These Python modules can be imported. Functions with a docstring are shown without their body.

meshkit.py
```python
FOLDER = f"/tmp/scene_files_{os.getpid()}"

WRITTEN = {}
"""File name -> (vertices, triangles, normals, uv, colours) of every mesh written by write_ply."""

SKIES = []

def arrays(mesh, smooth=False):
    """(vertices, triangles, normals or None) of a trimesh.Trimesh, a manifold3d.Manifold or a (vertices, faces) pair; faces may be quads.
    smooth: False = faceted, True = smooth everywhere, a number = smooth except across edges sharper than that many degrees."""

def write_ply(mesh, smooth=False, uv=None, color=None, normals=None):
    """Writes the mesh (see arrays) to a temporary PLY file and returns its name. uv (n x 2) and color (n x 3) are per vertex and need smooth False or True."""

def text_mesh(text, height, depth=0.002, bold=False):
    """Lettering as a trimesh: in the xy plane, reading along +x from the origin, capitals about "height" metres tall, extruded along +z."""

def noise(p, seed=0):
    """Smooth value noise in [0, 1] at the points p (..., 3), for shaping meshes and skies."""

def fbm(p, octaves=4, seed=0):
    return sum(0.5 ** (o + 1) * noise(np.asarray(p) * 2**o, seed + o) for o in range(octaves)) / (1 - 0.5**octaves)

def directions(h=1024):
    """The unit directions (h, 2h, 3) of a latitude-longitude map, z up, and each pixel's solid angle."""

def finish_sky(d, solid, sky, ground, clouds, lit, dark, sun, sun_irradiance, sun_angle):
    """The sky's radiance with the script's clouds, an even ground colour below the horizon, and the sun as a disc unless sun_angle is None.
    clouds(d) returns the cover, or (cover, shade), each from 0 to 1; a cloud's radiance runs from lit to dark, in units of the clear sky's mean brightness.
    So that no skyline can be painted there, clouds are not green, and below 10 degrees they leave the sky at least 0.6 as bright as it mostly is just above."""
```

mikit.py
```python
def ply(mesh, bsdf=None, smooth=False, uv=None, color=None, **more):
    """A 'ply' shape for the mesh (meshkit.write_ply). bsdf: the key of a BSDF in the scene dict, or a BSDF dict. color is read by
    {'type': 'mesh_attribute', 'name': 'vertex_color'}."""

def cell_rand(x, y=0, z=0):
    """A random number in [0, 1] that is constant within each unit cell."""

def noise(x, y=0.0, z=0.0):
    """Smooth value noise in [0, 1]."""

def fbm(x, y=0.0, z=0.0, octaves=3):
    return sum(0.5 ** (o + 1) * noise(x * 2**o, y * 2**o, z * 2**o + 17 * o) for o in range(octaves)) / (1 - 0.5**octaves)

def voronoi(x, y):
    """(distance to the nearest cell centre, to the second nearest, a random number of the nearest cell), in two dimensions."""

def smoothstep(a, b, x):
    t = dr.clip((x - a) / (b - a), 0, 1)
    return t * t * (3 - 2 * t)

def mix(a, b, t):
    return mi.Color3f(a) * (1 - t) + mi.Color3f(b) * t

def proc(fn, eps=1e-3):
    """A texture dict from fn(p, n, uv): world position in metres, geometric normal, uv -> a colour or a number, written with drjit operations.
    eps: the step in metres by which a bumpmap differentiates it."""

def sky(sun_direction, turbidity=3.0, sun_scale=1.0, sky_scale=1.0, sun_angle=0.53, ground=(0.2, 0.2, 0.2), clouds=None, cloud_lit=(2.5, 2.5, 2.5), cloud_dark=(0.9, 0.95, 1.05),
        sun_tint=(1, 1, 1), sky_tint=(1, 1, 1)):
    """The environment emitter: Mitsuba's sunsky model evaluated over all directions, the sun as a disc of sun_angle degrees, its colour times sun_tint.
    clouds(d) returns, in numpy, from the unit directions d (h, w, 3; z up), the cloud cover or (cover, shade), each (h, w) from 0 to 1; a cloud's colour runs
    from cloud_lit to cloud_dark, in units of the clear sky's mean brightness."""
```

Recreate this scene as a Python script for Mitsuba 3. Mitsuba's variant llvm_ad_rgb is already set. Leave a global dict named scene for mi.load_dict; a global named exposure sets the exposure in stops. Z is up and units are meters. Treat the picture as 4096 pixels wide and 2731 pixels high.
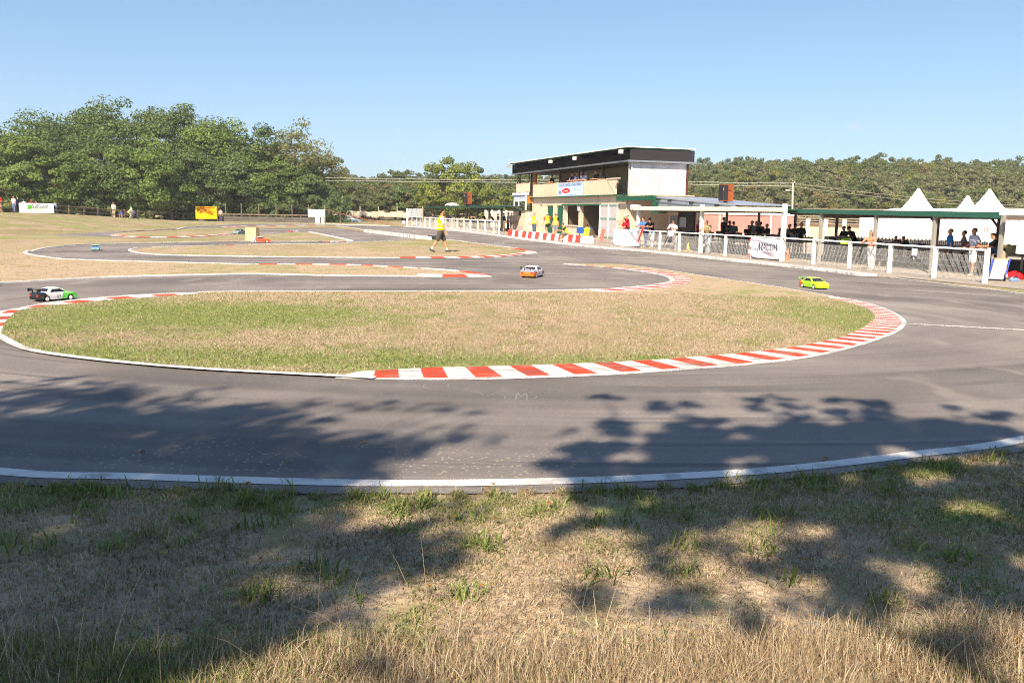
# A model-car race track on a hot late-summer afternoon. Units are metres, z is up, the camera stands at the origin and looks along +y.
import math
import numpy as np
import trimesh
import manifold3d as m3
import shapely
import drjit as dr
from shapely.geometry import Polygon, LineString, Point, box as sbox
import mitsuba as mi
import mikit
import meshkit
from meshkit import text_mesh

T = mi.ScalarTransform4f
scene, labels = {'type': 'scene'}, {}

# ---------------------------------------------------------------- camera, sky, exposure
FOCAL, EYE, HORIZON, ROLL = 3500.0, 1.85, 850.0, 0.015        # in pixels of the 4096 x 2731 photograph
PITCH = math.atan((1365.5 - HORIZON) / FOCAL)
FWD = np.array([0, math.cos(PITCH), -math.sin(PITCH)])
UP0, RT0 = np.array([0, math.sin(PITCH), math.cos(PITCH)]), np.array([1.0, 0, 0])
RIGHT = RT0 * math.cos(ROLL) + UP0 * math.sin(ROLL)
UP = UP0 * math.cos(ROLL) - RT0 * math.sin(ROLL)
CAM = np.array([0, 0, EYE])
scene['camera'] = {'type': 'perspective', 'fov': 2 * math.degrees(math.atan(2048 / FOCAL)), 'fov_axis': 'x', 'near_clip': 0.05, 'far_clip': 3000.0,
                   'to_world': T().look_at(CAM.tolist(), (CAM + FWD).tolist(), UP.tolist())}
exposure = 2.66
SUN_EL, SUN_AZ = math.radians(39), math.radians(-17)             # behind the camera, a little to its left
SUN = np.array([math.sin(SUN_AZ) * math.cos(SUN_EL), -math.cos(SUN_AZ) * math.cos(SUN_EL), math.sin(SUN_EL)])


def wisp(d):
    """One small pale cloud low in the sky."""
    az, el = np.arctan2(d[..., 0], d[..., 1]), np.arcsin(np.clip(d[..., 2], -1, 1))
    q = np.stack([az * 120, el * 300, el * 0], -1)
    return np.clip(np.exp(-((az - 0.362) / 0.008) ** 2 - ((el - 0.094) / 0.0022) ** 2) * (0.25 + 0.9 * meshkit.fbm(q, 3)), 0, 0.75)


scene['sky'] = mikit.sky(SUN.tolist(), turbidity=2.6, sun_scale=1.0, sky_scale=0.74, clouds=wisp, cloud_lit=(2.2, 2.2, 2.25), sun_tint=(0.98, 1.0, 1.07), sky_tint=(0.94, 1.0, 1.07), ground=(0.20, 0.18, 0.13))


# ---------------------------------------------------------------- measuring: from a point of the photograph to a point of the place
def sstep(a, b, x):
    t = np.clip((np.asarray(x, float) - a) / (b - a), 0, 1)
    return t * t * (3 - 2 * t)


def ground_z(x, y):
    """Height of the terrain: the pit side lies a little lower, a bank rises on the left, wooded hills close the view."""
    x, y = np.asarray(x, float), np.asarray(y, float)
    u = 0.961 * x + 0.276 * y
    z = -0.2 * sstep(8, 22, u) * (1 - sstep(50, 70, y))
    z = z + 1.1 * (1 - sstep(88, 128, y)) * sstep(-33, -51, x) * sstep(25, 45, y)
    az = x / np.maximum(y, 1)
    hill = 4.9 + 7.4 * sstep(0.05, 0.30, az) - 2.0 * sstep(-0.05, -0.5, az)
    return z + hill * sstep(150, 285, y)


def ray(px, py):
    return FWD + RIGHT * (px - 2048) / FOCAL + UP * (1365.5 - py) / FOCAL


def G(px, py):
    """The ground point that stands at this pixel of the photograph."""
    r, z = ray(px, py), 0.0
    for _ in range(40):
        q = CAM + r * ((z - EYE) / r[2])
        z = float(ground_z(q[0], q[1]))
    return np.array([q[0], q[1], z])


def atY(px, py, y):
    r = ray(px, py)
    return CAM + r * (y / r[1])


# the club house and the pit lane share a frame: A runs along the front (away from us), B runs into the depth
HA = np.array([-0.31, 0.951, 0]) / math.hypot(0.31, 0.951)
HB = np.array([HA[1], -HA[0], 0])
HO = np.array([8.35, 63.3, 0])
HM = np.eye(4)
HM[:3, 0], HM[:3, 1], HM[:3, 3] = HB, HA, HO                      # local (B, A, z) -> world


def W(a, b, z=0.0):
    return HO + HA * a + HB * b + np.array([0, 0, z])


def onB(px, py, b):
    """(A, z, world point) of the point on the plane B = b that stands at this pixel."""
    r = ray(px, py)
    q = CAM + r * (np.dot(W(0, b) - CAM, HB) / np.dot(r, HB))
    return float(np.dot(q - HO, HA)), q[2], q


# ---------------------------------------------------------------- adding things
def lin(c):
    """sRGB 0..255 (or a hex string) to linear."""
    if isinstance(c, str):
        c = [int(c[i:i + 2], 16) for i in (1, 3, 5)]
    c = np.asarray(c, float) / 255
    return np.where(c < 0.04045, c / 12.92, ((c + 0.055) / 1.055) ** 2.4)


def numbered(key):
    if key not in USED:
        USED.add(key)
        return key
    n = 1
    while f'{key}_{n:03d}' in USED:
        n += 1
    USED.add(f'{key}_{n:03d}')
    return f'{key}_{n:03d}'


USED = set()


def tag(key, label=None, cat=None, group=None, kind=None):
    labels[key] = {k: v for k, v in (('label', label), ('category', cat), ('group', group), ('kind', kind)) if v}
    return key


def thing(name, label, cat, group=None):
    return tag(numbered(name), label, cat, group)


def obj(name, mesh, mat, parent=None, color=None, smooth=False, to_world=None, label=None, cat=None, group=None, kind=None):
    """One entry of the scene. color: a linear colour for every vertex, or one per vertex."""
    key = numbered((parent + '__' if parent else '') + name)
    if isinstance(mesh, dict):
        d = dict(mesh)
    elif color is not None:
        if smooth is not False and smooth is not True:
            v, f, nrm = meshkit.arrays(mesh, smooth)
            d = {'type': 'ply', 'filename': meshkit.write_ply((v, f), False, None, tint(color, len(v)), normals=nrm), 'face_normals': False, 'bsdf': {'type': 'ref', 'id': mat}}
        else:
            v, f, _ = meshkit.arrays(mesh)
            d = mikit.ply((v, f), mat, smooth, color=tint(color, len(v)))
    else:
        d = mikit.ply(mesh, mat, smooth)
    if to_world is not None:
        d['to_world'] = T(np.asarray(to_world, float).tolist()) if not isinstance(to_world, mi.ScalarTransform4f) else to_world
    scene[key] = d
    if label or cat or group or kind:
        tag(key, label, cat, group, kind)
    return key


def tint(color, n):
    color = np.asarray(color, float)
    return np.tile(color, (n, 1)) if color.ndim == 1 else color


def struct(name, mesh, mat, label, parent=None, **more):
    return obj(name, mesh, mat, parent, label=label if not parent else None, kind=None if parent else 'structure', **more)


def cat_mesh(parts):
    return trimesh.util.concatenate(parts)


def box(x0, x1, y0, y1, z0, z1):
    m = trimesh.creation.box((abs(x1 - x0), abs(y1 - y0), abs(z1 - z0)))
    m.apply_translation(((x0 + x1) / 2, (y0 + y1) / 2, (z0 + z1) / 2))
    return m


def hbox(a0, a1, b0, b1, z0, z1):
    """A box in the frame of the club house."""
    m = box(b0, b1, a0, a1, z0, z1)
    m.apply_transform(HM)
    return m


def bar(p, q, r, n=8):
    """A round bar from p to q."""
    return trimesh.creation.cylinder(r, segment=[np.asarray(p, float), np.asarray(q, float)], sections=n)


def beam(p, q, w, h):
    """A square bar from p to q, w wide and h high."""
    p, q = np.asarray(p, float), np.asarray(q, float)
    d = q - p
    L = np.linalg.norm(d)
    d = d / L
    s = np.cross(d, [0, 0, 1]) if abs(d[2]) < 0.95 else np.array([1.0, 0, 0])
    s /= np.linalg.norm(s)
    u = np.cross(s, d)
    m = trimesh.creation.box((w, L, h))
    M = np.eye(4)
    M[:3, 0], M[:3, 1], M[:3, 2], M[:3, 3] = s, d, u, (p + q) / 2
    m.apply_transform(M)
    return m


def tube(points, radii, n=7):
    """A tapering tube along a polyline."""
    points = np.asarray(points, float)
    d = np.gradient(points, axis=0)
    d /= np.linalg.norm(d, axis=1, keepdims=True)
    s = np.cross(d, [0.13, 0.21, 0.97])
    bad = np.linalg.norm(s, axis=1) < 0.2
    s[bad] = np.cross(d[bad], [1, 0, 0])
    s /= np.linalg.norm(s, axis=1, keepdims=True)
    u = np.cross(d, s)
    t = np.arange(n) * 2 * math.pi / n
    v = points[:, None] + np.asarray(radii, float).reshape(-1, 1, 1) * (s[:, None] * np.cos(t)[None, :, None] + u[:, None] * np.sin(t)[None, :, None])
    i, j = np.meshgrid(np.arange(len(points) - 1), np.arange(n), indexing='ij')
    a, b = (i * n + j).ravel(), (i * n + (j + 1) % n).ravel()
    f = np.vstack([np.stack([a, b, b + n], 1), np.stack([a, b + n, a + n], 1)])
    return trimesh.Trimesh(v.reshape(-1, 3), f, process=False)


def place(mesh, loc, yaw=0.0, scale=1.0):
    m = mesh.copy()
    m.apply_transform(xf(loc, yaw, scale))
    return m


def xf(loc, yaw=0.0, scale=1.0):
    c, s = math.cos(yaw) * scale, math.sin(yaw) * scale
    return np.array([[c, -s, 0, loc[0]], [s, c, 0, loc[1]], [0, 0, scale, loc[2]], [0, 0, 0, 1.0]])


def drape(poly, dz, cell=2.0, zf=ground_z, skirt=0.0):
    """A polygon of the plan laid on the terrain dz above it, cut along a grid so that it follows the ground."""
    x0, y0, x1, y1 = poly.bounds
    vs, fs, n = [], [], 0
    for i in range(int(math.floor(x0 / cell)), int(math.ceil(x1 / cell))):
        for j in range(int(math.floor(y0 / cell)), int(math.ceil(y1 / cell))):
            c = sbox(i * cell, j * cell, (i + 1) * cell, (j + 1) * cell)
            if not poly.intersects(c):
                continue
            q = poly.intersection(c)
            for g in getattr(q, 'geoms', [q]):
                if g.geom_type != 'Polygon' or g.area < 1e-5:
                    continue
                v, f = trimesh.creation.triangulate_polygon(g, engine='earcut')
                vs.append(v)
                fs.append(np.asarray(f) + n)
                n += len(v)
    v, f = np.vstack(vs), np.vstack(fs)
    a, b, c = (v[f[:, k]] for k in range(3))
    flip = ((b - a)[:, 0] * (c - a)[:, 1] - (b - a)[:, 1] * (c - a)[:, 0]) < 0
    f[flip] = f[flip][:, ::-1]
    out = trimesh.Trimesh(np.column_stack([v, zf(v[:, 0], v[:, 1]) + dz]), f, process=False)
    if skirt:
        parts = [out]
        for g in getattr(poly, 'geoms', [poly]):
            for ring in [g.exterior, *g.interiors]:
                r = np.array(ring.segmentize(cell).coords)[:, :2]
                z = zf(r[:, 0], r[:, 1]) + dz
                m = len(r)
                w = np.vstack([np.column_stack([r, z]), np.column_stack([r, z - skirt])])
                i = np.arange(m - 1)
                parts.append(trimesh.Trimesh(w, np.vstack([np.stack([i, i + m, i + m + 1], 1), np.stack([i, i + m + 1, i + 1], 1)]), process=False))
        out = cat_mesh(parts)
    return out


def curve(points, step=0.3):
    """A smooth curve through the points (Catmull-Rom), resampled."""
    p = np.asarray(points, float)[:, :2]
    q = np.vstack([2 * p[0] - p[1], p, 2 * p[-1] - p[-2]])
    out = []
    for k in range(1, len(q) - 2):
        n = max(2, int(np.linalg.norm(q[k + 1] - q[k]) / step))
        t = (np.arange(n) / n)[:, None]
        a, b, c, d = q[k - 1], q[k], q[k + 1], q[k + 2]
        out.append(0.5 * (2 * b + (c - a) * t + (2 * a - 5 * b + 4 * c - d) * t ** 2 + (3 * b - a - 3 * c + d) * t ** 3))
    return np.vstack([*out, p[-1:]])


def ground_curve(pix, step=0.3):
    return curve([G(*p) if not isinstance(p, np.ndarray) else p for p in pix], step)


def offset_pts(c, d):
    """The curve moved d to its right-hand side."""
    t = np.gradient(c, axis=0)
    t /= np.linalg.norm(t, axis=1, keepdims=True) + 1e-12
    return c + d * np.column_stack([t[:, 1], -t[:, 0]])


def ribbon(l, r, dzl, dzr, zf=ground_z):
    """A strip between two curves of equal length."""
    n = len(l)
    v = np.vstack([np.column_stack([l, zf(l[:, 0], l[:, 1]) + dzl]), np.column_stack([r, zf(r[:, 0], r[:, 1]) + dzr])])
    i = np.arange(n - 1)
    f = np.vstack([np.stack([i, i + n, i + n + 1], 1), np.stack([i, i + n + 1, i + 1], 1)])
    a, b, c = (v[f[0, k]] for k in range(3))
    if np.cross(b - a, c - a)[2] < 0:
        f = f[:, ::-1]
    return trimesh.Trimesh(v, f, process=False)
# ---------------------------------------------------------------- materials
VC = {'type': 'mesh_attribute', 'name': 'vertex_color'}
scene['paint'] = {'type': 'twosided', 'bsdf': {'type': 'principled', 'base_color': VC, 'roughness': 0.55, 'specular': 0.4}}
scene['cloth'] = {'type': 'twosided', 'bsdf': {'type': 'diffuse', 'reflectance': VC}}
scene['lacquer'] = {'type': 'twosided', 'bsdf': {'type': 'principled', 'base_color': VC, 'roughness': 0.28, 'specular': 0.6, 'clearcoat': 0.7, 'clearcoat_gloss': 0.85}}
scene['steel'] = {'type': 'twosided', 'bsdf': {'type': 'principled', 'base_color': VC, 'roughness': 0.38, 'metallic': 0.65}}
scene['leaf'] = {'type': 'principledthin', 'base_color': VC, 'diff_trans': 0.7, 'roughness': 0.55, 'spec_trans': 0.0, 'eta': 1.35}
scene['blade'] = {'type': 'principledthin', 'base_color': VC, 'diff_trans': 0.5, 'roughness': 0.6, 'spec_trans': 0.0, 'eta': 1.3}
scene['window_glass'] = {'type': 'thindielectric', 'int_ior': 1.5}
rgb = lambda *c: {'type': 'rgb', 'value': [float(x) for x in c]}
noise, fbm, smoothstep, mix = mikit.noise, mikit.fbm, mikit.smoothstep, mikit.mix


def green_patches(x, y, exp=np.exp):
    """Where the turf is still green: large patches of the place itself."""
    g = 1.0 * exp(-((x + 4.2) / 2.6) * ((x + 4.2) / 2.6) - ((y - 15.2) / 2.0) * ((y - 15.2) / 2.0))
    g = g + 0.55 * exp(-((x + 7.2) / 1.8) * ((x + 7.2) / 1.8) - ((y - 14.5) / 3.0) * ((y - 14.5) / 3.0))
    g = g + 0.62 * exp(-((y - 10.6) / 0.8) * ((y - 10.7) / 0.9)) + 0.68 * exp(-((x - 6.4) / 1.2) * ((x - 6.4) / 1.2) - ((y - 15.5) / 3.5) * ((y - 15.5) / 3.5))
    g = g + 0.35 * exp(-((x + 0.5) / 3.0) * ((x + 0.5) / 3.0) - ((y - 18.8) / 0.8) * ((y - 18.8) / 0.8))
    g = g + 0.22 * exp(-((y - 5.35) / 0.28) * ((y - 5.35) / 0.28)) + 0.4 * exp(-((x + 2.5) / 1.3) * ((x + 2.5) / 1.3) - ((y - 3.0) / 0.6) * ((y - 3.0) / 0.6))
    return g


def turf(p, n, uv):
    x, y = p.x, p.y
    far = smoothstep(25.0, 60.0, y)
    fine = fbm(x * 16, y * 16, 3.3, octaves=3)
    mid = fbm(x * 2.3 + 7, y * 1.7, 0.5, octaves=4)
    big = fbm(x * 0.33 + 3, y * 0.24 + 1, 0.2, octaves=3)
    g = green_patches(x, y, dr.exp) + (big - 0.5) * 0.9 + (mid - 0.5) * 1.35 + (fine - 0.5) * 0.5
    mott = fbm(x * 0.85 + 11, y * 0.6 + 3, 1.7, octaves=4)
    g = smoothstep(0.0, 0.72, g + 0.10 + far * (0.17 + 3.0 * (mott - 0.5)))
    dry = mix((0.37, 0.285, 0.195), (0.48, 0.385, 0.275), smoothstep(0.3, 0.7, fine))
    dry = mix(dry, (0.30, 0.205, 0.125), 0.55 * smoothstep(0.52, 0.72, mid))
    dry = mix(dry, (0.33, 0.275, 0.185), 0.55 * far)
    grn = mix((0.17, 0.22, 0.07), (0.28, 0.325, 0.115), smoothstep(0.25, 0.75, fine))
    dry = mix(dry, (0.27, 0.20, 0.125), 0.75 * far * smoothstep(0.47, 0.62, fbm(x * 0.7, y * 0.55 + 9, 4.1, octaves=4)))
    return mix(dry, grn, g * (0.92 - 0.22 * far))


def turf_height(p, n, uv):
    return fbm(p.x * 14, p.y * 14, 0.0, octaves=3) * 0.035


scene['turf'] = {'type': 'bumpmap', 'arbitrary': {**mikit.proc(turf_height, 0.004)}, 'scale': 1.0, 'bsdf': {'type': 'diffuse', 'reflectance': mikit.proc(turf)}}


def asphalt(p, n, uv):
    x, y = p.x, p.y
    grain = noise(x * 210, y * 210, 1.0)
    grain2 = noise(x * 70, y * 70, 5.0)
    patch = fbm(x * 0.55, y * 0.42, 2.0, octaves=4)
    # the bends are polished along the line the cars take: streaks that follow the lane
    r = dr.sqrt((x - 0.4) * (x - 0.4) * 0.42 + (y - 16.5) * (y - 16.5))
    streak = fbm(r * 5.5, dr.atan2(y - 16.5, x) * 1.4, 4.0, octaves=4)
    c = mix((0.128, 0.116, 0.109), (0.196, 0.178, 0.166), smoothstep(0.28, 0.72, patch))
    c = c * (0.76 + 0.46 * streak) * (0.78 + 0.22 * grain + 0.22 * grain2)
    c = mix(c, (0.05, 0.05, 0.052), 0.55 * smoothstep(0.56, 0.74, streak) * smoothstep(0.35, 0.7, patch))
    band = smoothstep(0.42, 0.62, fbm(r * 1.3 + 2, dr.atan2(y - 16.5, x) * 0.5, 8.0, octaves=3))
    c = c * (1.08 - 0.26 * band)
    c = mix(c, (0.23, 0.21, 0.185), 0.5 * smoothstep(0.62, 0.8, fbm(x * 1.7 + 5, y * 0.9, 6.0, octaves=4)))
    # pale spots of lichen and grit, thickest by the outer edge
    d1, _, w = mikit.voronoi(x * 19 + 2.5 * fbm(x * 3, y * 3, 1.0), y * 15)
    near = smoothstep(0.52, 0.70, fbm(x * 0.9 + 3, y * 1.1, 7.0, octaves=3)) * smoothstep(7.6, 6.2, y)
    spot = smoothstep(0.26, 0.14, d1) * smoothstep(0.55, 0.72, w) * near
    c = mix(c, (0.33, 0.31, 0.22), 0.85 * spot)
    d2, _, w2 = mikit.voronoi(x * 7 + 4, y * 7)
    grit = smoothstep(0.07, 0.04, d2) * smoothstep(0.55, 0.6, w2)
    return mix(c, (0.36, 0.34, 0.30), 0.35 * grit)


def asphalt_height(p, n, uv):
    return noise(p.x * 120, p.y * 120, 2.0) * 0.0025


scene['asphalt'] = {'type': 'bumpmap', 'arbitrary': {**mikit.proc(asphalt_height, 0.002)}, 'scale': 1.0,
                    'bsdf': {'type': 'principled', 'base_color': mikit.proc(asphalt), 'roughness': 0.72, 'specular': 0.35}}


def worn(a, b, amount, scuff=0.0, streak=0.0):
    def fn(p, n, uv):
        w = fbm(p.x * 6, p.y * 6, p.z * 6, octaves=4)
        s = noise(p.x * 60, p.y * 60, p.z * 60)
        c = mix(a, b, amount * smoothstep(0.46, 0.75, w) * (0.55 + 0.6 * s))
        if scuff:      # rubber marks
            c = mix(c, (0.10, 0.095, 0.09), scuff * smoothstep(0.54, 0.72, fbm(p.x * 1.6 + p.y * 5, p.y * 7 - p.x * 2, 2.0, octaves=4)))
        if streak:     # rain streaks and patches on upright walls
            c = mix(c, b, streak * smoothstep(0.45, 0.75, fbm(p.x * 3.1, p.y * 3.1, p.z * 0.35, octaves=4)))
        return c
    return fn


scene['line_white'] = {'type': 'twosided', 'bsdf': {'type': 'diffuse', 'reflectance': mikit.proc(worn((0.72, 0.72, 0.70), (0.33, 0.32, 0.30), 0.75))}}
scene['kerb_white'] = {'type': 'twosided', 'bsdf': {'type': 'diffuse', 'reflectance': mikit.proc(worn((0.74, 0.73, 0.70), (0.42, 0.40, 0.36), 0.7, 0.45))}}
scene['kerb_red'] = {'type': 'twosided', 'bsdf': {'type': 'diffuse', 'reflectance': mikit.proc(worn((0.60, 0.085, 0.05), (0.46, 0.19, 0.14), 0.9, 0.45))}}
scene['concrete'] = {'type': 'twosided', 'bsdf': {'type': 'diffuse', 'reflectance': mikit.proc(worn((0.42, 0.38, 0.33), (0.26, 0.23, 0.19), 0.9))}}
scene['render_coat'] = {'type': 'twosided', 'bsdf': {'type': 'diffuse', 'reflectance': mikit.proc(worn((0.80, 0.62, 0.46), (0.62, 0.46, 0.33), 0.5, 0.0, 0.55))}}


def old_wood(p, n, uv):
    s = fbm(p.x * 3, p.y * 3, p.z * 30, octaves=3)
    return mix((0.17, 0.125, 0.09), (0.30, 0.24, 0.18), smoothstep(0.3, 0.7, s))


scene['old_wood'] = {'type': 'twosided', 'bsdf': {'type': 'diffuse', 'reflectance': mikit.proc(old_wood)}}


def bark(p, n, uv):
    s = fbm(p.x * 9, p.y * 9, p.z * 2.2, octaves=3)
    return mix((0.055, 0.042, 0.032), (0.16, 0.13, 0.10), smoothstep(0.3, 0.7, s))


scene['bark'] = {'type': 'twosided', 'bsdf': {'type': 'diffuse', 'reflectance': mikit.proc(bark)}}


def white_cladding(p, n, uv):
    s = fbm(p.x * 2.5, p.y * 2.5, p.z * 0.5, octaves=3)
    return mix((0.66, 0.66, 0.70), (0.50, 0.50, 0.53), smoothstep(0.4, 0.7, s))


scene['white_cladding'] = {'type': 'twosided', 'bsdf': {'type': 'principled', 'base_color': mikit.proc(white_cladding), 'roughness': 0.5, 'specular': 0.3}}
WHITE, CREAM, GREEN_P, GREY = lin('#e6e6e4'), lin('#e8dfc6'), lin('#16503c'), lin('#8a8d8e')
# ---------------------------------------------------------------- terrain
def axis(a, b, fine0, fine1, step, coarse):
    left = np.arange(a, fine0, coarse)
    right = np.arange(fine1 + coarse, b + coarse, coarse)
    return np.concatenate([left, np.arange(fine0, fine1 + step / 2, step), right])


gx, gy = axis(-620, 620, -60, 40, 2.0, 20.0), axis(-60, 900, -4, 136, 2.0, 14.0)
X, Y = np.meshgrid(gx, gy)
V = np.column_stack([X.ravel(), Y.ravel(), ground_z(X, Y).ravel()])
i, j = np.meshgrid(np.arange(len(gy) - 1), np.arange(len(gx) - 1), indexing='ij')
k = (i * len(gx) + j).ravel()
struct('ground', trimesh.Trimesh(V, np.vstack([np.stack([k, k + 1, k + 1 + len(gx)], 1), np.stack([k, k + 1 + len(gx), k + len(gx)], 1)]), process=False), 'turf',
       'dry summer grassland around the track, rising to wooded hills', smooth=True)

# the track: one sheet of asphalt, the grass islands lie on it
near_line_px = [(0, 1893), (522, 1912), (1045, 1930), (1567, 1940), (2090, 1935), (2612, 1917), (3135, 1883), (3657, 1823), (4096, 1762)]
near_line = np.vstack([[(-12.2, 20.0), (-13.3, 17), (-12.4, 13.2), (-10.2, 10.0), (-7.6, 7.75), (-5.6, 6.55)], [G(*p)[:2] for p in near_line_px], [(7.0, 9.0), (10, 12.4), (12.6, 17), (14.0, 21)]])
near_line = curve(near_line, 0.2)
near_edge = offset_pts(near_line, 0.22)
rng = np.random.default_rng(5)
near_edge = near_edge + 0.07 * np.column_stack([np.zeros(len(near_edge)), meshkit.fbm(np.column_stack([near_edge * 3.1, near_edge[:, :1] * 0]), 3) - 0.5]) * 2
right_line_px = [(4096, 1176), (3851, 1146), (3596, 1115), (3452, 1100)]
right_line = curve([(14.1, 21.4), *[G(*p)[:2] for p in right_line_px]], 0.3)
pit_kerb_px = [(3452, 1107), (3160, 1072), (2900, 1044), (2700, 1022), (2542, 1006), (2363, 991), (2200, 973), (2100, 961), (2036, 953), (1951, 941), (1868, 931), (1781, 922), (1700, 914), (1613, 907)]
top_px = [(1613, 906), (1500, 903), (1400, 901), (1283, 897), (1006, 898), (950, 900), (850, 905), (748, 910), (716, 914), (600, 921), (486, 925), (446, 927), (383, 930), (266, 936), (219, 941), (203, 944)]
lane2_tip_px = [(226, 948), (174, 993), (122, 1005), (105, 1013), (131, 1022)]
outline = np.vstack([near_edge, [(14.6, 21.2)], offset_pts(right_line, 0.25), [G(*p)[:2] for p in pit_kerb_px], [G(*p)[:2] for p in top_px], [G(*p)[:2] for p in lane2_tip_px]])
track = Polygon(outline).buffer(0)
struct('track', drape(track, 0.012), 'asphalt', 'grey asphalt of the winding model car race track')

# the concrete apron of the pits
apron = Polygon([G(*p)[:2] for p in pit_kerb_px][::-1] + [W(-33, -5.4)[:2], W(-46, -4.6)[:2], W(-46, 24)[:2], W(52, 24)[:2], W(50, -6.5)[:2]]).buffer(0)
struct('pavement', drape(apron, 0.02, 3.0), 'concrete', 'pale concrete pavement of the pits beside the track')


def island(name, px, label, dz=0.024):
    poly = Polygon([tuple(G(*p)[:2]) for p in px]).buffer(0)
    struct(name, drape(poly, dz, 2.0, skirt=0.03), 'turf', label)
    return poly


# big near island: track-side boundary, clockwise from the left end
big_near_px = [(0, 1352), (105, 1404), (296, 1436), (522, 1461), (784, 1483), (1045, 1498), (1342, 1513)]
big_grass_right_px = [(1342, 1511), (1449, 1493), (1538, 1489), (1743, 1477), (1925, 1474), (2115, 1469), (2297, 1462), (2490, 1454), (2651, 1445), (2732, 1438), (2875, 1427), (3003, 1415), (3119, 1402),
                      (3208, 1389), (3291, 1371), (3357, 1356), (3419, 1332), (3455, 1314), (3476, 1299), (3496, 1281), (3499, 1267), (3493, 1256), (3470, 1240), (3422, 1222), (3369, 1207), (3315, 1195)]
straight_line_px = [(3315, 1186), (3180, 1163), (3072, 1145), (2900, 1119), (2730, 1093), (2600, 1074), (2488, 1059)]
hair_in_px = [(2250, 1058), (2430, 1072), (2566, 1089), (2649, 1104), (2678, 1119), (2672, 1128), (2614, 1139), (2527, 1148), (2440, 1155), (2309, 1160), (2180, 1163), (2048, 1166)]      # track side
hair_out_px = [(2250, 1056), (2422, 1070), (2566, 1078), (2671, 1092), (2744, 1108), (2766, 1124), (2740, 1139), (2680, 1150), (2600, 1159), (2492, 1168), (2392, 1170), (2362, 1166)]     # grass side
back_line_px = [(2362, 1163), (2180, 1166), (2048, 1168), (1500, 1169), (1024, 1170), (792, 1173)]
left_out_px = [(792, 1172), (714, 1173), (522, 1182), (348, 1196), (240, 1207), (152, 1219), (65, 1236), (0, 1248)]       # kerb, track side
left_in_px = [(792, 1179), (714, 1184), (605, 1193), (496, 1200), (388, 1208), (287, 1219), (161, 1231), (77, 1247), (54, 1260), (24, 1289)]
left_tip = [(8, 1320)]
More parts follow.
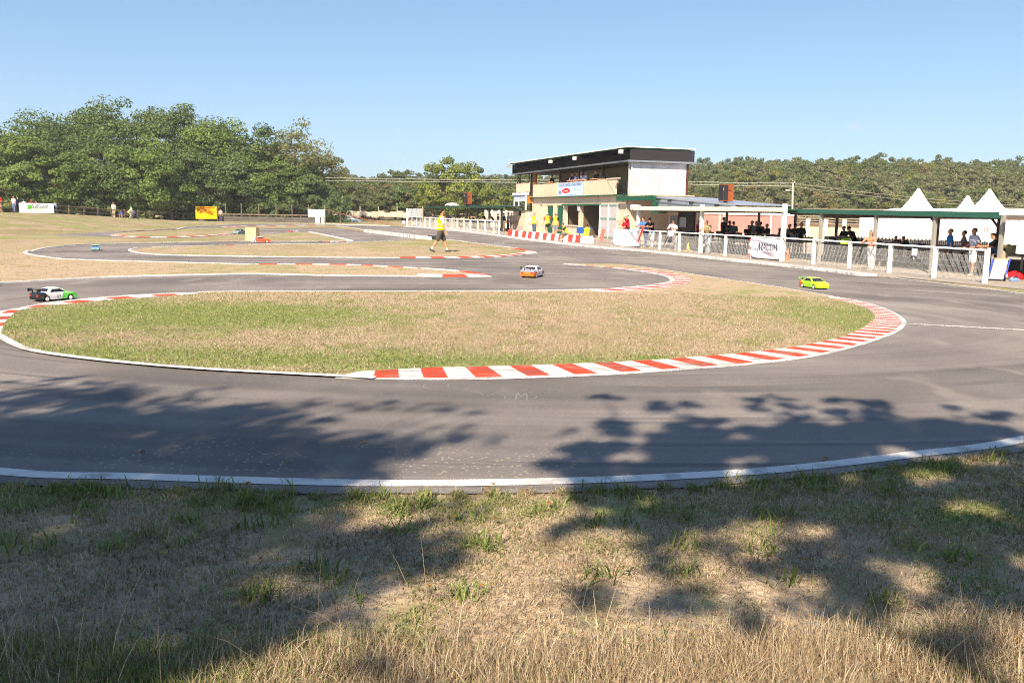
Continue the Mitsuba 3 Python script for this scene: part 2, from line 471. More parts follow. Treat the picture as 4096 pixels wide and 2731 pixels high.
big_poly = island('grass_island', big_near_px + big_grass_right_px + straight_line_px + [(2440, 1056), (2366, 1058)] + hair_out_px + back_line_px + left_in_px + left_tip, 'large near grass island, dry in the middle and green at its left end')
thin_px = [(1024, 1097), (1356, 1104), (1664, 1106), (1800, 1106), (1960, 1106), (1927, 1096), (1846, 1086), (1757, 1079), (1646, 1072), (1579, 1068), (1446, 1061), (1223, 1057), (1000, 1058), (827, 1056), (653, 1051), (435, 1046),
           (261, 1039), (174, 1029), (131, 1021), (105, 1013), (0, 1040), (-60, 1090), (-40, 1137), (0, 1133), (218, 1121), (435, 1110), (653, 1104)]
island('grass_island', thin_px, 'thin grass tongue between the two lanes behind the near island')
mid_px = [(522, 1001), (544, 1009), (610, 1017), (740, 1022), (1024, 1027), (1312, 1030), (1601, 1033), (1757, 1033), (1917, 1031), (2036, 1024), (2100, 1012), (2107, 1003), (2006, 988), (1917, 977), (1806, 962), (1709, 956),
          (1573, 966), (1456, 970), (1350, 976), (1000, 980), (849, 985), (610, 990), (544, 997)]
island('grass_island', mid_px, 'grass island under the walking marshal')
far_px = [(379, 977), (653, 972), (1024, 966), (1272, 966), (1396, 965), (1230, 929), (1166, 930), (1113, 936), (1032, 940), (960, 939), (880, 945), (800, 951), (720, 954), (600, 955), (500, 952), (436, 950), (320, 948),
          (234, 947), (205, 945), (150, 970), (122, 1006), (174, 994), (261, 984)]
island('grass_island', far_px, 'grass island around the beige board box')
top_isl_px = [(436, 941), (500, 947), (560, 949), (640, 950), (720, 949), (800, 946), (880, 941), (945, 932), (1027, 917), (1155, 914), (1261, 912), (1346, 913), (1400, 919), (1378, 907), (1304, 902), (985, 907), (896, 911),
              (726, 918), (705, 921), (600, 925), (486, 931)]
island('grass_island', top_isl_px, 'farthest grass island between striped kerbs')
island('grass_island', [(1346, 906), (1477, 923), (1709, 956), (1709, 960), (1454, 929), (1378, 917), (1340, 911)], 'narrow grass strip under the low white wall')


# ---------------------------------------------------------------- painted lines
def wall_profile(c, w, h, side=1, dz=0.0):
    """A low wall of rectangular section along a curve."""
    d = offset_pts(c, side * w)
    m = cat_mesh([ribbon(c, d, dz + h, dz + h), ribbon(c, c + (c - d) * 1e-3, dz + h, -0.02), ribbon(d, d + (d - c) * 1e-3, dz + h, -0.02)])
    caps = []
    for e in (0, -1):
        z0 = float(ground_z(*c[e])) - 0.02
        q = np.array([[*c[e], z0], [*d[e], z0], [*d[e], z0 + h + dz + 0.02], [*c[e], z0 + h + dz + 0.02]])
        caps.append(trimesh.Trimesh(q, [[0, 1, 2], [0, 2, 3]], process=False))
    return cat_mesh([m, *caps])


def line(name, c, width, label, dz=0.017, wob=0.0):
    h = width / 2
    struct(name, ribbon(offset_pts(c, h), offset_pts(c, -h), dz, dz), 'line_white', label)


# the farther edges are low white concrete borders
def border(px, width, label, h=0.055):
    c = ground_curve(px)
    struct('edge_border', cat_mesh([wall_profile(c, width * 0.85, h * 0.65, 1)]), 'line_white', label)


line('edge_line', near_line, 0.145, 'broad white line along the near edge of the asphalt')
line('edge_line', ground_curve([(-30, 1335), *big_near_px, (1500, 1521)]), 0.12, 'white line along the near side of the large island', 0.036)
border(straight_line_px, 0.13, 'white line between the main straight and the large island', 0.03)
border(back_line_px, 0.13, 'white line along the back of the large island', 0.05)
line('edge_line', right_line, 0.12, 'white line below the right end of the pit fence')
line('edge_line', ground_curve([(3625, 1298), (3860, 1310), (4096, 1323), (4300, 1334)]), 0.13, 'thin white line across the track from the kerb to the right')
line('edge_line', ground_curve([(2155, 1009), (2310, 1008), (2470, 1006)]), 0.10, 'white line across the main straight')
border([(-45, 1138), (0, 1134), (218, 1121.5), (435, 1110.5), (653, 1104.5), (1024, 1098), (1356, 1105), (1664, 1107)], 0.13, 'white line along the near side of the thin grass tongue', 0.06)
border([(122, 1006), (107, 1013), (131, 1021), (174, 1028), (261, 1038), (435, 1045), (653, 1050), (827, 1055), (960, 1058)], 0.16, 'white edge of the far hairpin at the left', 0.06)
border([(122, 1006), (174, 994), (261, 984), (379, 977), (653, 972), (1024, 966), (1397, 965)], 0.14, 'white line below the board box island', 0.06)
border([(552, 995), (524, 1001), (544, 1010), (610, 1018), (740, 1023), (1024, 1028), (1312, 1031), (1601, 1034)], 0.14, 'white line below the island of the walking marshal', 0.06)
border([(610, 989), (849, 984), (1000, 979), (1350, 975), (1456, 969), (1573, 965)], 0.14, 'white line above the island of the walking marshal', 0.06)
border([(1709, 957), (1806, 961), (1917, 976), (2006, 987), (2080, 996)], 0.16, 'white line between the main straight and the marshal island', 0.06)
border([(1397, 965), (1310, 945), (1230, 929)], 0.3, 'pale edge of the triangular island at its right', 0.08)
border([(1166, 930), (1032, 939)], 0.14, 'pale edge of the board box island at its top', 0.06)
border([(1346, 905), (1400, 911), (1477, 923), (1560, 934)], 0.16, 'white line along the left side of the main straight', 0.06)
border([(705, 920), (726, 914), (750, 910), (850, 905), (950, 900), (1100, 897.5), (1283, 896.5), (1400, 900), (1560, 904)], 0.16, 'white line along the far edge of the track', 0.1)


# grid boxes on the main straight
for k, (x0, y0, x1, y1) in enumerate([(1795, 952, 1850, 951), (1830, 944, 1868, 943), (1878, 944, 1914, 943), (1975, 974, 2022, 972), (2036, 960, 2075, 963), (2250, 988, 2298, 987), (1600, 918, 1622, 917), (1640, 925, 1662, 924), (1655, 931, 1690, 932)]):
    line('grid_mark', ground_curve([(x0, y0), (x1, y1)]), 0.13, 'short worn white grid mark on the main straight')
for k in range(len([q for q in USED if q.startswith('grid_mark')])):
    q = 'grid_mark' + (f'_{k:03d}' if k else '')
    labels[q]['group'] = 'worn grid marks on the main straight'

# faint chalk scribbles in front of the near kerb
chalk = []
for s in ([(1735, 1534), (1700, 1541), (1696, 1553), (1722, 1560), (1760, 1560)], [(1830, 1532), (1795, 1540), (1800, 1556), (1850, 1563), (1880, 1553)], [(1850, 1563), (1905, 1572), (1935, 1585)],
          [(1950, 1588), (1985, 1578), (2020, 1590), (2010, 1604), (1970, 1600)], [(2062, 1605), (2070, 1575), (2085, 1592), (2105, 1578), (2108, 1608)], [(2140, 1570), (2115, 1576), (2148, 1592), (2120, 1603)]):
    c = ground_curve(s, 0.04)
    chalk.append(ribbon(offset_pts(c, 0.006), offset_pts(c, -0.006), 0.0145, 0.0145))
struct('chalk_scribble', cat_mesh(chalk), 'cloth', 'faint chalk scribbles on the asphalt before the near kerb', color=(0.24, 0.235, 0.23))


# ---------------------------------------------------------------- kerbs: a white band along the track, then red and white blocks that rise to the grass
def resample(c, n, f=None):
    s = np.concatenate([[0], np.cumsum(np.linalg.norm(np.diff(c, axis=0), axis=1))])
    t = np.linspace(0, 1, n) if f is None else f
    return np.column_stack([np.interp(t * s[-1], s, c[:, k]) for k in range(2)]), s[-1]


def kerb(track_px, grass_px, label, block=0.33, band=0.2, rise=0.045, first=0, plain=(0, 0)):
    """plain: how many blocks at each end stay white."""
    c, d = ground_curve(track_px, 0.15), ground_curve(grass_px, 0.15)
    _, L = resample(d, 2)
    _, L2 = resample(c, 2)
    b0, b1 = block if isinstance(block, tuple) else (block, block)
    n = max(4, int(round(max(L, L2) / ((b0 + b1) / 2))))
    sub = 4
    frac = np.linspace(0, 1, n * sub + 1)
    w_ = np.interp((frac[1:] + frac[:-1]) / 2, [0, 0.25, 0.7, 1], [b0, b0, b1, b1])
    frac = np.concatenate([[0], np.cumsum(w_) / w_.sum()])
    # pair the two edges: each grass-side station with the nearest point of the track side, in order
    cc, _ = resample(c, 600)
    dd, _ = resample(d, n * sub + 1, frac)
    idx = np.array([np.argmin(((cc - q) ** 2).sum(1)) for q in dd], float)
    t = frac * 599
    idx = np.maximum.accumulate(0.75 * idx + 0.25 * t)
    idx[0], idx[-1] = 0, 599
    tt, _ = resample(c, len(idx), idx / 599)
    ends = np.minimum(1, np.minimum(np.arange(len(idx)), np.arange(len(idx))[::-1]) / (1.5 * sub))
    top = 0.018 + rise * ends
    key = tag(numbered('kerb'), label, kind='structure')
    mid = tt + (dd - tt) * band
    zb = 0.018 + rise * band * ends
    obj('white_band', ribbon(tt, mid, 0.016, zb), 'kerb_white', key)
    back = ribbon(dd, dd + (dd - mid) * 0.02, top, 0.0)
    obj('back_edge', back, 'kerb_white', key)
    for b in range(n):
        s = slice(b * sub, b * sub + sub + 1)
        red = (b + first) % 2 == 0 and plain[0] <= b < n - plain[1]
        obj('painted_block', ribbon(mid[s], dd[s], zb[s], top[s]), 'kerb_red' if red else 'kerb_white', key)
    return key


near_track_px = [(1342, 1519), (1538, 1523), (1836, 1524), (2133, 1517), (2431, 1505), (2696, 1487), (2934, 1469), (3113, 1451), (3291, 1424), (3440, 1386), (3529, 1356), (3589, 1332), (3621, 1305), (3625, 1289), (3607, 1270),
                 (3559, 1243), (3470, 1213), (3380, 1195), (3310, 1184)]
kerb(near_track_px, big_grass_right_px, 'long red and white kerb around the right end of the large near island', (0.29, 0.17), 0.15, 0.010, 0, (2, 1))
kerb(hair_in_px[:11], hair_out_px, 'red and white kerb of the hairpin by the main straight', 0.42, 0.22, 0.014, 1, (3, 2))
kerb(left_out_px + [(-22, 1262), (-36, 1290), (-30, 1318), (-8, 1344)], left_in_px + [(12, 1312), (6, 1340)], 'red and white kerb at the left end of the large near island', 0.50, 0.34, 0.008, 1, (1, 1))


def stripe_kerb(px, label, width=0.35, block=0.5, first=0, side=1):
    c = ground_curve(px, 0.15)
    _, L = resample(c, 2)
    n = max(2, int(round(L / block)))
    c, _ = resample(c, n * 2 + 1)
    d = offset_pts(c, side * width)
    key = tag(numbered('kerb'), label, kind='structure')
    for b in range(n):
        s = slice(b * 2, b * 2 + 3)
        m = cat_mesh([ribbon(c[s], d[s], 0.032, 0.055), ribbon(d[s], d[s] + (d[s] - c[s]) * 0.02, 0.055, 0.0), ribbon(c[s], c[s] + (c[s] - d[s]) * 0.02, 0.032, 0.0)])
        obj('painted_block', m, 'kerb_red' if (b + first) % 2 == 0 else 'kerb_white', key)


stripe_kerb([(958, 1058), (1000, 1058), (1223, 1058), (1446, 1061.5), (1579, 1068.5), (1646, 1072), (1700, 1075)], 'red and white kerb along the far side of the thin grass tongue', 0.38, 0.62, 1)
stripe_kerb([(1700, 1075), (1757, 1079), (1846, 1086), (1900, 1092), (1940, 1099), (1966, 1106)], 'pale red kerb at the tip of the thin grass tongue', 0.3, 9.0, 1)
stripe_kerb([(1966, 1108), (1890, 1110), (1800, 1110), (1664, 1108)], 'short red and white kerb before the tip of the thin grass tongue', 0.55, 0.75, 1)
stripe_kerb([(1601, 1034), (1757, 1034.5), (1917, 1032), (2036, 1026), (2107, 1019)], 'red and white kerb along the near side of the marshal island', 0.45, 0.62, 0, -1)
stripe_kerb([(2107, 1019), (2140, 1015), (2155, 1013), (2140, 1008), (2107, 1001), (2080, 996)], 'white kerb at the right tip of the marshal island', 0.5, 9.0, 1, -1)
stripe_kerb([(438, 940), (446, 944), (500, 948), (560, 950), (640, 951), (720, 950), (800, 947), (880, 942), (930, 936)], 'red and white kerb below the farthest grass island', 0.5, 1.05, 1, -1)
stripe_kerb([(705, 920), (640, 922), (560, 925), (486, 928)], 'red and white kerb above the farthest grass island at its left', 0.4, 1.3, 0, -1)
stripe_kerb([(896, 911), (985, 906), (1100, 904), (1200, 903), (1304, 902)], 'distant red and white kerb along the far lane', 0.5, 1.7, 1, -1)
stripe_kerb([(1397, 966), (1340, 967), (1272, 968)], 'short red and white kerb below the triangular island', 0.4, 0.62, 1, -1)
stripe_kerb([(1155, 926), (1170, 931), (1190, 926)], 'small white kerb at the top of the triangular island', 0.7, 9.0, 1, -1)
stripe_kerb([(848, 983), (880, 982), (925, 981)], 'small white kerb above the marshal island', 0.4, 9.0, 1, 1)


# the pit side: a low white kerb wall
pit_curve = ground_curve([p for p in pit_kerb_px])
struct('pit_kerb', wall_profile(pit_curve, 0.55, 0.10, 1), 'kerb_white', 'low white concrete kerb between the main straight and the pits')
key = thing('low_wall', 'low white concrete wall on the grass strip left of the main straight', 'wall')
lw = ground_curve([(1454, 929), (1580, 945), (1709, 961)], 2.2)
for b in range(len(lw) - 1):
    seg = np.array([lw[b] + (lw[b + 1] - lw[b]) * 0.015, lw[b + 1]])
    obj('block', wall_profile(seg, 0.30, 0.24, -1), 'kerb_white', key)
# ---------------------------------------------------------------- the club house
def prism(poly_az, b0, b1):
    """A polygon in (A, z) extruded from B = b0 to b1."""
    m = trimesh.creation.extrude_polygon(Polygon(poly_az), abs(b1 - b0), engine='earcut')
    v = m.vertices.copy()
    w = HO + np.outer(v[:, 0], HA) + np.outer(min(b0, b1) + v[:, 2], HB)
    w[:, 2] += v[:, 1]
    m = trimesh.Trimesh(w, m.faces, process=False)
    m.fix_normals()
    return m


COAT, DARKGREEN, BLACK = lin('#d8b48e'), lin('#17543c'), (0.012, 0.012, 0.014)
h = thing('club_house', 'two-storey beige race control building with black fascia and an open drivers gallery', 'building')
P = lambda name, mesh, mat, color=None, parent=None, **k: obj(name, mesh, mat, parent or h, color=color, **k)
# ground floor: front wall with the openings cut out
front = sbox(0.4, 0.0, 21.25, 3.2)
for a0, a1, z0, z1 in ((15.8, 17.4, 0.02, 2.5), (13.35, 14.95, 0.02, 2.5), (9.6, 12.75, 0.85, 2.5), (5.35, 9.3, 0.02, 2.5)):
    front = front.difference(sbox(a0, z0, a1, z1))


def holed(poly, b0, b1):
    m = [trimesh.creation.extrude_polygon(g, b1 - b0, engine='earcut') for g in getattr(poly, 'geoms', [poly])]
    m = cat_mesh(m)
    w = HO + np.outer(m.vertices[:, 0], HA) + np.outer(b0 + m.vertices[:, 2], HB)
    w[:, 2] += m.vertices[:, 1]
    return trimesh.Trimesh(w, m.faces[:, ::-1], process=False)


P('wall', holed(front, 0.0, 0.22), 'render_coat')
P('wall', cat_mesh([hbox(0.4, 0.62, 0.22, 4.4, 0, 3.1), hbox(21.0, 21.25, 0.22, 4.4, 0, 3.2), hbox(0.62, 21.0, 4.2, 4.4, 0, 3.2)]), 'render_coat')
for a in (13.05, 9.34, 15.2):
    P('partition', hbox(a, a + 0.15, 0.22, 4.2, 0.06, 3.0), 'cloth', lin('#6b5b48'))
P('floor', hbox(0.62, 21, 0.22, 4.2, 0.02, 0.06), 'concrete')
P('ceiling', hbox(0.62, 21, 0.22, 4.2, 3.0, 3.12), 'cloth', lin('#6e655a'))
P('door', hbox(15.84, 17.36, 0.08, 0.14, 0.03, 2.47), 'paint', DARKGREEN)
P('door', hbox(13.4, 14.9, 0.08, 0.14, 0.03, 2.47), 'paint', DARKGREEN)
# folded white door of four panels against the wall
d = P('folding_door', hbox(1.95, 5.2, -0.10, -0.02, 0.06, 2.5), 'paint', lin('#b9b4b4'), label='pale grey folding door leaf in a white frame')
for a0, a1 in ((1.9, 2.03), (3.5, 3.66), (5.1, 5.26)):
    P('frame', hbox(a0, a1, -0.15, -0.09, 0.04, 2.56), 'paint', WHITE, d)
for z0 in (0.05, 1.45, 2.44):
    P('frame', hbox(1.9, 5.26, -0.145, -0.095, z0, z0 + 0.12), 'paint', lin('#7d9a90'), d)
P('lintel', hbox(5.2, 13.0, -0.28, -0.01, 2.5, 2.62), 'paint', DARKGREEN)
P('counter', hbox(9.6, 12.75, -0.12, 0.5, 0.80, 0.86), 'paint', lin('#cfc7b8'))
P('pillar', hbox(9.2, 9.58, -0.10, 0.0, 0, 2.48), 'render_coat')
P('shutter_box', hbox(9.15, 9.63, -0.20, -0.105, 2.05, 2.47), 'paint', lin('#b9bcc4'))
w = P('window', hbox(10.0, 11.9, 1.9, 1.94, 0.95, 2.3), 'paint', lin('#b8bcc0'), label='pale inner window behind the counter')
for a0 in (9.95, 10.9, 11.85):
    P('frame', hbox(a0, a0 + 0.09, 1.84, 1.9, 0.9, 2.35), 'paint', WHITE, w)
P('table', cat_mesh([hbox(5.9, 7.6, -0.9, -0.15, 0.70, 0.74), *[hbox(a, a + .05, b, b + .05, 0, .70) for a in (5.95, 7.5) for b in (-.85, -.25)]]), 'paint', lin('#3a3c40'))
P('ledge', hbox(-0.1, 21.6, -0.38, 0.05, 3.2, 3.27), 'paint', DARKGREEN)
P('floor_slab', hbox(0.0, 25.7, 0.05, 4.4, 3.13, 3.25), 'concrete')
# the gallery
par = Polygon([(2.5, 3.27), (21.0, 3.27), (21.0, 4.42), (2.25, 4.42), (2.3, 4.15), (2.65, 3.7)])
P('parapet', prism([(q[0], q[1]) for q in par.exterior.coords[:-1]], -0.10, 0.06), 'render_coat')
P('coping', hbox(2.1, 4.1, -0.18, 0.12, 4.42, 4.49), 'paint', lin('#cfc6b2'))
P('gallery_rail', cat_mesh([hbox(0.1, 2.4, -0.05, -0.01, z, z + 0.05) for z in (3.36, 3.75, 4.25)] + [hbox(a, a + 0.05, -0.05, -0.01, 3.27, 4.3) for a in (0.15, 1.2, 2.3)]), 'paint', lin('#1d2b26'))
P('back_wall', hbox(0.1, 21.2, 2.6, 2.72, 3.25, 5.6), 'cloth', lin('#a8977a'))
P('wood_panel', hbox(15.0, 20.2, 2.2, 2.28, 3.25, 5.5), 'old_wood')
P('wood_panel', hbox(20.9, 21.6, 0.1, 0.25, 3.25, 5.55), 'paint', lin('#9a4f1c'), label='orange brown wooden jamb of the booth')
P('pale_board', hbox(10.6, 13.6, 2.45, 2.55, 3.6, 5.3), 'paint', lin('#b9ad8a'))
for a in (1.0, 3.0, 4.4, 6.1, 7.9):
    P('window', hbox(a, a + 0.9, 2.52, 2.58, 4.35, 5.25), 'paint', lin('#a8946c'))
for a in (0.35, 5.2, 9.9, 14.4, 21.9, 25.3):
    P('post', hbox(a, a + 0.16, 0.02, 0.18, 3.25, 5.6), 'paint', lin('#2a211b'))
P('post', hbox(0.05, 0.2, -0.2, -0.05, 3.27, 5.58), 'paint', lin('#b8b8b6'), label='pale corner post by the white panel')
P('ceiling', hbox(0.1, 26.0, -0.3, 4.4, 5.56, 5.62), 'paint', lin('#3a302a'))
# booth at the far end
P('booth_wall', hbox(22.0, 25.6, -0.25, -0.05, 3.8, 4.62), 'render_coat')
P('booth_wall', hbox(25.45, 25.6, -0.05, 4.3, 3.25, 4.6), 'render_coat')
w = P('booth_window', cat_mesh([hbox(22.0, 25.5, -0.18, -0.08, 4.62, 4.7), hbox(22.0, 25.5, -0.18, -0.08, 5.45, 5.55), hbox(22.0, 22.12, -0.18, -0.08, 4.7, 5.45), hbox(25.38, 25.5, -0.18, -0.08, 4.7, 5.45)]), 'paint', lin('#3a2a20'))
P('pane', prism([(22.12, 4.7), (25.38, 4.7), (25.38, 5.45), (22.12, 5.45)], -0.135, -0.13), 'window_glass', None, w)
P('roof_cap', prism([(-0.5, 6.50), (26.6, 6.62), (26.6, 6.68), (-0.5, 6.56)], -0.72, 4.75), 'paint', lin('#dfe3df'))
P('roof_edge', prism([(-0.45, 6.45), (26.5, 6.57), (26.5, 6.615), (-0.45, 6.495)], -0.66, 4.7), 'paint', lin('#2c6a52'))
fm = []
ribs = np.arange(-0.3, 26.4, 0.30)
fm.append(prism([(-0.3, 5.62), (26.4, 5.62), (26.4, 6.51), (-0.3, 6.40)], -0.42, -0.36))
P('fascia', cat_mesh(fm), 'cloth', (0.006, 0.006, 0.007))
fs = [hbox(-0.36, -0.30, -0.36, 4.75, 5.62, 6.40)]
P('fascia', cat_mesh(fs), 'cloth', lin('#37363b'))
P('gutter', hbox(-0.5, 26.3, -0.52, -0.40, 5.52, 5.63), 'steel', lin('#8f959b'))
P('gutter', hbox(-0.50, -0.30, -0.52, 4.85, 5.50, 5.62), 'steel', lin('#a5a9b2'))
# white side panel of upright sheets
for n, b in enumerate(np.linspace(-0.06, 4.3, 7)[:-1]):
    P('panel', hbox(-0.06, 0.0, b + 0.006, b + 0.721, 3.28, 5.5), 'white_cladding')
P('corner_trim', hbox(-0.10, 0.02, 4.32, 4.46, 3.25, 5.5), 'paint', lin('#5a2a22'))
P('corner_trim', hbox(-0.12, -0.065, -0.12, -0.02, 3.25, 5.5), 'paint', WHITE)
P('sill', hbox(-0.35, 0.05, -0.3, 4.9, 3.14, 3.26), 'render_coat')
# floodlights under the roof edge
for a in (-0.05, 8.7, 14.2):
    f = P('floodlight', hbox(a, a + 0.34, -0.98, -0.76, 6.08, 6.34), 'paint', lin('#d5d8d8'))
    P('bracket', beam(W(a + 0.3, -0.74, 6.25), W(a + 0.3, -0.43, 6.38), 0.05, 0.05), 'paint', lin('#777777'), f)
P('camera_box', hbox(26.3, 26.6, -0.95, -0.6, 6.25, 6.50), 'paint', lin('#9aa0a0'))
P('downpipe', bar(W(0.52, -0.07, 0.0), W(0.52, -0.07, 3.15), 0.05, 8), 'paint', lin('#c9bda8'))
P('downpipe', bar(W(21.0, -0.07, 0.0), W(21.0, -0.07, 3.15), 0.05, 8), 'paint', lin('#c9bda8'))
P('wall_lamp', hbox(18.6, 18.9, -0.16, -0.01, 2.62, 2.8), 'paint', lin('#8a8d8e'))
P('cable', bar(W(2.6, -0.11, 3.3), W(4.0, -0.13, 4.3), 0.015, 5), 'paint', lin('#6d6256'))
# kiosk at the far end of the front
P('kiosk_wall', hbox(21.26, 24.9, -0.7, 0.0, 0.0, 2.0), 'render_coat')
P('kiosk_plinth', hbox(21.9, 24.92, -0.74, -0.70, 0.0, 0.62), 'paint', lin('#b3aaa0'))
P('kiosk_sill', hbox(21.15, 25.05, -0.85, 0.0, 2.0, 2.09), 'paint', DARKGREEN)
w = P('kiosk_window', cat_mesh([hbox(a, a + 0.13, -0.72, -0.62, 2.09, 3.0) for a in (21.3, 23.4, 24.75)] + [hbox(21.3, 24.88, -0.72, -0.62, 2.9, 3.02)]), 'paint', WHITE)
P('pane', hbox(21.43, 24.75, -0.66, -0.655, 2.09, 2.9), 'window_glass', None, w)
P('shutter', cat_mesh([hbox(21.3, 24.9, -0.70 + 0.01 * (i % 2), -0.64, 3.02 + 0.08 * i, 3.10 + 0.08 * i) for i in range(6)]), 'paint', lin('#b9bfce'))
P('shutter_box', hbox(21.2, 25.1, -0.82, -0.4, 3.5, 3.72), 'paint', lin('#dfe2e6'))
P('side_panel', hbox(21.24, 21.30, -0.6, -0.02, 2.72, 3.4), 'paint', lin('#c8722c'), label='orange board above the kiosk side window')
P('pane', hbox(21.255, 21.26, -0.6, -0.05, 2.12, 2.70), 'window_glass')
P('kiosk_post', hbox(21.26, 21.36, -0.70, -0.62, 2.09, 3.5), 'paint', WHITE)
P('kiosk_roof', hbox(21.2, 25.0, -0.4, 0.0, 3.42, 3.52), 'paint', lin('#2a3b33'))
P('kiosk_back', hbox(21.4, 24.8, 0.9, 1.0, 2.0, 3.4), 'cloth', lin('#5a5a4c'))
P('letter_box', hbox(22.6, 22.95, -0.85, -0.7, 1.55, 1.95), 'paint', (0.01, 0.01, 0.01))

# annex at the right: green canopy, white corrugated shed, dark recess
h2 = thing('annex', 'low annex with green edged canopy and white corrugated shed right of the race control building', 'building')
P2 = lambda name, mesh, mat, color=None, parent=None, **k: obj(name, mesh, mat, parent or h2, color=color, **k)
P2('fascia', hbox(-4.15, 1.55, -0.45, -0.36, 2.80, 3.12), 'paint', DARKGREEN)
P2('fascia', hbox(-4.15, -4.05, -0.36, 0.7, 1.95, 3.1), 'paint', DARKGREEN)
P2('canopy_roof', hbox(-4.1, 0.38, -0.40, 4.4, 3.0, 3.1), 'paint', lin('#54463a'))
P2('wall', hbox(-4.4, 0.38, 3.2, 3.4, 0, 2.9), 'render_coat')
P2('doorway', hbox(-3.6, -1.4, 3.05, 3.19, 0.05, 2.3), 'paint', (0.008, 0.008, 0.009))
P2('notice_board', hbox(-1.15, -0.15, 3.10, 3.18, 0.9, 1.8), 'paint', lin('#8d8f98'))
P2('poster', hbox(-2.6, -1.7, 3.02, 3.045, 1.0, 1.7), 'paint', lin('#a9adb0'))
shed = [prism([(-13.7, 2.02), (-4.16, 2.3), (-4.16, 2.98), (-13.7, 2.42)], -0.05, 0.0)]
P2('shed_wall', cat_mesh(shed), 'steel', lin('#c4c8d2'))
for k, (z0, z1) in enumerate(((2.42, 2.98), (2.30, 2.72))):
    P2('shed_batten', beam(W(-13.72, -0.09, z0 + 0.02 - 0.1 * k), W(-4.16, -0.09, z1 + 0.02 - 0.0 * k), 0.07, 0.09), 'steel', lin('#dadde4' if k == 0 else '#b0b8c0'))
P2('shed_roof', prism([(-13.9, 2.44), (-4.1, 3.02), (-4.1, 3.06), (-13.9, 2.48)], -0.12, 3.6), 'steel', lin('#b9bec8'))
for a, z in ((-4.6, 2.88), (-6.2, 2.80), (-9.0, 2.63), (-12.0, 2.46)):
    P2('spot_lamp', hbox(a, a + 0.14, -0.3, -0.1, z - 0.1, z + 0.04), 'paint', (0.02, 0.02, 0.02))
P2('end_lamp', hbox(-13.95, -13.7, -0.32, -0.08, 2.12, 2.36), 'paint', WHITE)

# club sign on the parapet
RV = -HA                                                     # reading direction of a sign that faces the track


def sheet(o, r, w, hgt, mat, name, parent, color=None, nx=2, nz=2, sag=lambda s, t: (0, 0), thick=0.006, **k):
    """A thin banner: o lower left corner, r reading direction; sag(s, t) = (push towards the viewer, push down) in metres."""
    r = np.asarray(r, float)
    nrm = np.cross(r, [0, 0, 1])
    s, t = np.meshgrid(np.linspace(0, 1, nx), np.linspace(0, 1, nz))
    out = []
    for side in (0, 1):
        v = []
        for a, b in zip(s.ravel(), t.ravel()):
            push, down = sag(a, b)
            v.append(o + r * a * w + np.array([0, 0, b * hgt - down]) + nrm * (push + (thick if side == 0 else 0)))
        out.append(v)
    v = np.array(out[0] + out[1])
    i, j = np.meshgrid(np.arange(nz - 1), np.arange(nx - 1), indexing='ij')
    a = (i * nx + j).ravel()
    f0 = np.vstack([np.stack([a, a + 1, a + nx + 1], 1), np.stack([a, a + nx + 1, a + nx], 1)])
    n = nx * nz
    f = np.vstack([f0, f0[:, ::-1] + n])
    ring = np.concatenate([np.arange(nx), np.arange(2, nz + 1) * nx - 1, (nz - 1) * nx + np.arange(nx - 2, -1, -1), np.arange(nz - 2, -1, -1) * nx])
    p, q = ring[:-1], ring[1:]
    f = np.vstack([f, np.stack([p, p + n, q + n], 1), np.stack([p, q + n, q], 1)])
    return obj(name, trimesh.Trimesh(v, f, process=False), mat, parent, color=color, **k)


def letters(text, o, r, hgt, width, at, parent, color, bold=False, sag=None, slab=(1, 1), name='lettering'):
    """Lettering on a sign: at = (x, z) of its lower left corner in metres from o; width: the text is squeezed to it."""
    m = text_mesh(text, hgt, 0.004, bold)
    if sag:
        m = m.subdivide_to_size(hgt * 0.3, max_iter=8)
    v = np.array(m.vertices)
    v[:, 0] = (v[:, 0] - v[:, 0].min()) * (width / np.ptp(v[:, 0]))
    r = np.asarray(r, float)
    nrm = np.cross(r, [0, 0, 1])
    x, z = at[0] + v[:, 0], at[1] + v[:, 1]
    w = o + np.outer(x, r) + np.outer((0.010 if sag else 0.008) + v[:, 2], nrm)
    w[:, 2] += z
    if sag:
        for k in range(len(w)):
            push, down = sag(x[k] / slab[0], z[k] / slab[1])
            w[k] += nrm * push - np.array([0, 0, down])
    return obj(name, trimesh.Trimesh(w, m.faces, process=False), 'cloth', parent, color=color)


def decal(o, r, pts, parent, color, name, lift=0.007, sag=None, slab=(1, 1)):
    """A flat printed shape on a sign, from a polygon in metres on its face."""
    r = np.asarray(r, float)
    nrm = np.cross(r, [0, 0, 1])
    v, f = trimesh.creation.triangulate_polygon(Polygon(pts).segmentize(0.15), engine='earcut')
    if sag:
        m = trimesh.Trimesh(np.column_stack([v, v[:, 0] * 0]), f, process=False).subdivide_to_size(0.12, max_iter=8)
        v, f = np.array(m.vertices)[:, :2], np.array(m.faces)
    w = o + np.outer(v[:, 0], r) + lift * nrm
    w[:, 2] += v[:, 1]
    if sag:
        for k in range(len(w)):
            push, down = sag(v[k, 0] / slab[0], v[k, 1] / slab[1])
            w[k] += nrm * push - np.array([0, 0, down])
    return obj(name, trimesh.Trimesh(w, f, process=False), 'cloth', parent, color=color)


def disc(cx, cz, rx, rz, n=20):
    return [(cx + rx * math.cos(t), cz + rz * math.sin(t)) for t in np.arange(n) * 2 * math.pi / n]


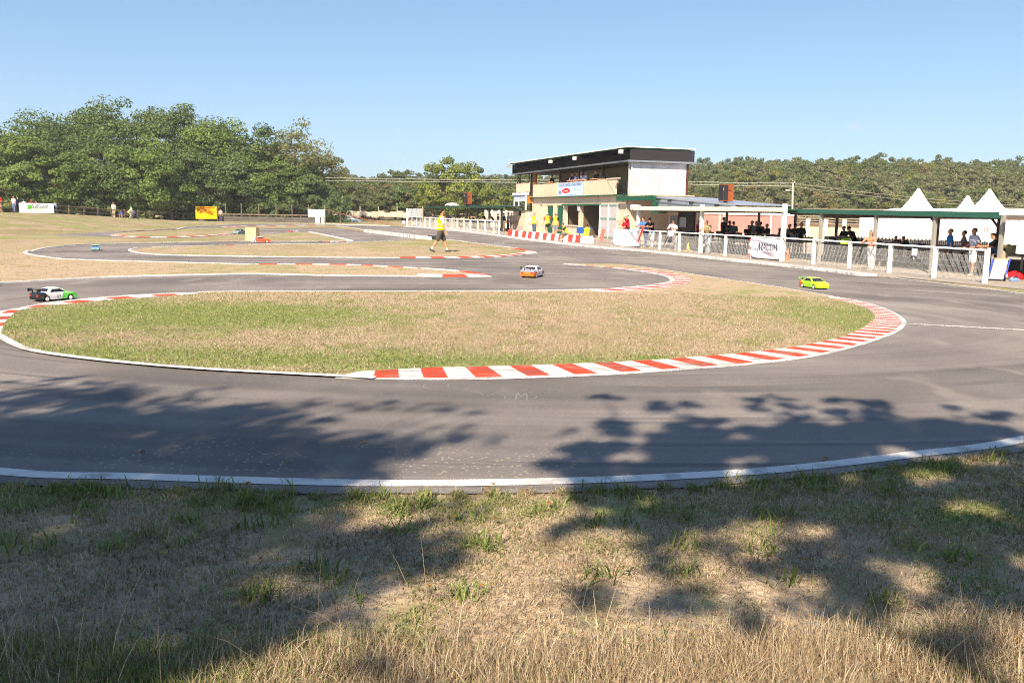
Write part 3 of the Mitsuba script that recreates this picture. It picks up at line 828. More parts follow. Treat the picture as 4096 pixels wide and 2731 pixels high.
s = thing('club_sign', 'white and blue club sign hanging on the gallery parapet', 'sign')
o = W(14.45, -0.12, 3.27)
sheet(o, RV, 5.7, 1.12, 'cloth', 'board', s, lin('#c3d6ee'))
letters('CLUB AUTO MODELE', o, RV, 0.24, 3.1, (0.2, 0.82), s, lin('#2b5f9e'), True)
letters('MACONNAIS', o, RV, 0.24, 1.95, (3.5, 0.82), s, lin('#2b5f9e'), True)
decal(o, RV, disc(2.0, 0.46, 0.92, 0.21), s, lin('#d22a3a'), 'red_oval')
letters('Racing', o, RV, 0.13, 1.0, (1.5, 0.40), s, lin('#f0d8d8'), True)
decal(o, RV, [(0.2, 0.22), (1.0, 0.22), (1.0, 0.42), (0.75, 0.42), (0.6, 0.66), (0.45, 0.42), (0.2, 0.42)], s, lin('#8d8aa8'), 'emblem')
letters('71000 Macon', o, RV, 0.09, 2.0, (3.3, 0.46), s, lin('#7fa08c'))
letters('circuit permanent de voitures', o, RV, 0.08, 3.9, (0.7, 0.07), s, lin('#5c8cc4'))


# ---------------------------------------------------------------- the pit canopies
def gable_sheet(a0, a1, b0, b1, z0, z1, t=0.05):
    """A roof sheet that runs from (b0, z0) at the track to (b1, z1) behind."""
    v = []
    for dz in (0, t):
        for a in (a0, a1):
            v += [W(a, b0, z0 + dz), W(a, b1, z1 + dz)]
    f = [[0, 1, 3], [0, 3, 2], [4, 7, 5], [4, 6, 7], [0, 4, 5], [0, 5, 1], [2, 3, 7], [2, 7, 6], [0, 2, 6], [0, 6, 4], [1, 5, 7], [1, 7, 3]]
    m = trimesh.Trimesh(np.array(v), f, process=False)
    m.fix_normals()
    return m


DIM, IRON = lin('#4a3d34'), lin('#8b8780')
c1 = thing('cream_canopy', 'canopy with a cream gutter beam on tall white posts at the pit fence', 'canopy')
for a in (-8.05, -15.72, -23.05):
    obj('post', hbox(a - 0.085, a + 0.085, -3.40, -3.23, -0.2, 2.42), 'paint', c1, color=WHITE)
obj('gutter_beam', prism([(-23.2, 2.06), (-7.9, 2.10), (-7.9, 2.34), (-23.2, 2.26)], -3.62, -3.44), 'paint', c1, color=CREAM)
obj('beam_end', prism([(q[0], q[1]) for q in disc(-7.72, 2.28, 0.2, 0.17, 12)], -3.65, -3.3), 'paint', c1, color=WHITE)
obj('roof', gable_sheet(-23.1, -7.9, -3.4, 1.6, 2.14, 2.12), 'paint', c1, color=lin('#2f5a4c'))
for b in (-2.2, -0.9, 0.4):
    obj('purlin', hbox(-23.0, -8.0, b, b + 0.08, 2.02, 2.12), 'paint', c1, color=DIM)
for a in (-10.5, -13.9, -17.3, -20.7):
    obj('rear_post', hbox(a, a + 0.1, 1.4, 1.5, -0.2, 2.1), 'paint', c1, color=DIM)
c2 = thing('green_canopy', 'long pit canopy with a dark green fascia and grey posts at the right', 'canopy')
FRONT2 = [(-21.9, 2.02), (-34.2, 1.90), (-34.2, 2.10), (-21.9, 2.21)]
obj('fascia', prism(FRONT2[::-1], -2.62, -2.55), 'paint', c2, color=lin('#2a5a4c'))
obj('roof', gable_sheet(-34.2, -21.9, -2.5, 4.2, 2.06, 2.12), 'paint', c2, color=lin('#4d4038'))
for b in (-2.2, -1.0, 0.3, 1.6, 2.9, 4.0):
    obj('purlin', hbox(-34.1, -21.9, b, b + 0.09, 1.95, 2.06), 'paint', c2, color=DIM)
for a in (-24.57, -28.04, -31.18, -34.2):
    obj('post', hbox(a - 0.06, a + 0.06, -2.52, -2.40, -0.2, 2.03), 'paint', c2, color=lin('#9a978f'))
    obj('rafter', beam(W(a, -2.4, 1.92), W(a, 4.1, 1.98), 0.1, 0.16), 'paint', c2, color=lin('#6d625a'))
    obj('rear_post', hbox(a - 0.07, a + 0.07, 3.9, 4.04, -0.2, 2.0), 'paint', c2, color=lin('#5d2d26'))
    obj('brace', beam(W(a, 3.95, 1.5), W(a + 0.5, 3.95, 1.98), 0.07, 0.07), 'paint', c2, color=lin('#5d2d26'))
c3 = thing('white_canopy', 'open canopy with a thin white roof edge at the right end of the pits', 'canopy')
obj('roof', gable_sheet(-43.0, -34.55, -2.9, 4.2, 2.0, 2.1), 'paint', c3, color=lin('#6d5d50'))
obj('roof_edge', hbox(-43.0, -34.5, -2.98, -2.90, 2.0, 2.10), 'paint', c3, color=WHITE)
obj('lamp', hbox(-37.0, -35.9, -2.0, -1.8, 1.86, 1.95), 'paint', c3, color=lin('#c9c9c4'))
for a in (-38.4, -42.0):
    obj('post', hbox(a - 0.06, a + 0.06, -2.5, -2.38, -0.2, 2.0), 'paint', c3, color=lin('#9a978f'))
c4 = thing('far_canopy', 'long low dark green pit canopy beyond the race control building', 'canopy')
obj('fascia', hbox(21.8, 56.5, -2.7, -2.6, 2.26, 2.46), 'paint', c4, color=lin('#1d4233'))
obj('roof', gable_sheet(21.8, 56.5, -2.6, 1.8, 2.36, 2.55), 'paint', c4, color=lin('#27463a'))
for a in (23.0, 27.5, 32.0, 36.5, 41.0, 46.0, 51.0, 56.2):
    obj('post', hbox(a, a + 0.1, -2.5, -2.4, 0, 2.36), 'paint', c4, color=lin('#2c3a33'))
    obj('rear_post', hbox(a, a + 0.1, 1.6, 1.7, 0, 2.5), 'paint', c4, color=lin('#2c3a33'))

# loudspeakers on the roofs
for label, base, yaw, sc in (('big brown loudspeaker on the shed roof right of the race control building', W(-11.6, 0.6, 2.70), 0.35, 0.80), ('brown loudspeaker above the far pit canopy', W(40.6, -1.2, 2.75), 0.35, 1.05)):
    s = thing('loudspeaker', label, 'loudspeaker')
    m = lambda x0, x1, y0, y1, z0, z1: place(box(x0, x1, y0, y1, z0, z1), base, yaw, sc)
    obj('cabinet', m(-0.40, 0.44, -0.34, 0.36, 0.0, 1.22), 'paint', s, color=lin('#8f4a24'))
    obj('grille', m(-0.425, -0.40, -0.30, 0.32, 0.06, 1.16), 'paint', s, color=(0.02, 0.02, 0.024))
    obj('grille', m(-0.40, -0.06, -0.365, -0.34, 0.06, 1.16), 'paint', s, color=(0.02, 0.02, 0.024))
    obj('horn', place(trimesh.creation.cylinder(0.12, 0.05, sections=14, transform=trimesh.transformations.rotation_matrix(math.pi / 2, [1, 0, 0], [0, 0, 0])), base + np.array([-0.22, -0.4, 0.86]) * sc, 0, sc), 'paint', s, color=lin('#8090a8'))
    obj('handle', m(0.0, 0.22, -0.36, -0.34, 0.72, 0.80), 'paint', s, color=(0.02, 0.02, 0.02))
    obj('stand', m(-0.1, 0.1, -0.1, 0.1, -0.45, 0.0), 'paint', s, color=(0.03, 0.03, 0.03))

# parasol over the far canopy
s = thing('parasol', 'white yellow and green parasol rising above the far pit canopy', 'parasol')
base = W(43.5, 0.2, 0)
q = onB(1808, 840, 0.2)[2]
base = np.array([q[0], q[1], 0])
for k in range(8):
    t0, t1 = k * math.pi / 4 + .3, (k + 1) * math.pi / 4 + .3
    r0, ztop, zlow = 1.0, 2.98, 2.62
    v = [base + (0, 0, ztop)] + [base + np.array([r * math.cos(t), r * math.sin(t), z]) for r, z in ((0.6, 2.88), (r0, zlow)) for t in (t0, t1)]
    v = np.array(v + [p - np.array([0, 0, 0.02]) for p in v])
    f = [[0, 1, 2], [1, 3, 4], [1, 4, 2], [5, 7, 6], [6, 9, 8], [6, 7, 9]]
    obj('panel', trimesh.Trimesh(v, f, process=False), 'cloth', s, color=[WHITE, WHITE, lin('#d8d040'), lin('#38a048')][(k + 2) % 4] if k not in (3, 4, 5) else WHITE)
obj('pole', bar(base, base + (0, 0, 2.97), 0.025), 'paint', s, color=WHITE)
# ---------------------------------------------------------------- fences
def mesh_panel(a0, a1, b0, b1, z0, z1, step, nh, rv=0.004, rh=0.006):
    """A welded wire panel between two posts: upright wires and a few level ones, square in section."""
    p, q = W(a0, b0), W(a1, b1)
    L = np.linalg.norm(q - p)
    d = (q - p) / L
    n = np.cross(d, [0, 0, 1])
    def wires(cs, ax, half, r):
        v, f = [], []
        for k, c in enumerate(cs):
            s = np.array([ax[0], ax[1]])
            e1, e2 = (d * r, n * r) if half == 'v' else (np.array([0, 0, r]), n * r)
            ring = [e1, e2, -e1, -e2]
            for end in s:
                base = c + end
                v += [base + e for e in ring]
            o = 8 * k
            for t in range(4):
                u = (t + 1) % 4
                f += [[o + t, o + u, o + 4 + u], [o + t, o + 4 + u, o + 4 + t]]
        return trimesh.Trimesh(np.array(v), f, process=False)
    m = int(L / step)
    up = wires([p + d * (i + 0.5) * L / m for i in range(m)], ((0, 0, z0), (0, 0, z1)), 'v', rv)
    lv = wires([p + np.array([0, 0, z]) for z in np.linspace(z0 + 0.03, z1 - 0.02, nh)], (d * 0, d * L), 'h', rh)
    return cat_mesh([up, lv])


WIRE = lin('#c4c6c6')
f1 = thing('pit_fence', 'white pit fence with wire mesh along the right side of the straight', 'fence')
posts = [(2556, 992), (2640, 1000), (2718, 1008), (2808, 1018), (2902, 1027), (3009, 1038), (3130, 1050), (3255, 1062), (3398, 1078), (3559, 1096), (3738, 1114), (3942, 1139)]
pa = []
for k, p in enumerate(posts):
    g = G(*p)
    a = float(np.dot(g - HO, HA))
    b = -3.36 + (-0.9) * float(sstep(-24, -36, a))
    a2 = onB(p[0], p[1] - 40, b)[0]
    pa.append((a2, b))
for k, (a, b) in enumerate(pa):
    z = float(ground_z(*W(a, b)[:2]))
    tall = 1.06
    if k not in (0, 3, 6):
        obj('post', hbox(a - 0.06, a + 0.06, b - 0.06, b + 0.06, z - 0.05, z + tall), 'paint', f1, color=WHITE)
for k in range(len(pa) - 1):
    (a0, b0), (a1, b1) = pa[k], pa[k + 1]
    z0, z1 = (float(ground_z(*W(*q)[:2])) for q in (pa[k], pa[k + 1]))
    obj('rail', bar(W(a0, b0 - 0.02, z0 + 1.07), W(a1, b1 - 0.02, z1 + 1.07), 0.036, 10), 'paint', f1, color=lin('#dfe4e2'))
    if k not in (5,):
        pass
    obj('mesh_panel', mesh_panel(a0 - 0.07, a1 + 0.07, b0, b1, z0 + 0.04, z0 + 0.90, 0.055, 5, 0.0042, 0.0032), 'paint', f1, color=WIRE)
# far white fence before the left canopy
f2 = thing('pit_fence', 'white slatted fence before the far pit canopy', 'fence')
fx = [(1628, 905), (1648, 906), (1667, 908), (1682, 909), (1700, 911), (1721, 913), (1742, 915), (1764, 918), (1783, 920), (1806, 922), (1830, 925), (1855, 927), (1882, 930), (1911, 932), (1941, 935), (1975, 938), (1996, 940)]
pb = []
for p in fx:
    g = G(*p)
    pb.append((float(np.dot(g - HO, HA)), float(np.dot(g - HO, HB))))
for k, (a, b) in enumerate(pb):
    obj('post', hbox(a - 0.07, a + 0.07, b - 0.06, b + 0.06, 0, 1.12), 'paint', f2, color=WHITE)
for k in range(len(pb) - 1):
    (a0, b0), (a1, b1) = pb[k], pb[k + 1]
    obj('rail', bar(W(a0, b0 - 0.03, 1.13), W(a1, b1 - 0.03, 1.13), 0.045, 8), 'paint', f2, color=WHITE)
    obj('mesh_panel', mesh_panel(a0 - .06, a1 + .06, b0, b1, 0.08, 0.92, 0.12, 5, 0.008, 0.009), 'paint', f2, color=lin('#c4beb6'))
g0 = thing('catch_fence', 'tall pale mesh fence panel at the far end of the white fence', 'fence')
a, b = pb[0]
a1_, b1_ = pb[2]
obj('post', hbox(a - 0.16, a + 0.04, b - 0.1, b + 0.1, 0, 2.15), 'paint', g0, color=WHITE)
obj('post', hbox(a - 8.6, a - 8.5, b + 0.05, b + 0.15, 0, 2.4), 'paint', g0, color=lin('#a79a86'))
obj('mesh_panel', mesh_panel(a - 0.1, a - 8.5, b, b + 0.1, 1.1, 2.1, 0.25, 9, 0.012, 0.028), 'paint', g0, color=lin('#cfd4d6'))

# wooden rail fence on the bank
f3 = thing('rail_fence', 'weathered wooden post and rail fence on top of the grassy bank', 'fence')
FP = [(-30, 846, 805), (9, 848, 808), (80, 851, 812), (278, 859, 822), (339, 865, 829), (394, 868, 833), (447, 870, 834), (500, 873, 841), (552, 876, 843), (600, 878, 846), (647, 881, 850), (690, 883, 852), (734, 886, 856), (779, 888, 858)]


def bank_pt(px, py, hpx):
    """The ground under a fence post whose height in the photograph is known (posts stand 1.15 m)."""
    y = 3500 * 1.15 / hpx
    q = atY(px, py, y)
    return q


fp = []
for px, py, pt in FP:
    y = 89.5 + (px - 9) / (779 - 9) * (126 - 89.5)
    q = atY(px, py, y)
    fp.append(np.array([q[0], q[1], float(ground_z(q[0], q[1]))]))
for q in fp[:-1]:
    obj('post', bar(q - np.array([0, 0, 0.2]), q + np.array([0, 0, 1.15]), 0.10, 8), 'old_wood', f3)
for k in range(len(fp) - 1):
    for zz in (0.98, 0.45):
        if zz < 0.9 and k > 8:
            continue
        obj('rail', bar(fp[k] + (0, -0.1, zz), fp[k + 1] + (0, -0.1, zz), 0.06, 6), 'old_wood', f3)
# far barrier: dark boards, rail and tall thin posts
f4 = thing('far_barrier', 'dark grey board barrier with thin tall posts behind the farthest lane', 'fence')
bp = [atY(px, 884, 124) for px in (795, 836, 868, 900, 932, 963, 997, 1033, 1067, 1102, 1135, 1166, 1200, 1232, 1266, 1300)]
for k in range(len(bp) - 1):
    p, q = bp[k].copy(), bp[k + 1].copy()
    p[2] = q[2] = 0
    for zz in (0.2, 0.55):
        obj('plank', beam(p + (0, 0, zz), q + (0, 0, zz), 0.06, 0.33), 'paint', f4, color=lin('#5d5752') * (0.8 + 0.4 * ((k * 7 + int(zz * 10)) % 5) / 5))
    if k > 1:
        obj('rail', beam(p + (0, 0.4, 1.02), q + (0, 0.4, 1.02), 0.08, 0.14), 'old_wood', f4)
    tall = k in (3, 5, 7, 9, 11, 13)
    obj('post', bar(p + (0, 0.45, 0), p + (0, 0.45, 2.55 if tall else 1.0), 0.07, 6), 'old_wood', f4)
obj('post', bar(fp[-1] * (1, 1, 0), fp[-1] * (1, 1, 0) + (0, 0, 2.15), 0.13, 8), 'old_wood', f4)
e = bp[-1].copy()
e[2] = 0
obj('post', bar(e, e + (0, 0, 2.5), 0.13, 8), 'old_wood', f4)
# orange safety netting in the field behind
f5 = thing('safety_netting', 'slanting strip of orange safety netting in the field beyond the track', 'netting')
npx = [(1300, 836, 112), (1360, 852, 114), (1420, 866, 116), (1490, 882, 118), (1560, 896, 120), (1640, 903, 122)]
nq = [atY(px, py, y) for px, py, y in npx]
for k in range(len(nq) - 1):
    p, q = nq[k], nq[k + 1]
    v = np.array([p, q, q + (0, 0, -0.12), p + (0, 0, -0.12)])
    v = np.vstack([v, v + (0, 0.03, 0)])
    obj('strip', trimesh.Trimesh(v, [[0, 3, 2], [0, 2, 1], [4, 5, 6], [4, 6, 7], [0, 1, 5], [0, 5, 4], [3, 7, 6], [3, 6, 2]], process=False), 'cloth', f5, color=lin('#b0735c'))
    obj('stake', bar((p[0], p[1] + 0.05, 0), (p[0], p[1] + 0.05, p[2] + 0.05), 0.04, 6), 'old_wood', f5)

# ---------------------------------------------------------------- banners and signs
s = thing('banner', 'white town banner with grey lettering tied to the pit fence', 'banner')
(a0, b0), (a1, b1) = pa[5], pa[6]
z = float(ground_z(*W(a0, b0)[:2]))
sag = lambda s, t: (0.05 * math.sin(s * 9 + 2 * t) * (1 - t) + 0.03 * math.sin(14 * t + 5 * s), 0.05 * math.sin(math.pi * s) * (1 - t))
o = W(a0 - 0.06, b0 - 0.10, z + 0.13)
wd = a0 - a1 - 0.12
sheet(o, RV, wd, 0.90, 'cloth', 'sheet', s, lin('#e4e2ee'), 40, 16, sag)
letters('MACON', o, RV, 0.30, wd * 0.66, (wd * 0.25, 0.36), s, lin('#4a4d58'), True, sag, (wd, 0.9))
letters('ville de Bourgogne', o, RV, 0.06, wd * 0.5, (wd * 0.36, 0.24), s, lin('#b88f96'), False, sag, (wd, 0.9))
decal(o, RV, [(0.05, 0.86), (0.12, 0.86), (0.35, 0.5), (0.8, 0.2), (1.6, 0.05), (1.5, 0.02), (0.7, 0.12), (0.25, 0.45)], s, lin('#9db3d6'), 'swoosh', 0.007, sag, (wd, 0.9))
decal(o, RV, [(0.25, 0.86), (0.5, 0.86), (1.1, 0.70), (1.8, 0.78), (1.8, 0.73), (1.1, 0.66)], s, lin('#b8c4de'), 'swoosh', 0.007, sag, (wd, 0.9))
s = thing('notice', 'small white paper notice tied to the pit fence near its right end', 'notice')
q = onB(3646, 1022, -4.1)[2]
sheet(q, RV, 0.27, 0.26, 'cloth', 'paper', s, lin('#d6d4e2'))
obj('tie', box(q[0] + 0.05, q[0] + 0.11, q[1] - .05, q[1], q[2] - 0.12, q[2] - 0.05), 'cloth', s, color=WHITE)

s = thing('banner', 'white banner with a green logo on the bank fence at the left', 'banner')
o = np.array([*fp[2][:2], fp[2][2] + 0.05]) + np.array([0, -0.25, 0])
r = fp[3] - fp[2]
r[2] = 0
wd = np.linalg.norm(r) * 0.71
r /= np.linalg.norm(r)
o2 = atY(84, 852, 91.0)
e2 = atY(223, 857, 92.6)
r = e2 - o2
wd = np.linalg.norm(r[:2])
r[2] = 0
r /= np.linalg.norm(r)
o = o2 + np.array([0, -0.3, 0.0])
HH = 1.02
sheet(o, r, wd, HH, 'cloth', 'sheet', s, lin('#dcdce6'))
sx = wd / 640.0
letters('SiliGom', o, r, 0.36, 300 * sx, (235 * sx, 0.5), s, lin('#3f5a4c'), True)
decal(o, r, [(135 * sx, 0.78), (235 * sx, 0.88), (235 * sx, 0.42), (150 * sx, 0.38), (165 * sx, 0.7)], s, lin('#5fae3c'), 'logo')
decal(o, r, [(260 * sx, 0.36), (500 * sx, 0.36), (500 * sx, 0.43), (260 * sx, 0.43)], s, lin('#7fc24a'), 'stripe')
letters('pneus et services', o, r, 0.17, 300 * sx, (150 * sx, 0.08), s, lin('#9aa0a8'))
s = thing('banner', 'yellow tyre banner with red lettering beside the bank fence', 'banner')
o = atY(783, 875, 122.0)
e2 = atY(867, 872, 122.6)
r = e2 - o
wd = np.linalg.norm(r[:2])
r[2] = 0
r /= np.linalg.norm(r)
sag = lambda s, t: (0.03 * math.sin(4 * s + 2 * t), 0.05 * math.sin(math.pi * s) * t)
sheet(o, r, wd, 1.72, 'cloth', 'sheet', s, lin('#f0c81e'), 24, 8, sag)
letters('PIRELLI', o, r, 0.72, wd * 0.82, (wd * 0.1, 0.88), s, lin('#e0501e'), True, sag, (wd, 1.72))
decal(o, r, [(wd * 0.13, 1.50), (wd * 0.9, 1.46), (wd * 0.9, 1.62), (wd * 0.13, 1.66)], s, lin('#ec7a24'), 'red_band', 0.007, sag, (wd, 1.72))
obj('pole', bar(o + (wd + 0.08) * r - (0, 0, 1.7), o + (wd + 0.08) * r + (0, 0, 1.75), 0.06, 6), 'old_wood', s)
s = thing('sign_board', 'white town sign board at the end of the far barrier', 'sign')
o = atY(1232, 867, 121.5)
e2 = atY(1299, 867, 121.5)
wd = e2[0] - o[0]
sheet(o, (1, 0, 0), wd, 1.02, 'cloth', 'board', s, lin('#dfe6ee'))
letters('MACON', o, (1, 0, 0), 0.34, wd * 0.62, (wd * 0.2, 0.42), s, lin('#8a90b4'), True)
obj('leg', box(o[0] + 0.95, o[0] + 1.6, o[1] + .05, o[1] + .15, 0, o[2]), 'paint', s, color=WHITE)
obj('leg', box(o[0] + 1.8, o[0] + 2.2, o[1] + .05, o[1] + .15, 0, o[2]), 'paint', s, color=WHITE)

# ---------------------------------------------------------------- barriers in front of the club house
px = [(2029, 944), (2046, 946), (2057, 948), (2071, 950), (2086, 951), (2101, 953), (2110, 954), (2124, 955), (2138, 957), (2153, 958), (2169, 960), (2184, 961), (2201, 963), (2217, 964), (2232, 965), (2249, 967),
      (2270, 968), (2288, 970), (2299, 971), (2319, 973), (2356, 976)]
ORD = 'first second third fourth fifth sixth seventh eighth ninth tenth eleventh twelfth'.split()
ga = []
for p in px:
    q = G(*p)
    ga.append(q)
for k in range(len(ga) - 1):
    red = k % 2 == 0
    p, q = ga[k], ga[k + 1]
    d = (q - p) / np.linalg.norm(q - p)
    n = np.array([-d[1], d[0], 0])
    sec = Polygon([(0, 0), (0.42, 0), (0.34, 0.5), (0.08, 0.5)])
    L = np.linalg.norm((q - p)[:2])
    m = trimesh.creation.extrude_polygon(sec, L - 0.015, engine='earcut')
    v = m.vertices
    w_ = p + np.outer(v[:, 2] + 0.007, d) + np.outer(v[:, 0], n)
    w_[:, 2] = float(ground_z(p[0], p[1])) + v[:, 1]
    lab, grp = '%s %s plastic barrier block from the left in the striped row' % (ORD[k // 2], 'red' if red else 'white'), '%s barrier blocks of the striped row' % ('red' if red else 'white')
    if k == len(ga) - 2:
        red = False
        lab, grp = 'longer white barrier block at the right end of the striped row', 'white barrier blocks of the striped row'
    m = trimesh.Trimesh(w_, m.faces, process=False)
    m.fix_normals()
    t = thing('barrier_block', lab, 'barrier block', grp)
    obj('shell', m, 'lacquer', t, color=lin('#d8402f') if red else lin('#e8e8e6'))


def crowd_barrier(label, p, q, hgt=1.05):
    t = thing('crowd_barrier', label, 'barrier')
    p, q = np.asarray(p, float), np.asarray(q, float)
    d = (q - p) / np.linalg.norm(q - p)
    L = np.linalg.norm(q - p)
    up = np.array([0, 0, 1.0])
    fr = [p + up * 0.18, p + up * (hgt - 0.12), p + up * hgt + d * 0.12, q + up * hgt - d * 0.12, q + up * (hgt - 0.12), q + up * 0.18]
    obj('frame', cat_mesh([bar(fr[i], fr[(i + 1) % 6], 0.02, 8) for i in range(6)]), 'steel', t, color=lin('#d0d0d0'))
    obj('cross_rail', bar(p + up * (hgt - 0.2), q + up * (hgt - 0.2), 0.014, 6), 'steel', t, color=lin('#d0d0d0'))
    n = int(L / 0.12)
    for k in range(1, n):
        b = p + d * L * k / n
        obj('upright', bar(b + up * 0.18, b + up * (hgt - 0.2), 0.009, 6), 'steel', t, color=lin('#c6c6c6'))
    nn = np.cross(d, up)
    for e in (p + d * 0.15, q - d * 0.15):
        obj('foot', cat_mesh([bar(e - nn * 0.32 + up * 0.02, e + up * 0.2, 0.02, 6), bar(e + nn * 0.32 + up * 0.02, e + up * 0.2, 0.02, 6)]), 'steel', t, color=lin('#d8d8d8'))
    return t


b0_ = G(2392, 972)
b1_ = G(2452, 977)
crowd_barrier('bare galvanised crowd barrier by the striped row, an orange plate behind its bars', b0_, b1_)
t = crowd_barrier('crowd barrier hidden behind a sagging white banner', G(2456, 979), G(2553, 992))
s = thing('banner', 'sagging white banner with pale blue print draped over a crowd barrier', 'banner')
o, e2 = G(2454, 982), G(2548, 993)
r = e2 - o
wd = np.linalg.norm(r[:2])
r[2] = 0
r /= np.linalg.norm(r)
o = o + np.array([0, -0.12, 0.10])
sag = lambda s, t: (0.10 * math.sin(5 * s + 3 * t) * (1 - 0.5 * t) + 0.03 * math.sin(17 * s + 9 * t), 0.08 * math.sin(math.pi * s) * (1 - t) + 0.05 * (1 - s) * t)
sheet(o, r, wd, 1.0, 'cloth', 'sheet', s, lin('#e2e4f0'), 18, 12, sag)
decal(o, r, [(0.02 * wd, 0.55), (0.3 * wd, 0.56), (0.6 * wd, 0.68), (0.88 * wd, 0.86), (0.88 * wd, 0.81), (0.6 * wd, 0.60), (0.3 * wd, 0.49), (0.02 * wd, 0.5)], s, lin('#9cc4cc'), 'blue_wave', 0.008, sag, (wd, 1.0))
decal(o, r, disc(0.12 * wd, 0.68, 0.07 * wd, 0.09), s, lin('#a8cdea'), 'blue_spot', 0.008, sag, (wd, 1.0))
decal(o, r, [(0.42 * wd, 0.30), (0.50 * wd, 0.28), (0.52 * wd, 0.52), (0.45 * wd, 0.55)], s, lin('#a9bfe0'), 'blue_figure', 0.008, sag, (wd, 1.0))
s = thing('flag', 'red cloth strip hanging at the right end of the draped white banner', 'flag')
o = G(2538, 991) + np.array([0, -0.25, 0.22])
v, f = trimesh.creation.triangulate_polygon(Polygon([(0, 0.0), (0.22, 0.05), (0.52, 0.95), (0.55, 1.30), (0.42, 0.95), (0.25, 0.5)]), engine='earcut')
v3 = np.vstack([o + np.column_stack([v[:, 0] * 0.9, v[:, 0] * 0, v[:, 1]]), o + np.column_stack([v[:, 0] * 0.9, v[:, 0] * 0 + 0.02, v[:, 1]])])
obj('cloth', trimesh.Trimesh(v3, np.vstack([f, f + len(v)]), process=False), 'cloth', s, color=lin('#dc3038'))
s = thing('plate', 'orange red slanted plate leaning behind the bare crowd barrier', 'plate')
q = G(2405, 968)
obj('board', beam(q + (0, 0.5, 0.06), q + (0.22, 0.8, 0.86), 0.26, 0.03), 'paint', s, color=lin('#e2503a'))
obj('foot', beam(q + (-0.15, 0.5, 0.05), q + (0.35, 0.5, 0.05), 0.3, 0.08), 'paint', s, color=lin('#c84a36'))
s = thing('tablecloth', 'blue cloth over the table before the open doorway', 'tablecloth')
obj('cloth', cat_mesh([hbox(5.85, 7.7, -0.98, -0.1, 0.745, 0.76), hbox(5.85, 7.7, -1.0, -0.985, 0.30, 0.76)]), 'cloth', s, color=lin('#3c6cc0'))
# ---------------------------------------------------------------- people
BALL = trimesh.creation.icosphere(1).vertices
BALL2 = trimesh.creation.icosphere(2).vertices


def hull(*balls, fine=False):
    B = BALL2 if fine else BALL
    return m3.Manifold.hull_points(np.vstack([np.asarray(c, float) + B * np.asarray(r, float) for c, r in balls]))


def union(parts):
    return m3.Manifold.batch_boolean(parts, m3.OpType.Add)


def mesh_of(man):
    m = man.to_mesh()
    return trimesh.Trimesh(m.vert_properties[:, :3].copy(), m.tri_verts.copy(), process=False)


def rx(a):
    return np.array([0, math.sin(math.radians(a)), -math.cos(math.radians(a))])       # a downward limb swung forward by a


def skeleton(lean=0, thigh=(0, 0), knee=(0, 0), arm=(5, 5), elbow=(12, 12), abd=(8, 8), inward=(0, 0), nod=0, look=0, seat=None, splay=0.0):
    """Joints of a figure 1.75 m tall that faces +y; angles in degrees. seat: height of the hips when seated."""
    d = np.array([0, math.sin(math.radians(lean)), math.cos(math.radians(lean))])
    J = {'hip': np.array([0, 0, 0.93])}
    for s, k in ((-1, 0), (1, 1)):
        h_ = J['hip'] + (s * 0.09, 0, -0.01)
        kn = h_ + 0.43 * rx(thigh[k]) + (s * splay, 0, 0)
        an = kn + 0.41 * rx(thigh[k] - knee[k]) + (s * splay * 0.1, 0, 0)
        J['h%d' % k], J['k%d' % k], J['a%d' % k] = h_, kn, an
    drop = min(J['a0'][2], J['a1'][2]) - 0.085
    if seat is not None:
        drop = J['hip'][2] - seat
    for key in J:
        J[key] = J[key] - (0, 0, drop)
    P = J['hip']
    J['waist'], J['chest'], J['neck'] = P + 0.16 * d, P + 0.36 * d, P + 0.52 * d
    nd = np.array([0, math.sin(math.radians(lean * 0.45 + nod)), math.cos(math.radians(lean * 0.45 + nod))])
    J['head'] = J['neck'] + 0.165 * nd
    J['nd'], J['d'] = nd, d
    for s, k in ((-1, 0), (1, 1)):
        sh = P + 0.465 * d + (s * 0.185, 0, 0)
        u = rx(arm[k] + lean * 0.0)
        u = np.array([s * math.sin(math.radians(abd[k])), u[1], u[2]])
        u /= np.linalg.norm(u)
        el = sh + 0.29 * u
        f = rx(arm[k] + elbow[k])
        f = np.array([s * math.sin(math.radians(abd[k] - inward[k])), f[1], f[2]])
        f /= np.linalg.norm(f)
        J['s%d' % k], J['e%d' % k], J['w%d' % k], J['f%d' % k] = sh, el, el + 0.25 * f, f
    a = math.radians(look)
    J['fwd'] = np.array([math.sin(a), math.cos(a), 0])
    return J


def hand(J, k):
    w, f = J['w%d' % k], J['f%d' % k]
    s = -1 if k == 0 else 1
    side = np.cross(f, [s, 0.2, 0])
    side /= np.linalg.norm(side) + 1e-9
    inn = np.cross(side, f) * s
    palm = w + 0.085 * f
    parts = [hull((w, 0.027), (w + 0.03 * f, 0.027)), hull((w + 0.02 * f, 0.024), (palm + 0.028 * side, 0.014), (palm - 0.028 * side, 0.014))]
    for i, L in enumerate((0.066, 0.076, 0.071, 0.055)):
        b = palm + (0.033 - 0.022 * i) * side
        m = b + 0.55 * L * (f + 0.15 * inn)
        parts.append(hull((b, 0.0095), (m, 0.009)))
        parts.append(hull((m, 0.009), (m + 0.5 * L * (0.75 * f + 0.65 * inn), 0.008)))
    t0 = w + 0.035 * f + 0.03 * side
    t1 = t0 + 0.045 * (0.7 * f + 0.7 * side)
    parts.append(hull((t0, 0.012), (t1, 0.0105)))
    parts.append(hull((t1, 0.0105), (t1 + 0.03 * (0.9 * f + 0.3 * inn), 0.009)))
    return union(parts)


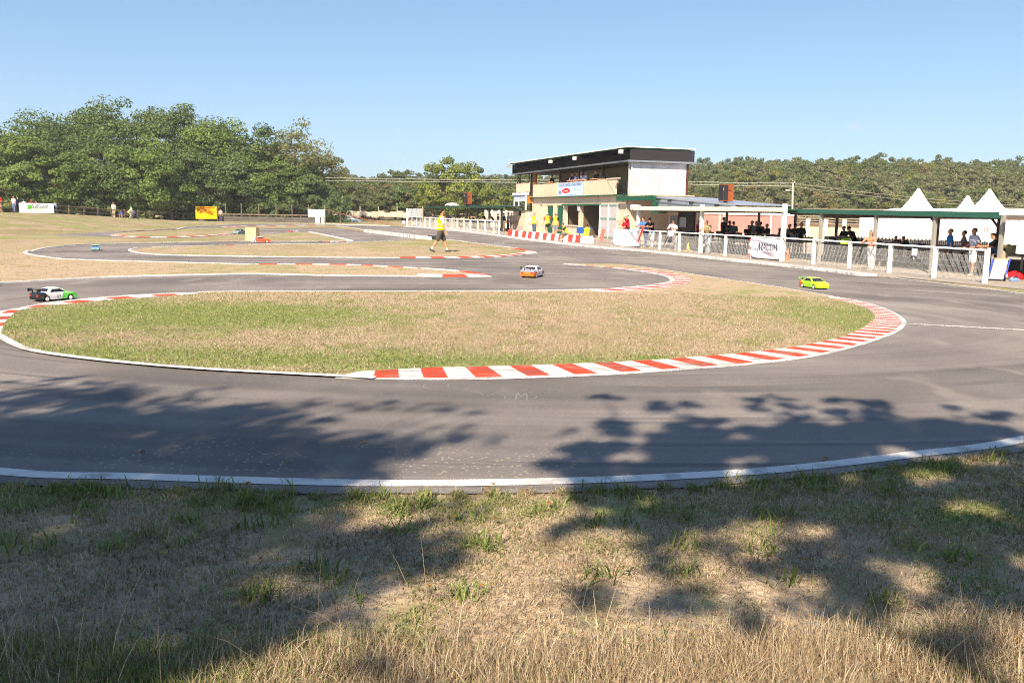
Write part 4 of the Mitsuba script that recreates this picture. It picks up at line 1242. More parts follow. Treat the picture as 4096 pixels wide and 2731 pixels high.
def figure(J, legs='trousers', sleeve='short', hat=None, hair='short', vest=False, shirt=True, slim=1.0):
    """The meshes of a figure: body (one continuous surface), clothing, hair or cap, shoes."""
    M = {}
    hd, nd, fw = J['head'], J['nd'], J['fwd']
    sd = np.cross(fw, nd)
    sd /= np.linalg.norm(sd)
    fw = np.cross(nd, sd)
    body = [hull((hd + 0.02 * nd, (0.073, 0.09, 0.085)), (hd - 0.055 * nd + 0.035 * fw, (0.052, 0.05, 0.045)), fine=True),
            hull((hd - 0.005 * nd + 0.088 * fw, 0.012), (hd - 0.03 * nd + 0.104 * fw, 0.013)),                                   # nose
            hull((hd + 0.028 * nd + 0.078 * fw - 0.035 * sd, 0.014), (hd + 0.028 * nd + 0.078 * fw + 0.035 * sd, 0.014)),        # brow
            hull((hd - 0.062 * nd + 0.078 * fw - 0.018 * sd, 0.010), (hd - 0.062 * nd + 0.078 * fw + 0.018 * sd, 0.010)),        # lips
            hull((hd - 0.105 * nd + 0.068 * fw, 0.018), (hd - 0.085 * nd + 0.05 * fw, 0.03))]                                    # chin
    for s in (-1, 1):
        body.append(hull((hd + 0.015 * nd + s * 0.075 * sd, (0.012, 0.022, 0.026)), (hd - 0.02 * nd + s * 0.073 * sd, (0.010, 0.015, 0.016))))
    body.append(hull((J['neck'] - 0.03 * J['d'], 0.06), (hd - 0.06 * nd, 0.05)))
    ch, wa, hp = J['chest'], J['waist'], J['hip']
    body.append(hull((J['s0'], 0.055), (J['s1'], 0.055), (ch, (0.15, 0.105, 0.10)), fine=True))
    body.append(hull((ch, (0.155, 0.105, 0.09)), (wa, (0.135, 0.095, 0.08)), fine=True))
    body.append(hull((wa, (0.135, 0.095, 0.08)), (hp, (0.15, 0.105, 0.09)), fine=True))
    for k in (0, 1):
        body += [hull((J['s%d' % k], 0.055), (J['e%d' % k], 0.04)), hull((J['e%d' % k], 0.041), (J['w%d' % k], 0.027)), hand(J, k)]
        body += [hull((J['h%d' % k], 0.088), (J['k%d' % k], 0.054)), hull((J['k%d' % k], 0.056), (J['a%d' % k] + (J['k%d' % k] - J['a%d' % k]) * 0.62, 0.055), (J['a%d' % k], 0.036))]
        a = J['a%d' % k]
        body.append(hull((a, 0.036), (a + (0, 0.12, -0.055), 0.028)))
    M['body'] = mesh_of(union(body))
    eyes = [trimesh.creation.icosphere(1, 0.011) for _ in (0, 1)]
    for s, e in zip((-1, 1), eyes):
        e.apply_translation(hd + 0.004 * nd + 0.083 * fw + s * 0.03 * sd)
    M['eyes'] = cat_mesh(eyes)
    g = 0.016
    if shirt:
        sh = [hull((J['s0'], 0.055 + g), (J['s1'], 0.055 + g), (ch, (0.15 + g, 0.105 + g, 0.10)), fine=True), hull((ch, (0.155 + g, 0.105 + g, 0.09)), (wa, (0.145 + g, 0.10 + g, 0.08)), fine=True),
              hull((wa, (0.145 + g, 0.10 + g, 0.08)), (hp + 0.03 * J['d'], (0.157 + g, 0.108 + g, 0.07)), fine=True), hull((J['neck'] - 0.06 * J['d'], 0.075), (J['neck'] - 0.02 * J['d'], 0.066))]
        for k in (0, 1):
            s_, e_, w_ = J['s%d' % k], J['e%d' % k], J['w%d' % k]
            if sleeve == 'short':
                sh.append(hull((s_, 0.055 + g), (s_ + 0.62 * (e_ - s_), 0.052 + g)))
            elif sleeve == 'long':
                sh += [hull((s_, 0.055 + g), (e_, 0.042 + g)), hull((e_, 0.042 + g), (s_ * 0 + e_ + 0.93 * (w_ - e_), 0.03 + g))]
        M['shirt'] = mesh_of(union(sh))
    if vest:
        v = 0.034
        sh = [hull((J['s0'] * 0.8 + J['s1'] * 0.2, 0.055 + v), (J['s1'] * 0.8 + J['s0'] * 0.2, 0.055 + v), (ch, (0.155 + v, 0.105 + v, 0.10)), fine=True), hull((ch, (0.155 + v, 0.105 + v, 0.09)), (wa, (0.155 + v, 0.105 + v, 0.08)), fine=True),
              hull((wa, (0.155 + v, 0.105 + v, 0.08)), (hp + 0.0 * J['d'], (0.165 + v, 0.118 + v, 0.06)), fine=True)]
        M['vest'] = mesh_of(union(sh))
        bands = [hull((wa + 0.05 * J['d'], (0.160 + v, 0.11 + v, 0.02)), (wa + 0.075 * J['d'], (0.160 + v, 0.11 + v, 0.02)), fine=True), hull((hp + 0.075 * J['d'], (0.168 + v, 0.118 + v, 0.02)), (hp + 0.10 * J['d'], (0.168 + v, 0.118 + v, 0.02)), fine=True)]
        M['reflective_band'] = mesh_of(union(bands))
    tr = [hull((hp + 0.05 * J['d'], (0.155 + g, 0.108 + g, 0.06)), (J['h0'], 0.09 + g), (J['h1'], 0.09 + g), fine=True)]
    for k in (0, 1):
        h_, k_, a_ = J['h%d' % k], J['k%d' % k], J['a%d' % k]
        if legs == 'trousers':
            tr += [hull((h_, 0.088 + g), (k_, 0.06 + g)), hull((k_, 0.06 + g), (a_ + (0, 0, 0.0), 0.05 + g))]
        else:
            tr += [hull((h_, 0.09 + g), (h_ + 0.92 * (k_ - h_), 0.075 + g))]
    M['trousers' if legs == 'trousers' else 'shorts'] = mesh_of(union(tr))
    shoes, socks = [], []
    for k in (0, 1):
        a, kn = J['a%d' % k], J['k%d' % k]
        sd_ = (a - kn) / np.linalg.norm(a - kn)
        toe = np.array([0, -sd_[2], sd_[1]])                      # the foot stands square to the shin ...
        toe = toe * 0.45 + np.array([0, 1.0, -0.12]) * 0.55       # ... but tends to lie flat
        toe /= np.linalg.norm(toe)
        dn = -np.cross(toe, [-1, 0, 0])
        dn = dn if dn[2] < 0 else -dn
        shoes.append(hull((a + 0.045 * dn - 0.055 * toe, 0.04), (a + 0.045 * dn, 0.046), (a + 0.062 * dn + 0.135 * toe, (0.042, 0.04, 0.026))))
        socks.append(hull((a, 0.043), (a - 0.09 * sd_, 0.041)))
    for k, m in enumerate(shoes):
        M['shoe' + ('_001' if k else '')] = mesh_of(m)
    if legs == 'shorts':
        M['socks'] = mesh_of(union(socks))
    cap = m3.Manifold.hull_points(hd + 0.03 * nd + BALL2 * np.array([0.085, 0.102, 0.09]))
    if hat == 'cap':
        dome = cap.trim_by_plane(tuple(nd), float(np.dot(hd + 0.035 * nd, nd)))
        brim = hull((hd + 0.045 * nd + 0.07 * fw - 0.05 * sd, 0.012), (hd + 0.045 * nd + 0.07 * fw + 0.05 * sd, 0.012), (hd + 0.035 * nd + 0.165 * fw - 0.03 * sd, 0.008), (hd + 0.035 * nd + 0.165 * fw + 0.03 * sd, 0.008))
        M['cap'] = mesh_of(union([dome, brim]))
    elif hat == 'helmet':
        big = m3.Manifold.hull_points(hd + 0.035 * nd + BALL2 * np.array([0.11, 0.13, 0.105]))
        M['helmet'] = mesh_of(big.trim_by_plane(tuple(nd), float(np.dot(hd + 0.02 * nd, nd))))
    if hair != 'none' :
        back = m3.Manifold.hull_points(hd + 0.022 * nd - 0.012 * fw + BALL2 * np.array([0.08, 0.098, 0.094]))
        cut = nd * 0.75 - fw * 0.66
        back = back.trim_by_plane(tuple(cut), float(np.dot(hd + 0.03 * nd, cut)))
        if hair == 'long':
            back = union([back, hull((hd - 0.07 * fw + 0.03 * nd, 0.06), (hd - 0.08 * fw - 0.16 * nd, 0.055))])
        M['hair'] = mesh_of(back)
    return M


SKIN = lin('#c79274')
SKINS = [lin('#c79274'), lin('#b9805f'), lin('#d3a288'), lin('#a9714f')]
FIGS = {}
POSES = {
    'walk': dict(lean=4, thigh=(24, -22), knee=(6, 10), arm=(-4, 8), elbow=(10, 14), abd=(9, 6), nod=4),
    'stand': dict(lean=1, thigh=(2, -2), knee=(2, 3), arm=(2, 4), elbow=(16, 14), abd=(10, 9)),
    'lean': dict(lean=27, thigh=(6, -10), knee=(4, 2), arm=(52, 46), elbow=(42, 48), abd=(14, 14), inward=(30, 36), nod=-8),
    'sit': dict(lean=32, thigh=(84, 80), knee=(84, 76), arm=(42, 36), elbow=(56, 58), abd=(12, 14), inward=(26, 24), nod=8, seat=0.57, splay=0.08),
    'step': dict(lean=12, thigh=(62, -4), knee=(78, 4), arm=(30, 10), elbow=(40, 20), abd=(10, 8), nod=6),
    'work': dict(lean=34, thigh=(4, -8), knee=(4, 4), arm=(52, 44), elbow=(36, 44), abd=(10, 10), inward=(22, 20), nod=16),
    'hips': dict(lean=2, thigh=(3, -3), knee=(2, 2), arm=(-14, -16), elbow=(72, 76), abd=(38, 38), inward=(62, 62)),
    'hold': dict(lean=5, thigh=(3, -3), knee=(3, 2), arm=(16, 14), elbow=(74, 76), abd=(14, 14), inward=(38, 38), nod=12),
    'point': dict(lean=6, thigh=(4, -5), knee=(3, 2), arm=(78, 30), elbow=(6, 60), abd=(6, 12), inward=(4, 40), nod=2),
    'ride': dict(lean=38, thigh=(74, 40), knee=(80, 58), arm=(56, 56), elbow=(12, 12), abd=(8, 8), nod=-18, seat=0.78),
    'squat': dict(lean=24, thigh=(112, 108), knee=(128, 124), arm=(50, 46), elbow=(30, 34), abd=(12, 12), inward=(20, 20), nod=6, seat=0.30, splay=0.06),
}
TOPS = {}


def person(label, pose, at, yaw, size=1.0, shirt='#888888', legs='trousers', low='#2b3040', sleeve='short', hat=None, hatcol='#dddddd', hair='short', haircol='#2a211a', vest=None, skin=0, shoes='#3a3a3c', bare=False, group=None, grounded=True, top=None):
    """at: where the feet stand. yaw: degrees, 0 looks along +y, 90 looks along -x. top: height of the crown above the feet, if it is to set the size."""
    kk = (pose, legs, sleeve, hat, hair, bool(vest), bare)
    if kk not in FIGS:
        J = skeleton(**POSES[pose])
        m = figure(J, legs, sleeve, hat, hair, bool(vest), not bare)
        FIGS[kk] = m
        TOPS[pose] = J['head'][2] + 0.12
    if top is not None:
        size = float(np.clip(top / TOPS[pose], 0.78, 1.14))
    t = thing('person', label, 'person', group)
    M = xf(at, math.radians(yaw), size)
    cols = {'body': SKINS[skin % 4], 'eyes': (0.02, 0.015, 0.012), 'shirt': lin(shirt), 'vest': lin(vest) if vest else None, 'reflective_band': lin('#e8f0c0'), 'trousers': lin(low), 'shorts': lin(low), 'shoe': lin(shoes), 'shoe_001': lin(shoes),
            'socks': lin('#e4e4e4'), 'cap': lin(hatcol), 'helmet': lin(hatcol), 'hair': lin(haircol)}
    for name, m in FIGS[kk].items():
        obj(name, m, 'cloth' if name not in ('helmet',) else 'lacquer', t, color=cols[name], smooth=45 if name in ('body', 'shirt') else False, to_world=M)
    return t


def toward(yaw_world_dir):
    d = np.asarray(yaw_world_dir, float)
    return math.degrees(math.atan2(-d[0], d[1]))


FACE_TRACK, FACE_PIT = toward(-HB), toward(HB)
ALONG_FAR, ALONG_NEAR = toward(HA), toward(-HA)


def stand_at(px, py_top, b, zf=None):
    """(feet, height of the crown above them) of someone on the plane B = b whose crown is at this pixel."""
    _, z, q = onB(px, py_top, b)
    g = float(ground_z(q[0], q[1])) + 0.02 if zf is None else zf
    return np.array([q[0], q[1], g]), q[2] - g


LIME = '#dcf21e'
# the marshal who walks over the island
q = G(1762, 1010)
q[2] += 0.03
person('marshal in yellow safety vest and dark shorts walking across the grass island', 'walk', q, -72, shirt='#e8eef0', legs='shorts', low='#55504f', vest=LIME, shoes='#4a5058', haircol='#3a2a20', top=(1010 - 846) / (3500 / q[1]) + 0.02)
# marshals at the striped row
def row(px, py, b, *a, zf=None, **k):
    f, t = stand_at(px, py, b, zf)
    k.setdefault('top', t)
    return person(a[0], a[1], f, a[2], **k)


row(2138, 851, -3.9, 'marshal in yellow vest and blue jeans standing before the kiosk', 'stand', FACE_TRACK + 40, shirt='#b8b8bc', low='#4f6478', vest=LIME, haircol='#6a625c')
row(2126, 858, -2.9, 'person in a white shirt half hidden behind the marshal in blue jeans', 'stand', FACE_TRACK + 30, shirt='#ece6e2', low='#cfc4b8', haircol='#d8d0c8', hat='cap', hatcol='#eeeae6')
row(2192, 850, -3.9, 'marshal in yellow vest and pale cap with one foot raised on the striped row', 'step', FACE_TRACK + 45, shirt='#d84a50', legs='shorts', low='#2c2a26', vest=LIME, hat='cap', hatcol='#c9cdd0', skin=2)
row(2224, 853, -3.7, 'marshal in yellow vest over a navy shirt standing in front of the green doors', 'stand', FACE_TRACK + 35, shirt='#20283c', legs='shorts', low='#7f8496', vest=LIME, hat='cap', hatcol='#7a7c7a')


def on_row(px):
    """The top of the striped row at this pixel column."""
    for p, q in zip(ga[:-1], ga[1:]):
        xs = [2048 + FOCAL * (CAM * 0 + v - CAM) @ RIGHT / ((v - CAM) @ FWD) for v in (p, q)]
        if xs[0] <= px <= xs[1]:
            d_ = (q - p) / np.linalg.norm(q - p)
            return p + (q - p) * (px - xs[0]) / (xs[1] - xs[0]) + np.array([-d_[1], d_[0], 0]) * 0.21
    return ga[-1]


q = on_row(2263)
person('marshal in yellow vest and grey cap sitting on the striped row facing the track', 'sit', np.array([q[0], q[1], q[2]]), FACE_TRACK - 8, 1.0, shirt='#2c3650', legs='shorts', low='#6e6a60', vest=LIME, hat='cap', hatcol='#5c6468')
q = on_row(2334)
person('marshal in yellow vest sitting at the right end of the striped row, seen from behind', 'sit', np.array([q[0], q[1], q[2] - 0.02]), FACE_PIT + 55, 1.0, shirt='#787c88', legs='shorts', low='#5c5e66', vest=LIME, hat='cap', hatcol='#b8b4b8')
row(2379, 850, 1.6, 'person in a dark red shirt standing inside the open doorway', 'stand', FACE_TRACK, shirt='#7a2530', low='#2a2a30')
row(2015, 852, -2.2, 'person in black with a backpack beside the kiosk', 'stand', FACE_PIT + 20, shirt='#16161a', legs='shorts', low='#8d8274', sleeve='long')
row(2033, 849, -1.7, 'person in a grey shirt and black trousers beside the kiosk', 'stand', FACE_PIT - 20, shirt='#8f9098', low='#17181c')
row(2047, 851, -1.3, 'person with white cap and pale clothes against the kiosk wall', 'stand', FACE_TRACK + 60, shirt='#a39a98', low='#8d8480', hat='cap', hatcol='#e6e2de', skin=2)
# by the draped banner
row(2513, 848, -2.5, 'man in a red shirt and white cap pointing over the draped banner', 'point', toward((-1, -0.1, 0)), shirt='#cf1f38', low='#3a3c46', hat='cap', hatcol='#f0f0ee')
row(2502, 872, -2.8, 'shorter person in a red top standing before the man in the white cap', 'hold', toward((-1, -0.25, 0)), shirt='#c22a3c', low='#c8b8a8', skin=2)
# along the pit fence
row(2585, 869, -3.0, 'man in a blue shirt leaning on the pit fence beside the white frame post', 'lean', FACE_TRACK + 25, shirt='#4f86d8', low='#2c4a86')
row(2610, 871, -2.9, 'man in black shirt, dark cap and pale jeans leaning on the pit fence', 'lean', FACE_TRACK + 30, shirt='#17181b', low='#a9bac8', hat='cap', hatcol='#24262a', shoes='#d8d8d8')
row(2702, 877, -2.9, 'grey-haired person in a pale pink shirt leaning on the pit fence', 'lean', FACE_TRACK + 40, shirt='#e6d2d2', low='#a59f98', haircol='#8f8a86', shoes='#dddddd', skin=2, sleeve='long')
row(2836, 880, -2.9, 'man in a khaki shirt and white cap leaning on the pit fence', 'lean', FACE_TRACK + 35, shirt='#9a9474', low='#a3aebf', hat='cap', hatcol='#e6e2de')
row(2797, 879, 1.2, 'person in a red shirt standing behind the fence under the cream beam', 'stand', FACE_TRACK - 60, shirt='#d03040', low='#20242c')
row(3492, 921, -3.5, 'bare-chested person in sunglasses and white trousers leaning on the pit fence', 'lean', FACE_TRACK + 30, low='#e6e4e2', bare=True, haircol='#5a3f2c', shoes='#e4e4e4', skin=0)
# in the shade of the canopies
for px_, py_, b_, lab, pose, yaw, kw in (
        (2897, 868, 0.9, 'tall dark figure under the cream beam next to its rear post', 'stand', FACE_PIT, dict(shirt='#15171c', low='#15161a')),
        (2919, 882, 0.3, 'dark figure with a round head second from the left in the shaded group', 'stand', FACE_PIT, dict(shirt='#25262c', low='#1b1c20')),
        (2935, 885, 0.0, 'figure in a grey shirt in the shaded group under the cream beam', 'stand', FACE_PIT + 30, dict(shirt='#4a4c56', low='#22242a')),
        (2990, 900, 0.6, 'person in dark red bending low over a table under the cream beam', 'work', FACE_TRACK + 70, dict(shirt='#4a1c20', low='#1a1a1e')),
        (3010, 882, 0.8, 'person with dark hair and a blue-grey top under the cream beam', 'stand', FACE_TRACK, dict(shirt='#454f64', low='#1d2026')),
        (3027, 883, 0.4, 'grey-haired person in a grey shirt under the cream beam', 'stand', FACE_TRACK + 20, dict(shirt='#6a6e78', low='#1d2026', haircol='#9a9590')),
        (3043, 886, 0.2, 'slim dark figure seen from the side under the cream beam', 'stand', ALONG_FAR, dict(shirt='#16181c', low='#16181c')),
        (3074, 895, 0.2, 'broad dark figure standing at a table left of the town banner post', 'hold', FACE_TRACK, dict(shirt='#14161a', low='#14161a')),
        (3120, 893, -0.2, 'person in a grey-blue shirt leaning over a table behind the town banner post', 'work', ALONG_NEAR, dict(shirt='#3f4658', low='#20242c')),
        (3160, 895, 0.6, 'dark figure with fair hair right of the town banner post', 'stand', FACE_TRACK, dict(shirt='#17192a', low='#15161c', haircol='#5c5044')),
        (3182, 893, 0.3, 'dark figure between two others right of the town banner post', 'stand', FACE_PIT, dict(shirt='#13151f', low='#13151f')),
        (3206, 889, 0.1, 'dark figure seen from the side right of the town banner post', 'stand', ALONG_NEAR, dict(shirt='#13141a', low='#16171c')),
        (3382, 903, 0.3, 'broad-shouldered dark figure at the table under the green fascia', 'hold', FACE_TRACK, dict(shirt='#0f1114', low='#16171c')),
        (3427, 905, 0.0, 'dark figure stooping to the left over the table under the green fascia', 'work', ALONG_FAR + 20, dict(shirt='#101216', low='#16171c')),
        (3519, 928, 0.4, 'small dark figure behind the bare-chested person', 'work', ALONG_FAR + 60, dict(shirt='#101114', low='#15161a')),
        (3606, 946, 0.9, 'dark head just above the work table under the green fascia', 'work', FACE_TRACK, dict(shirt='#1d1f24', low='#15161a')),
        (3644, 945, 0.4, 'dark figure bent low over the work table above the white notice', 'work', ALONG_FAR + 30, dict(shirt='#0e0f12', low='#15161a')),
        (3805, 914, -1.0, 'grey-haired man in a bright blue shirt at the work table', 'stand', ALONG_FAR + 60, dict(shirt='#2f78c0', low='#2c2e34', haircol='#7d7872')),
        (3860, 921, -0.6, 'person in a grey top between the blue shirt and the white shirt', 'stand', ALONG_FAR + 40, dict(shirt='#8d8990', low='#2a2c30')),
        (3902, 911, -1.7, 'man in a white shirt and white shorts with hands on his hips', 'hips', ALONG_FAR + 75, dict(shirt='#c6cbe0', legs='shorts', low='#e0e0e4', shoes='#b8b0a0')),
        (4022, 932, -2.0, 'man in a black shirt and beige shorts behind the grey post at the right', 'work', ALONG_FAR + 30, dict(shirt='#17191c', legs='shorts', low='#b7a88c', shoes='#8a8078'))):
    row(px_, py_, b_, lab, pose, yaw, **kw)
for px_, py_, b_, lab, pose, kw in (
        (1733, 846, -1.6, 'dark-haired person in a dark top, leftmost under the far canopy', 'stand', dict(shirt='#1c2024')),
        (1741, 853, -2.0, 'person in a blue-grey shirt beside the leftmost one under the far canopy', 'work', dict(shirt='#5a647c')),
        (1804, 850, -1.2, 'person in a grey shirt under the parasol of the far canopy', 'work', dict(shirt='#6a6f78')),
        (1838, 851, -1.4, 'dark figure right of the walking marshal under the far canopy', 'stand', dict(shirt='#1a2024')),
        (1864, 852, -1.0, 'dark figure left in the pair at the middle of the far canopy', 'stand', dict(shirt='#16181a')),
        (1881, 854, -1.0, 'dark green-clad figure at the middle of the far canopy', 'stand', dict(shirt='#1f3530')),
        (1894, 852, -0.8, 'dark figure right in the pair at the middle of the far canopy', 'stand', dict(shirt='#141618')),
        (1917, 846, -1.6, 'tall figure in dark blue under the far canopy', 'work', dict(shirt='#1d2430')),
        (1945, 854, -1.2, 'dark figure second from the right under the far canopy', 'work', dict(shirt='#131416')),
        (1976, 857, -1.6, 'person with tanned arms under the right end of the far canopy', 'work', dict(shirt='#1b1d20')),
        (1993, 854, -1.8, 'grey-haired person in a green-grey shirt at the right end of the far canopy', 'stand', dict(shirt='#5d6a62', haircol='#a39a90'))):
    row(px_, py_, b_, lab, pose, FACE_TRACK, low='#23252a', **kw)
# drivers in the gallery
for k, (px_, py_, lab, pose, shirt) in enumerate(((2212, 685, 'dark-clad person in the wooden part of the gallery', 'hold', '#16171a'), (2294, 683, 'driver in navy, leftmost of the group in the gallery', 'hold', '#2d3a5c'),
                                                  (2312, 679, 'driver in a blue-grey shirt, second in the gallery group', 'hold', '#7a86a6'), (2331, 676, 'fair-haired driver in a blue-grey shirt, third in the gallery group', 'hold', '#7c88ac'),
                                                  (2346, 672, 'tall driver in a blue cap and grey-blue shirt in the gallery', 'hold', '#8c98b8'), (2389, 671, 'person in black standing right of the drivers in the gallery', 'hold', '#131418'),
                                                  (2417, 684, 'person in dark green at the right end of the gallery group', 'hold', '#24332c'))):
    row(px_, py_, 0.26, lab, pose, FACE_TRACK + 12, zf=3.25, shirt=shirt, low='#24262c', hat='cap' if k == 4 else None, hatcol='#2c3a6c', haircol='#a08a58' if k == 3 else '#2a211a')
for k, px_ in enumerate((2281, 2303, 2325, 2343)):
    q = onB(px_, (716, 711, 707, 706)[k], 0.12)[2]
    t = thing('radio_transmitter', ['white hand-held transmitter, leftmost on the gallery parapet', 'white hand-held transmitter, second on the gallery parapet', 'white hand-held transmitter, third on the gallery parapet',
                                    'white hand-held transmitter, rightmost on the gallery parapet'][k], 'transmitter')
    obj('case', place(box(-0.11, 0.11, -0.05, 0.05, -0.09, 0.09), q, math.radians(FACE_TRACK)), 'paint', t, color=WHITE)
    obj('wheel', bar(q + (-0.05, -0.1, 0.1), q + (0.05, -0.1, 0.1), 0.05, 10), 'paint', t, color=lin('#b04a40'))
    obj('aerial', bar(q, q + (0.05, 0, 0.4), 0.008, 5), 'steel', t, color=lin('#c0c0c0'))
# people by the bank fence
def bank(px, py_foot, py_top, y, *a, **k):
    q = atY(px, py_foot, y)
    q[2] = float(ground_z(q[0], q[1]))
    top = atY(px, py_top, y)[2] - q[2]
    return person(a[0], a[1], q, a[2], top=top, **k)


bank(2, 848, 781, 91, 'person in a red shirt at the left end of the bank fence', 'stand', 180, shirt='#d6222c', low='#b07a60')
bank(57, 848, 785, 91, 'person in a pale red and white top and jeans by the bank fence', 'stand', 175, shirt='#dcc4be', low='#6f7aa0', haircol='#9a8a80')
bank(74, 850, 788, 92, 'person in dark navy next to the pale top by the bank fence', 'stand', 200, shirt='#1f2438', low='#22263a')
bank(98, 851, 798, 95, 'person in a light blue shirt behind the white banner on the bank', 'stand', 180, shirt='#b4c0d4', low='#3a3f50')
bank(128, 853, 797, 96, 'person in dark red behind the white banner on the bank', 'stand', 185, shirt='#7c2024', low='#33262a')
bank(150, 853, 803, 96, 'second person in dark red behind the white banner, lower than the first', 'hold', 150, shirt='#6d2126', low='#33262a')
bank(229, 857, 808, 97, 'person in blue and white at the right end of the white banner', 'lean', 160, shirt='#8fa2cc', low='#39425c')
bank(456, 868, 810, 112, 'pale-clothed person in the shade of the trees behind the bank fence', 'stand', 180, shirt='#d8c8b4', low='#b8a890', skin=2)
t_c = bank(515, 880, 827, 100, 'cyclist in yellow with a bright green helmet by the bank fence', 'ride', -70, shirt='#d6d67c', low='#c9c48c', hat='helmet', hatcol='#3fd24a')
bank(537, 880, 833, 99, 'cyclist in pale blue with a white helmet by the bank fence', 'ride', 150, shirt='#a9b6d2', low='#8a90a0', hat='helmet', hatcol='#ecebee')
bank(488, 878, 854, 101, 'child in a blue top crouching in the grass by the bank fence', 'squat', 180, shirt='#3a62c8', low='#c89a80')
bank(883, 872, 836, 121, 'person in a pale pink top right of the yellow banner', 'stand', 180, shirt='#d9b4b0', low='#5a5f74')


def bicycle(label, at, yaw, sc, col):
    t = thing('bicycle', label, 'bicycle')
    M = xf(at, math.radians(yaw), sc)
    def put(name, mesh, c, mat='paint'):
        mesh.apply_transform(M)
        obj(name, mesh, mat, t, color=c)
    for y in (-0.48, 0.48):
        w = trimesh.creation.torus(0.29, 0.022, major_sections=20, minor_sections=6)
        w.apply_transform(trimesh.transformations.rotation_matrix(math.pi / 2, [0, 1, 0]))
        w.apply_translation((0, y, 0.31))
        put('wheel', w, (0.02, 0.02, 0.02))
    fr = cat_mesh([bar((0, -0.48, 0.31), (0, -0.05, 0.32), 0.016, 6), bar((0, -0.05, 0.32), (0, 0.36, 0.66), 0.018, 6), bar((0, -0.14, 0.74), (0, 0.36, 0.70), 0.018, 6), bar((0, -0.05, 0.32), (0, -0.16, 0.78), 0.016, 6), bar((0, -0.48, 0.31), (0, -0.14, 0.7), 0.012, 6),
                   bar((0, 0.48, 0.31), (0, 0.34, 0.82), 0.018, 6)])
    put('frame', fr, lin(col))
    put('handlebar', bar((-0.26, 0.30, 0.9), (0.26, 0.30, 0.9), 0.014, 6), (0.05, 0.05, 0.05))
    put('saddle', hull_mesh(((0, -0.26, 0.80), 0.05), ((0, -0.06, 0.81), 0.025)), (0.02, 0.02, 0.02))


def hull_mesh(*b):
    return mesh_of(hull(*b))


for lab, px_, py_, y, yaw, col in (('small bicycle under the cyclist with the green helmet', 515, 880, 100, -70, '#8a8a3c'), ('small bicycle under the cyclist with the white helmet', 537, 880, 99, 150, '#9aa0b4')):
    q = atY(px_, py_, y)
    q[2] = float(ground_z(q[0], q[1]))
    bicycle(lab, q, yaw, 1.05, col)
# ---------------------------------------------------------------- model race cars (about one fifth of full size)
def car_shell(profile, width, warp, refine):
    m = trimesh.creation.extrude_polygon(profile, width, engine='earcut')
    v = np.column_stack([m.vertices[:, 0], m.vertices[:, 2] - width / 2, m.vertices[:, 1]])
    mm = m3.Manifold(m3.Mesh(np.ascontiguousarray(v, np.float32), np.array(m.faces)[:, [0, 2, 1]].astype(np.uint32).copy()))
    if mm.is_empty():
        mm = m3.Manifold(m3.Mesh(np.ascontiguousarray(v, np.float32), np.array(m.faces).astype(np.uint32).copy()))
    mm = mm.refine_to_length(refine)
    return mm.warp_batch(warp)


def body_warp(v):
    v = np.array(v, float)
    x, y, z = v.T
    k = 1 - 0.27 * sstep(0.175, 0.31, z)
    k = k * (1 - 0.14 * sstep(0.30, 0.46, x) - 0.10 * sstep(-0.32, -0.46, x))
    k = k * (1 - 0.05 * sstep(0.12, 0.05, z))
    v[:, 1] = y * k
    v[:, 2] = z - 0.10 * np.maximum(np.abs(y) - 0.10, 0) * sstep(0.12, 0.2, z)
    return v


PROFILE = [(-0.445, 0.045), (-0.455, 0.10), (-0.44, 0.165), (-0.40, 0.182), (-0.27, 0.190), (-0.17, 0.248), (-0.08, 0.268), (0.02, 0.266), (0.08, 0.250), (0.215, 0.180), (0.36, 0.160), (0.43, 0.125), (0.452, 0.085), (0.45, 0.045)]
ARCH = [(-0.275, 0.062), (0.275, 0.062)]
PROFILE = [(x, z if z < 0.06 else z * 1.13 - 0.004) for x, z in PROFILE]
profile = Polygon(PROFILE).buffer(0.012).buffer(-0.012)
for c in ARCH:
    profile = profile.difference(Point(c).buffer(0.075, quad_segs=6))
profile = max(getattr(profile, 'geoms', [profile]), key=lambda q: q.area)
SHELL = car_shell(profile, 0.40, body_warp, 0.035)
SIDEWIN = car_shell(Polygon([(-0.20, 0.210), (-0.135, 0.275), (0.05, 0.275), (0.15, 0.213)]), 0.408, body_warp, 0.03)
SIDEWIN = SIDEWIN - car_shell(Polygon([(-0.3, 0.0), (0.3, 0.0), (0.3, 0.4), (-0.3, 0.4)]), 0.392, body_warp, 0.03)
FRONTWIN = car_shell(Polygon([(0.092, 0.276), (0.205, 0.211), (0.200, 0.202), (0.088, 0.266)]).buffer(0.003), 0.335, body_warp, 0.03)
REARWIN = car_shell(Polygon([(-0.185, 0.272), (-0.262, 0.222), (-0.257, 0.212), (-0.18, 0.262)]).buffer(0.003), 0.31, body_warp, 0.03)


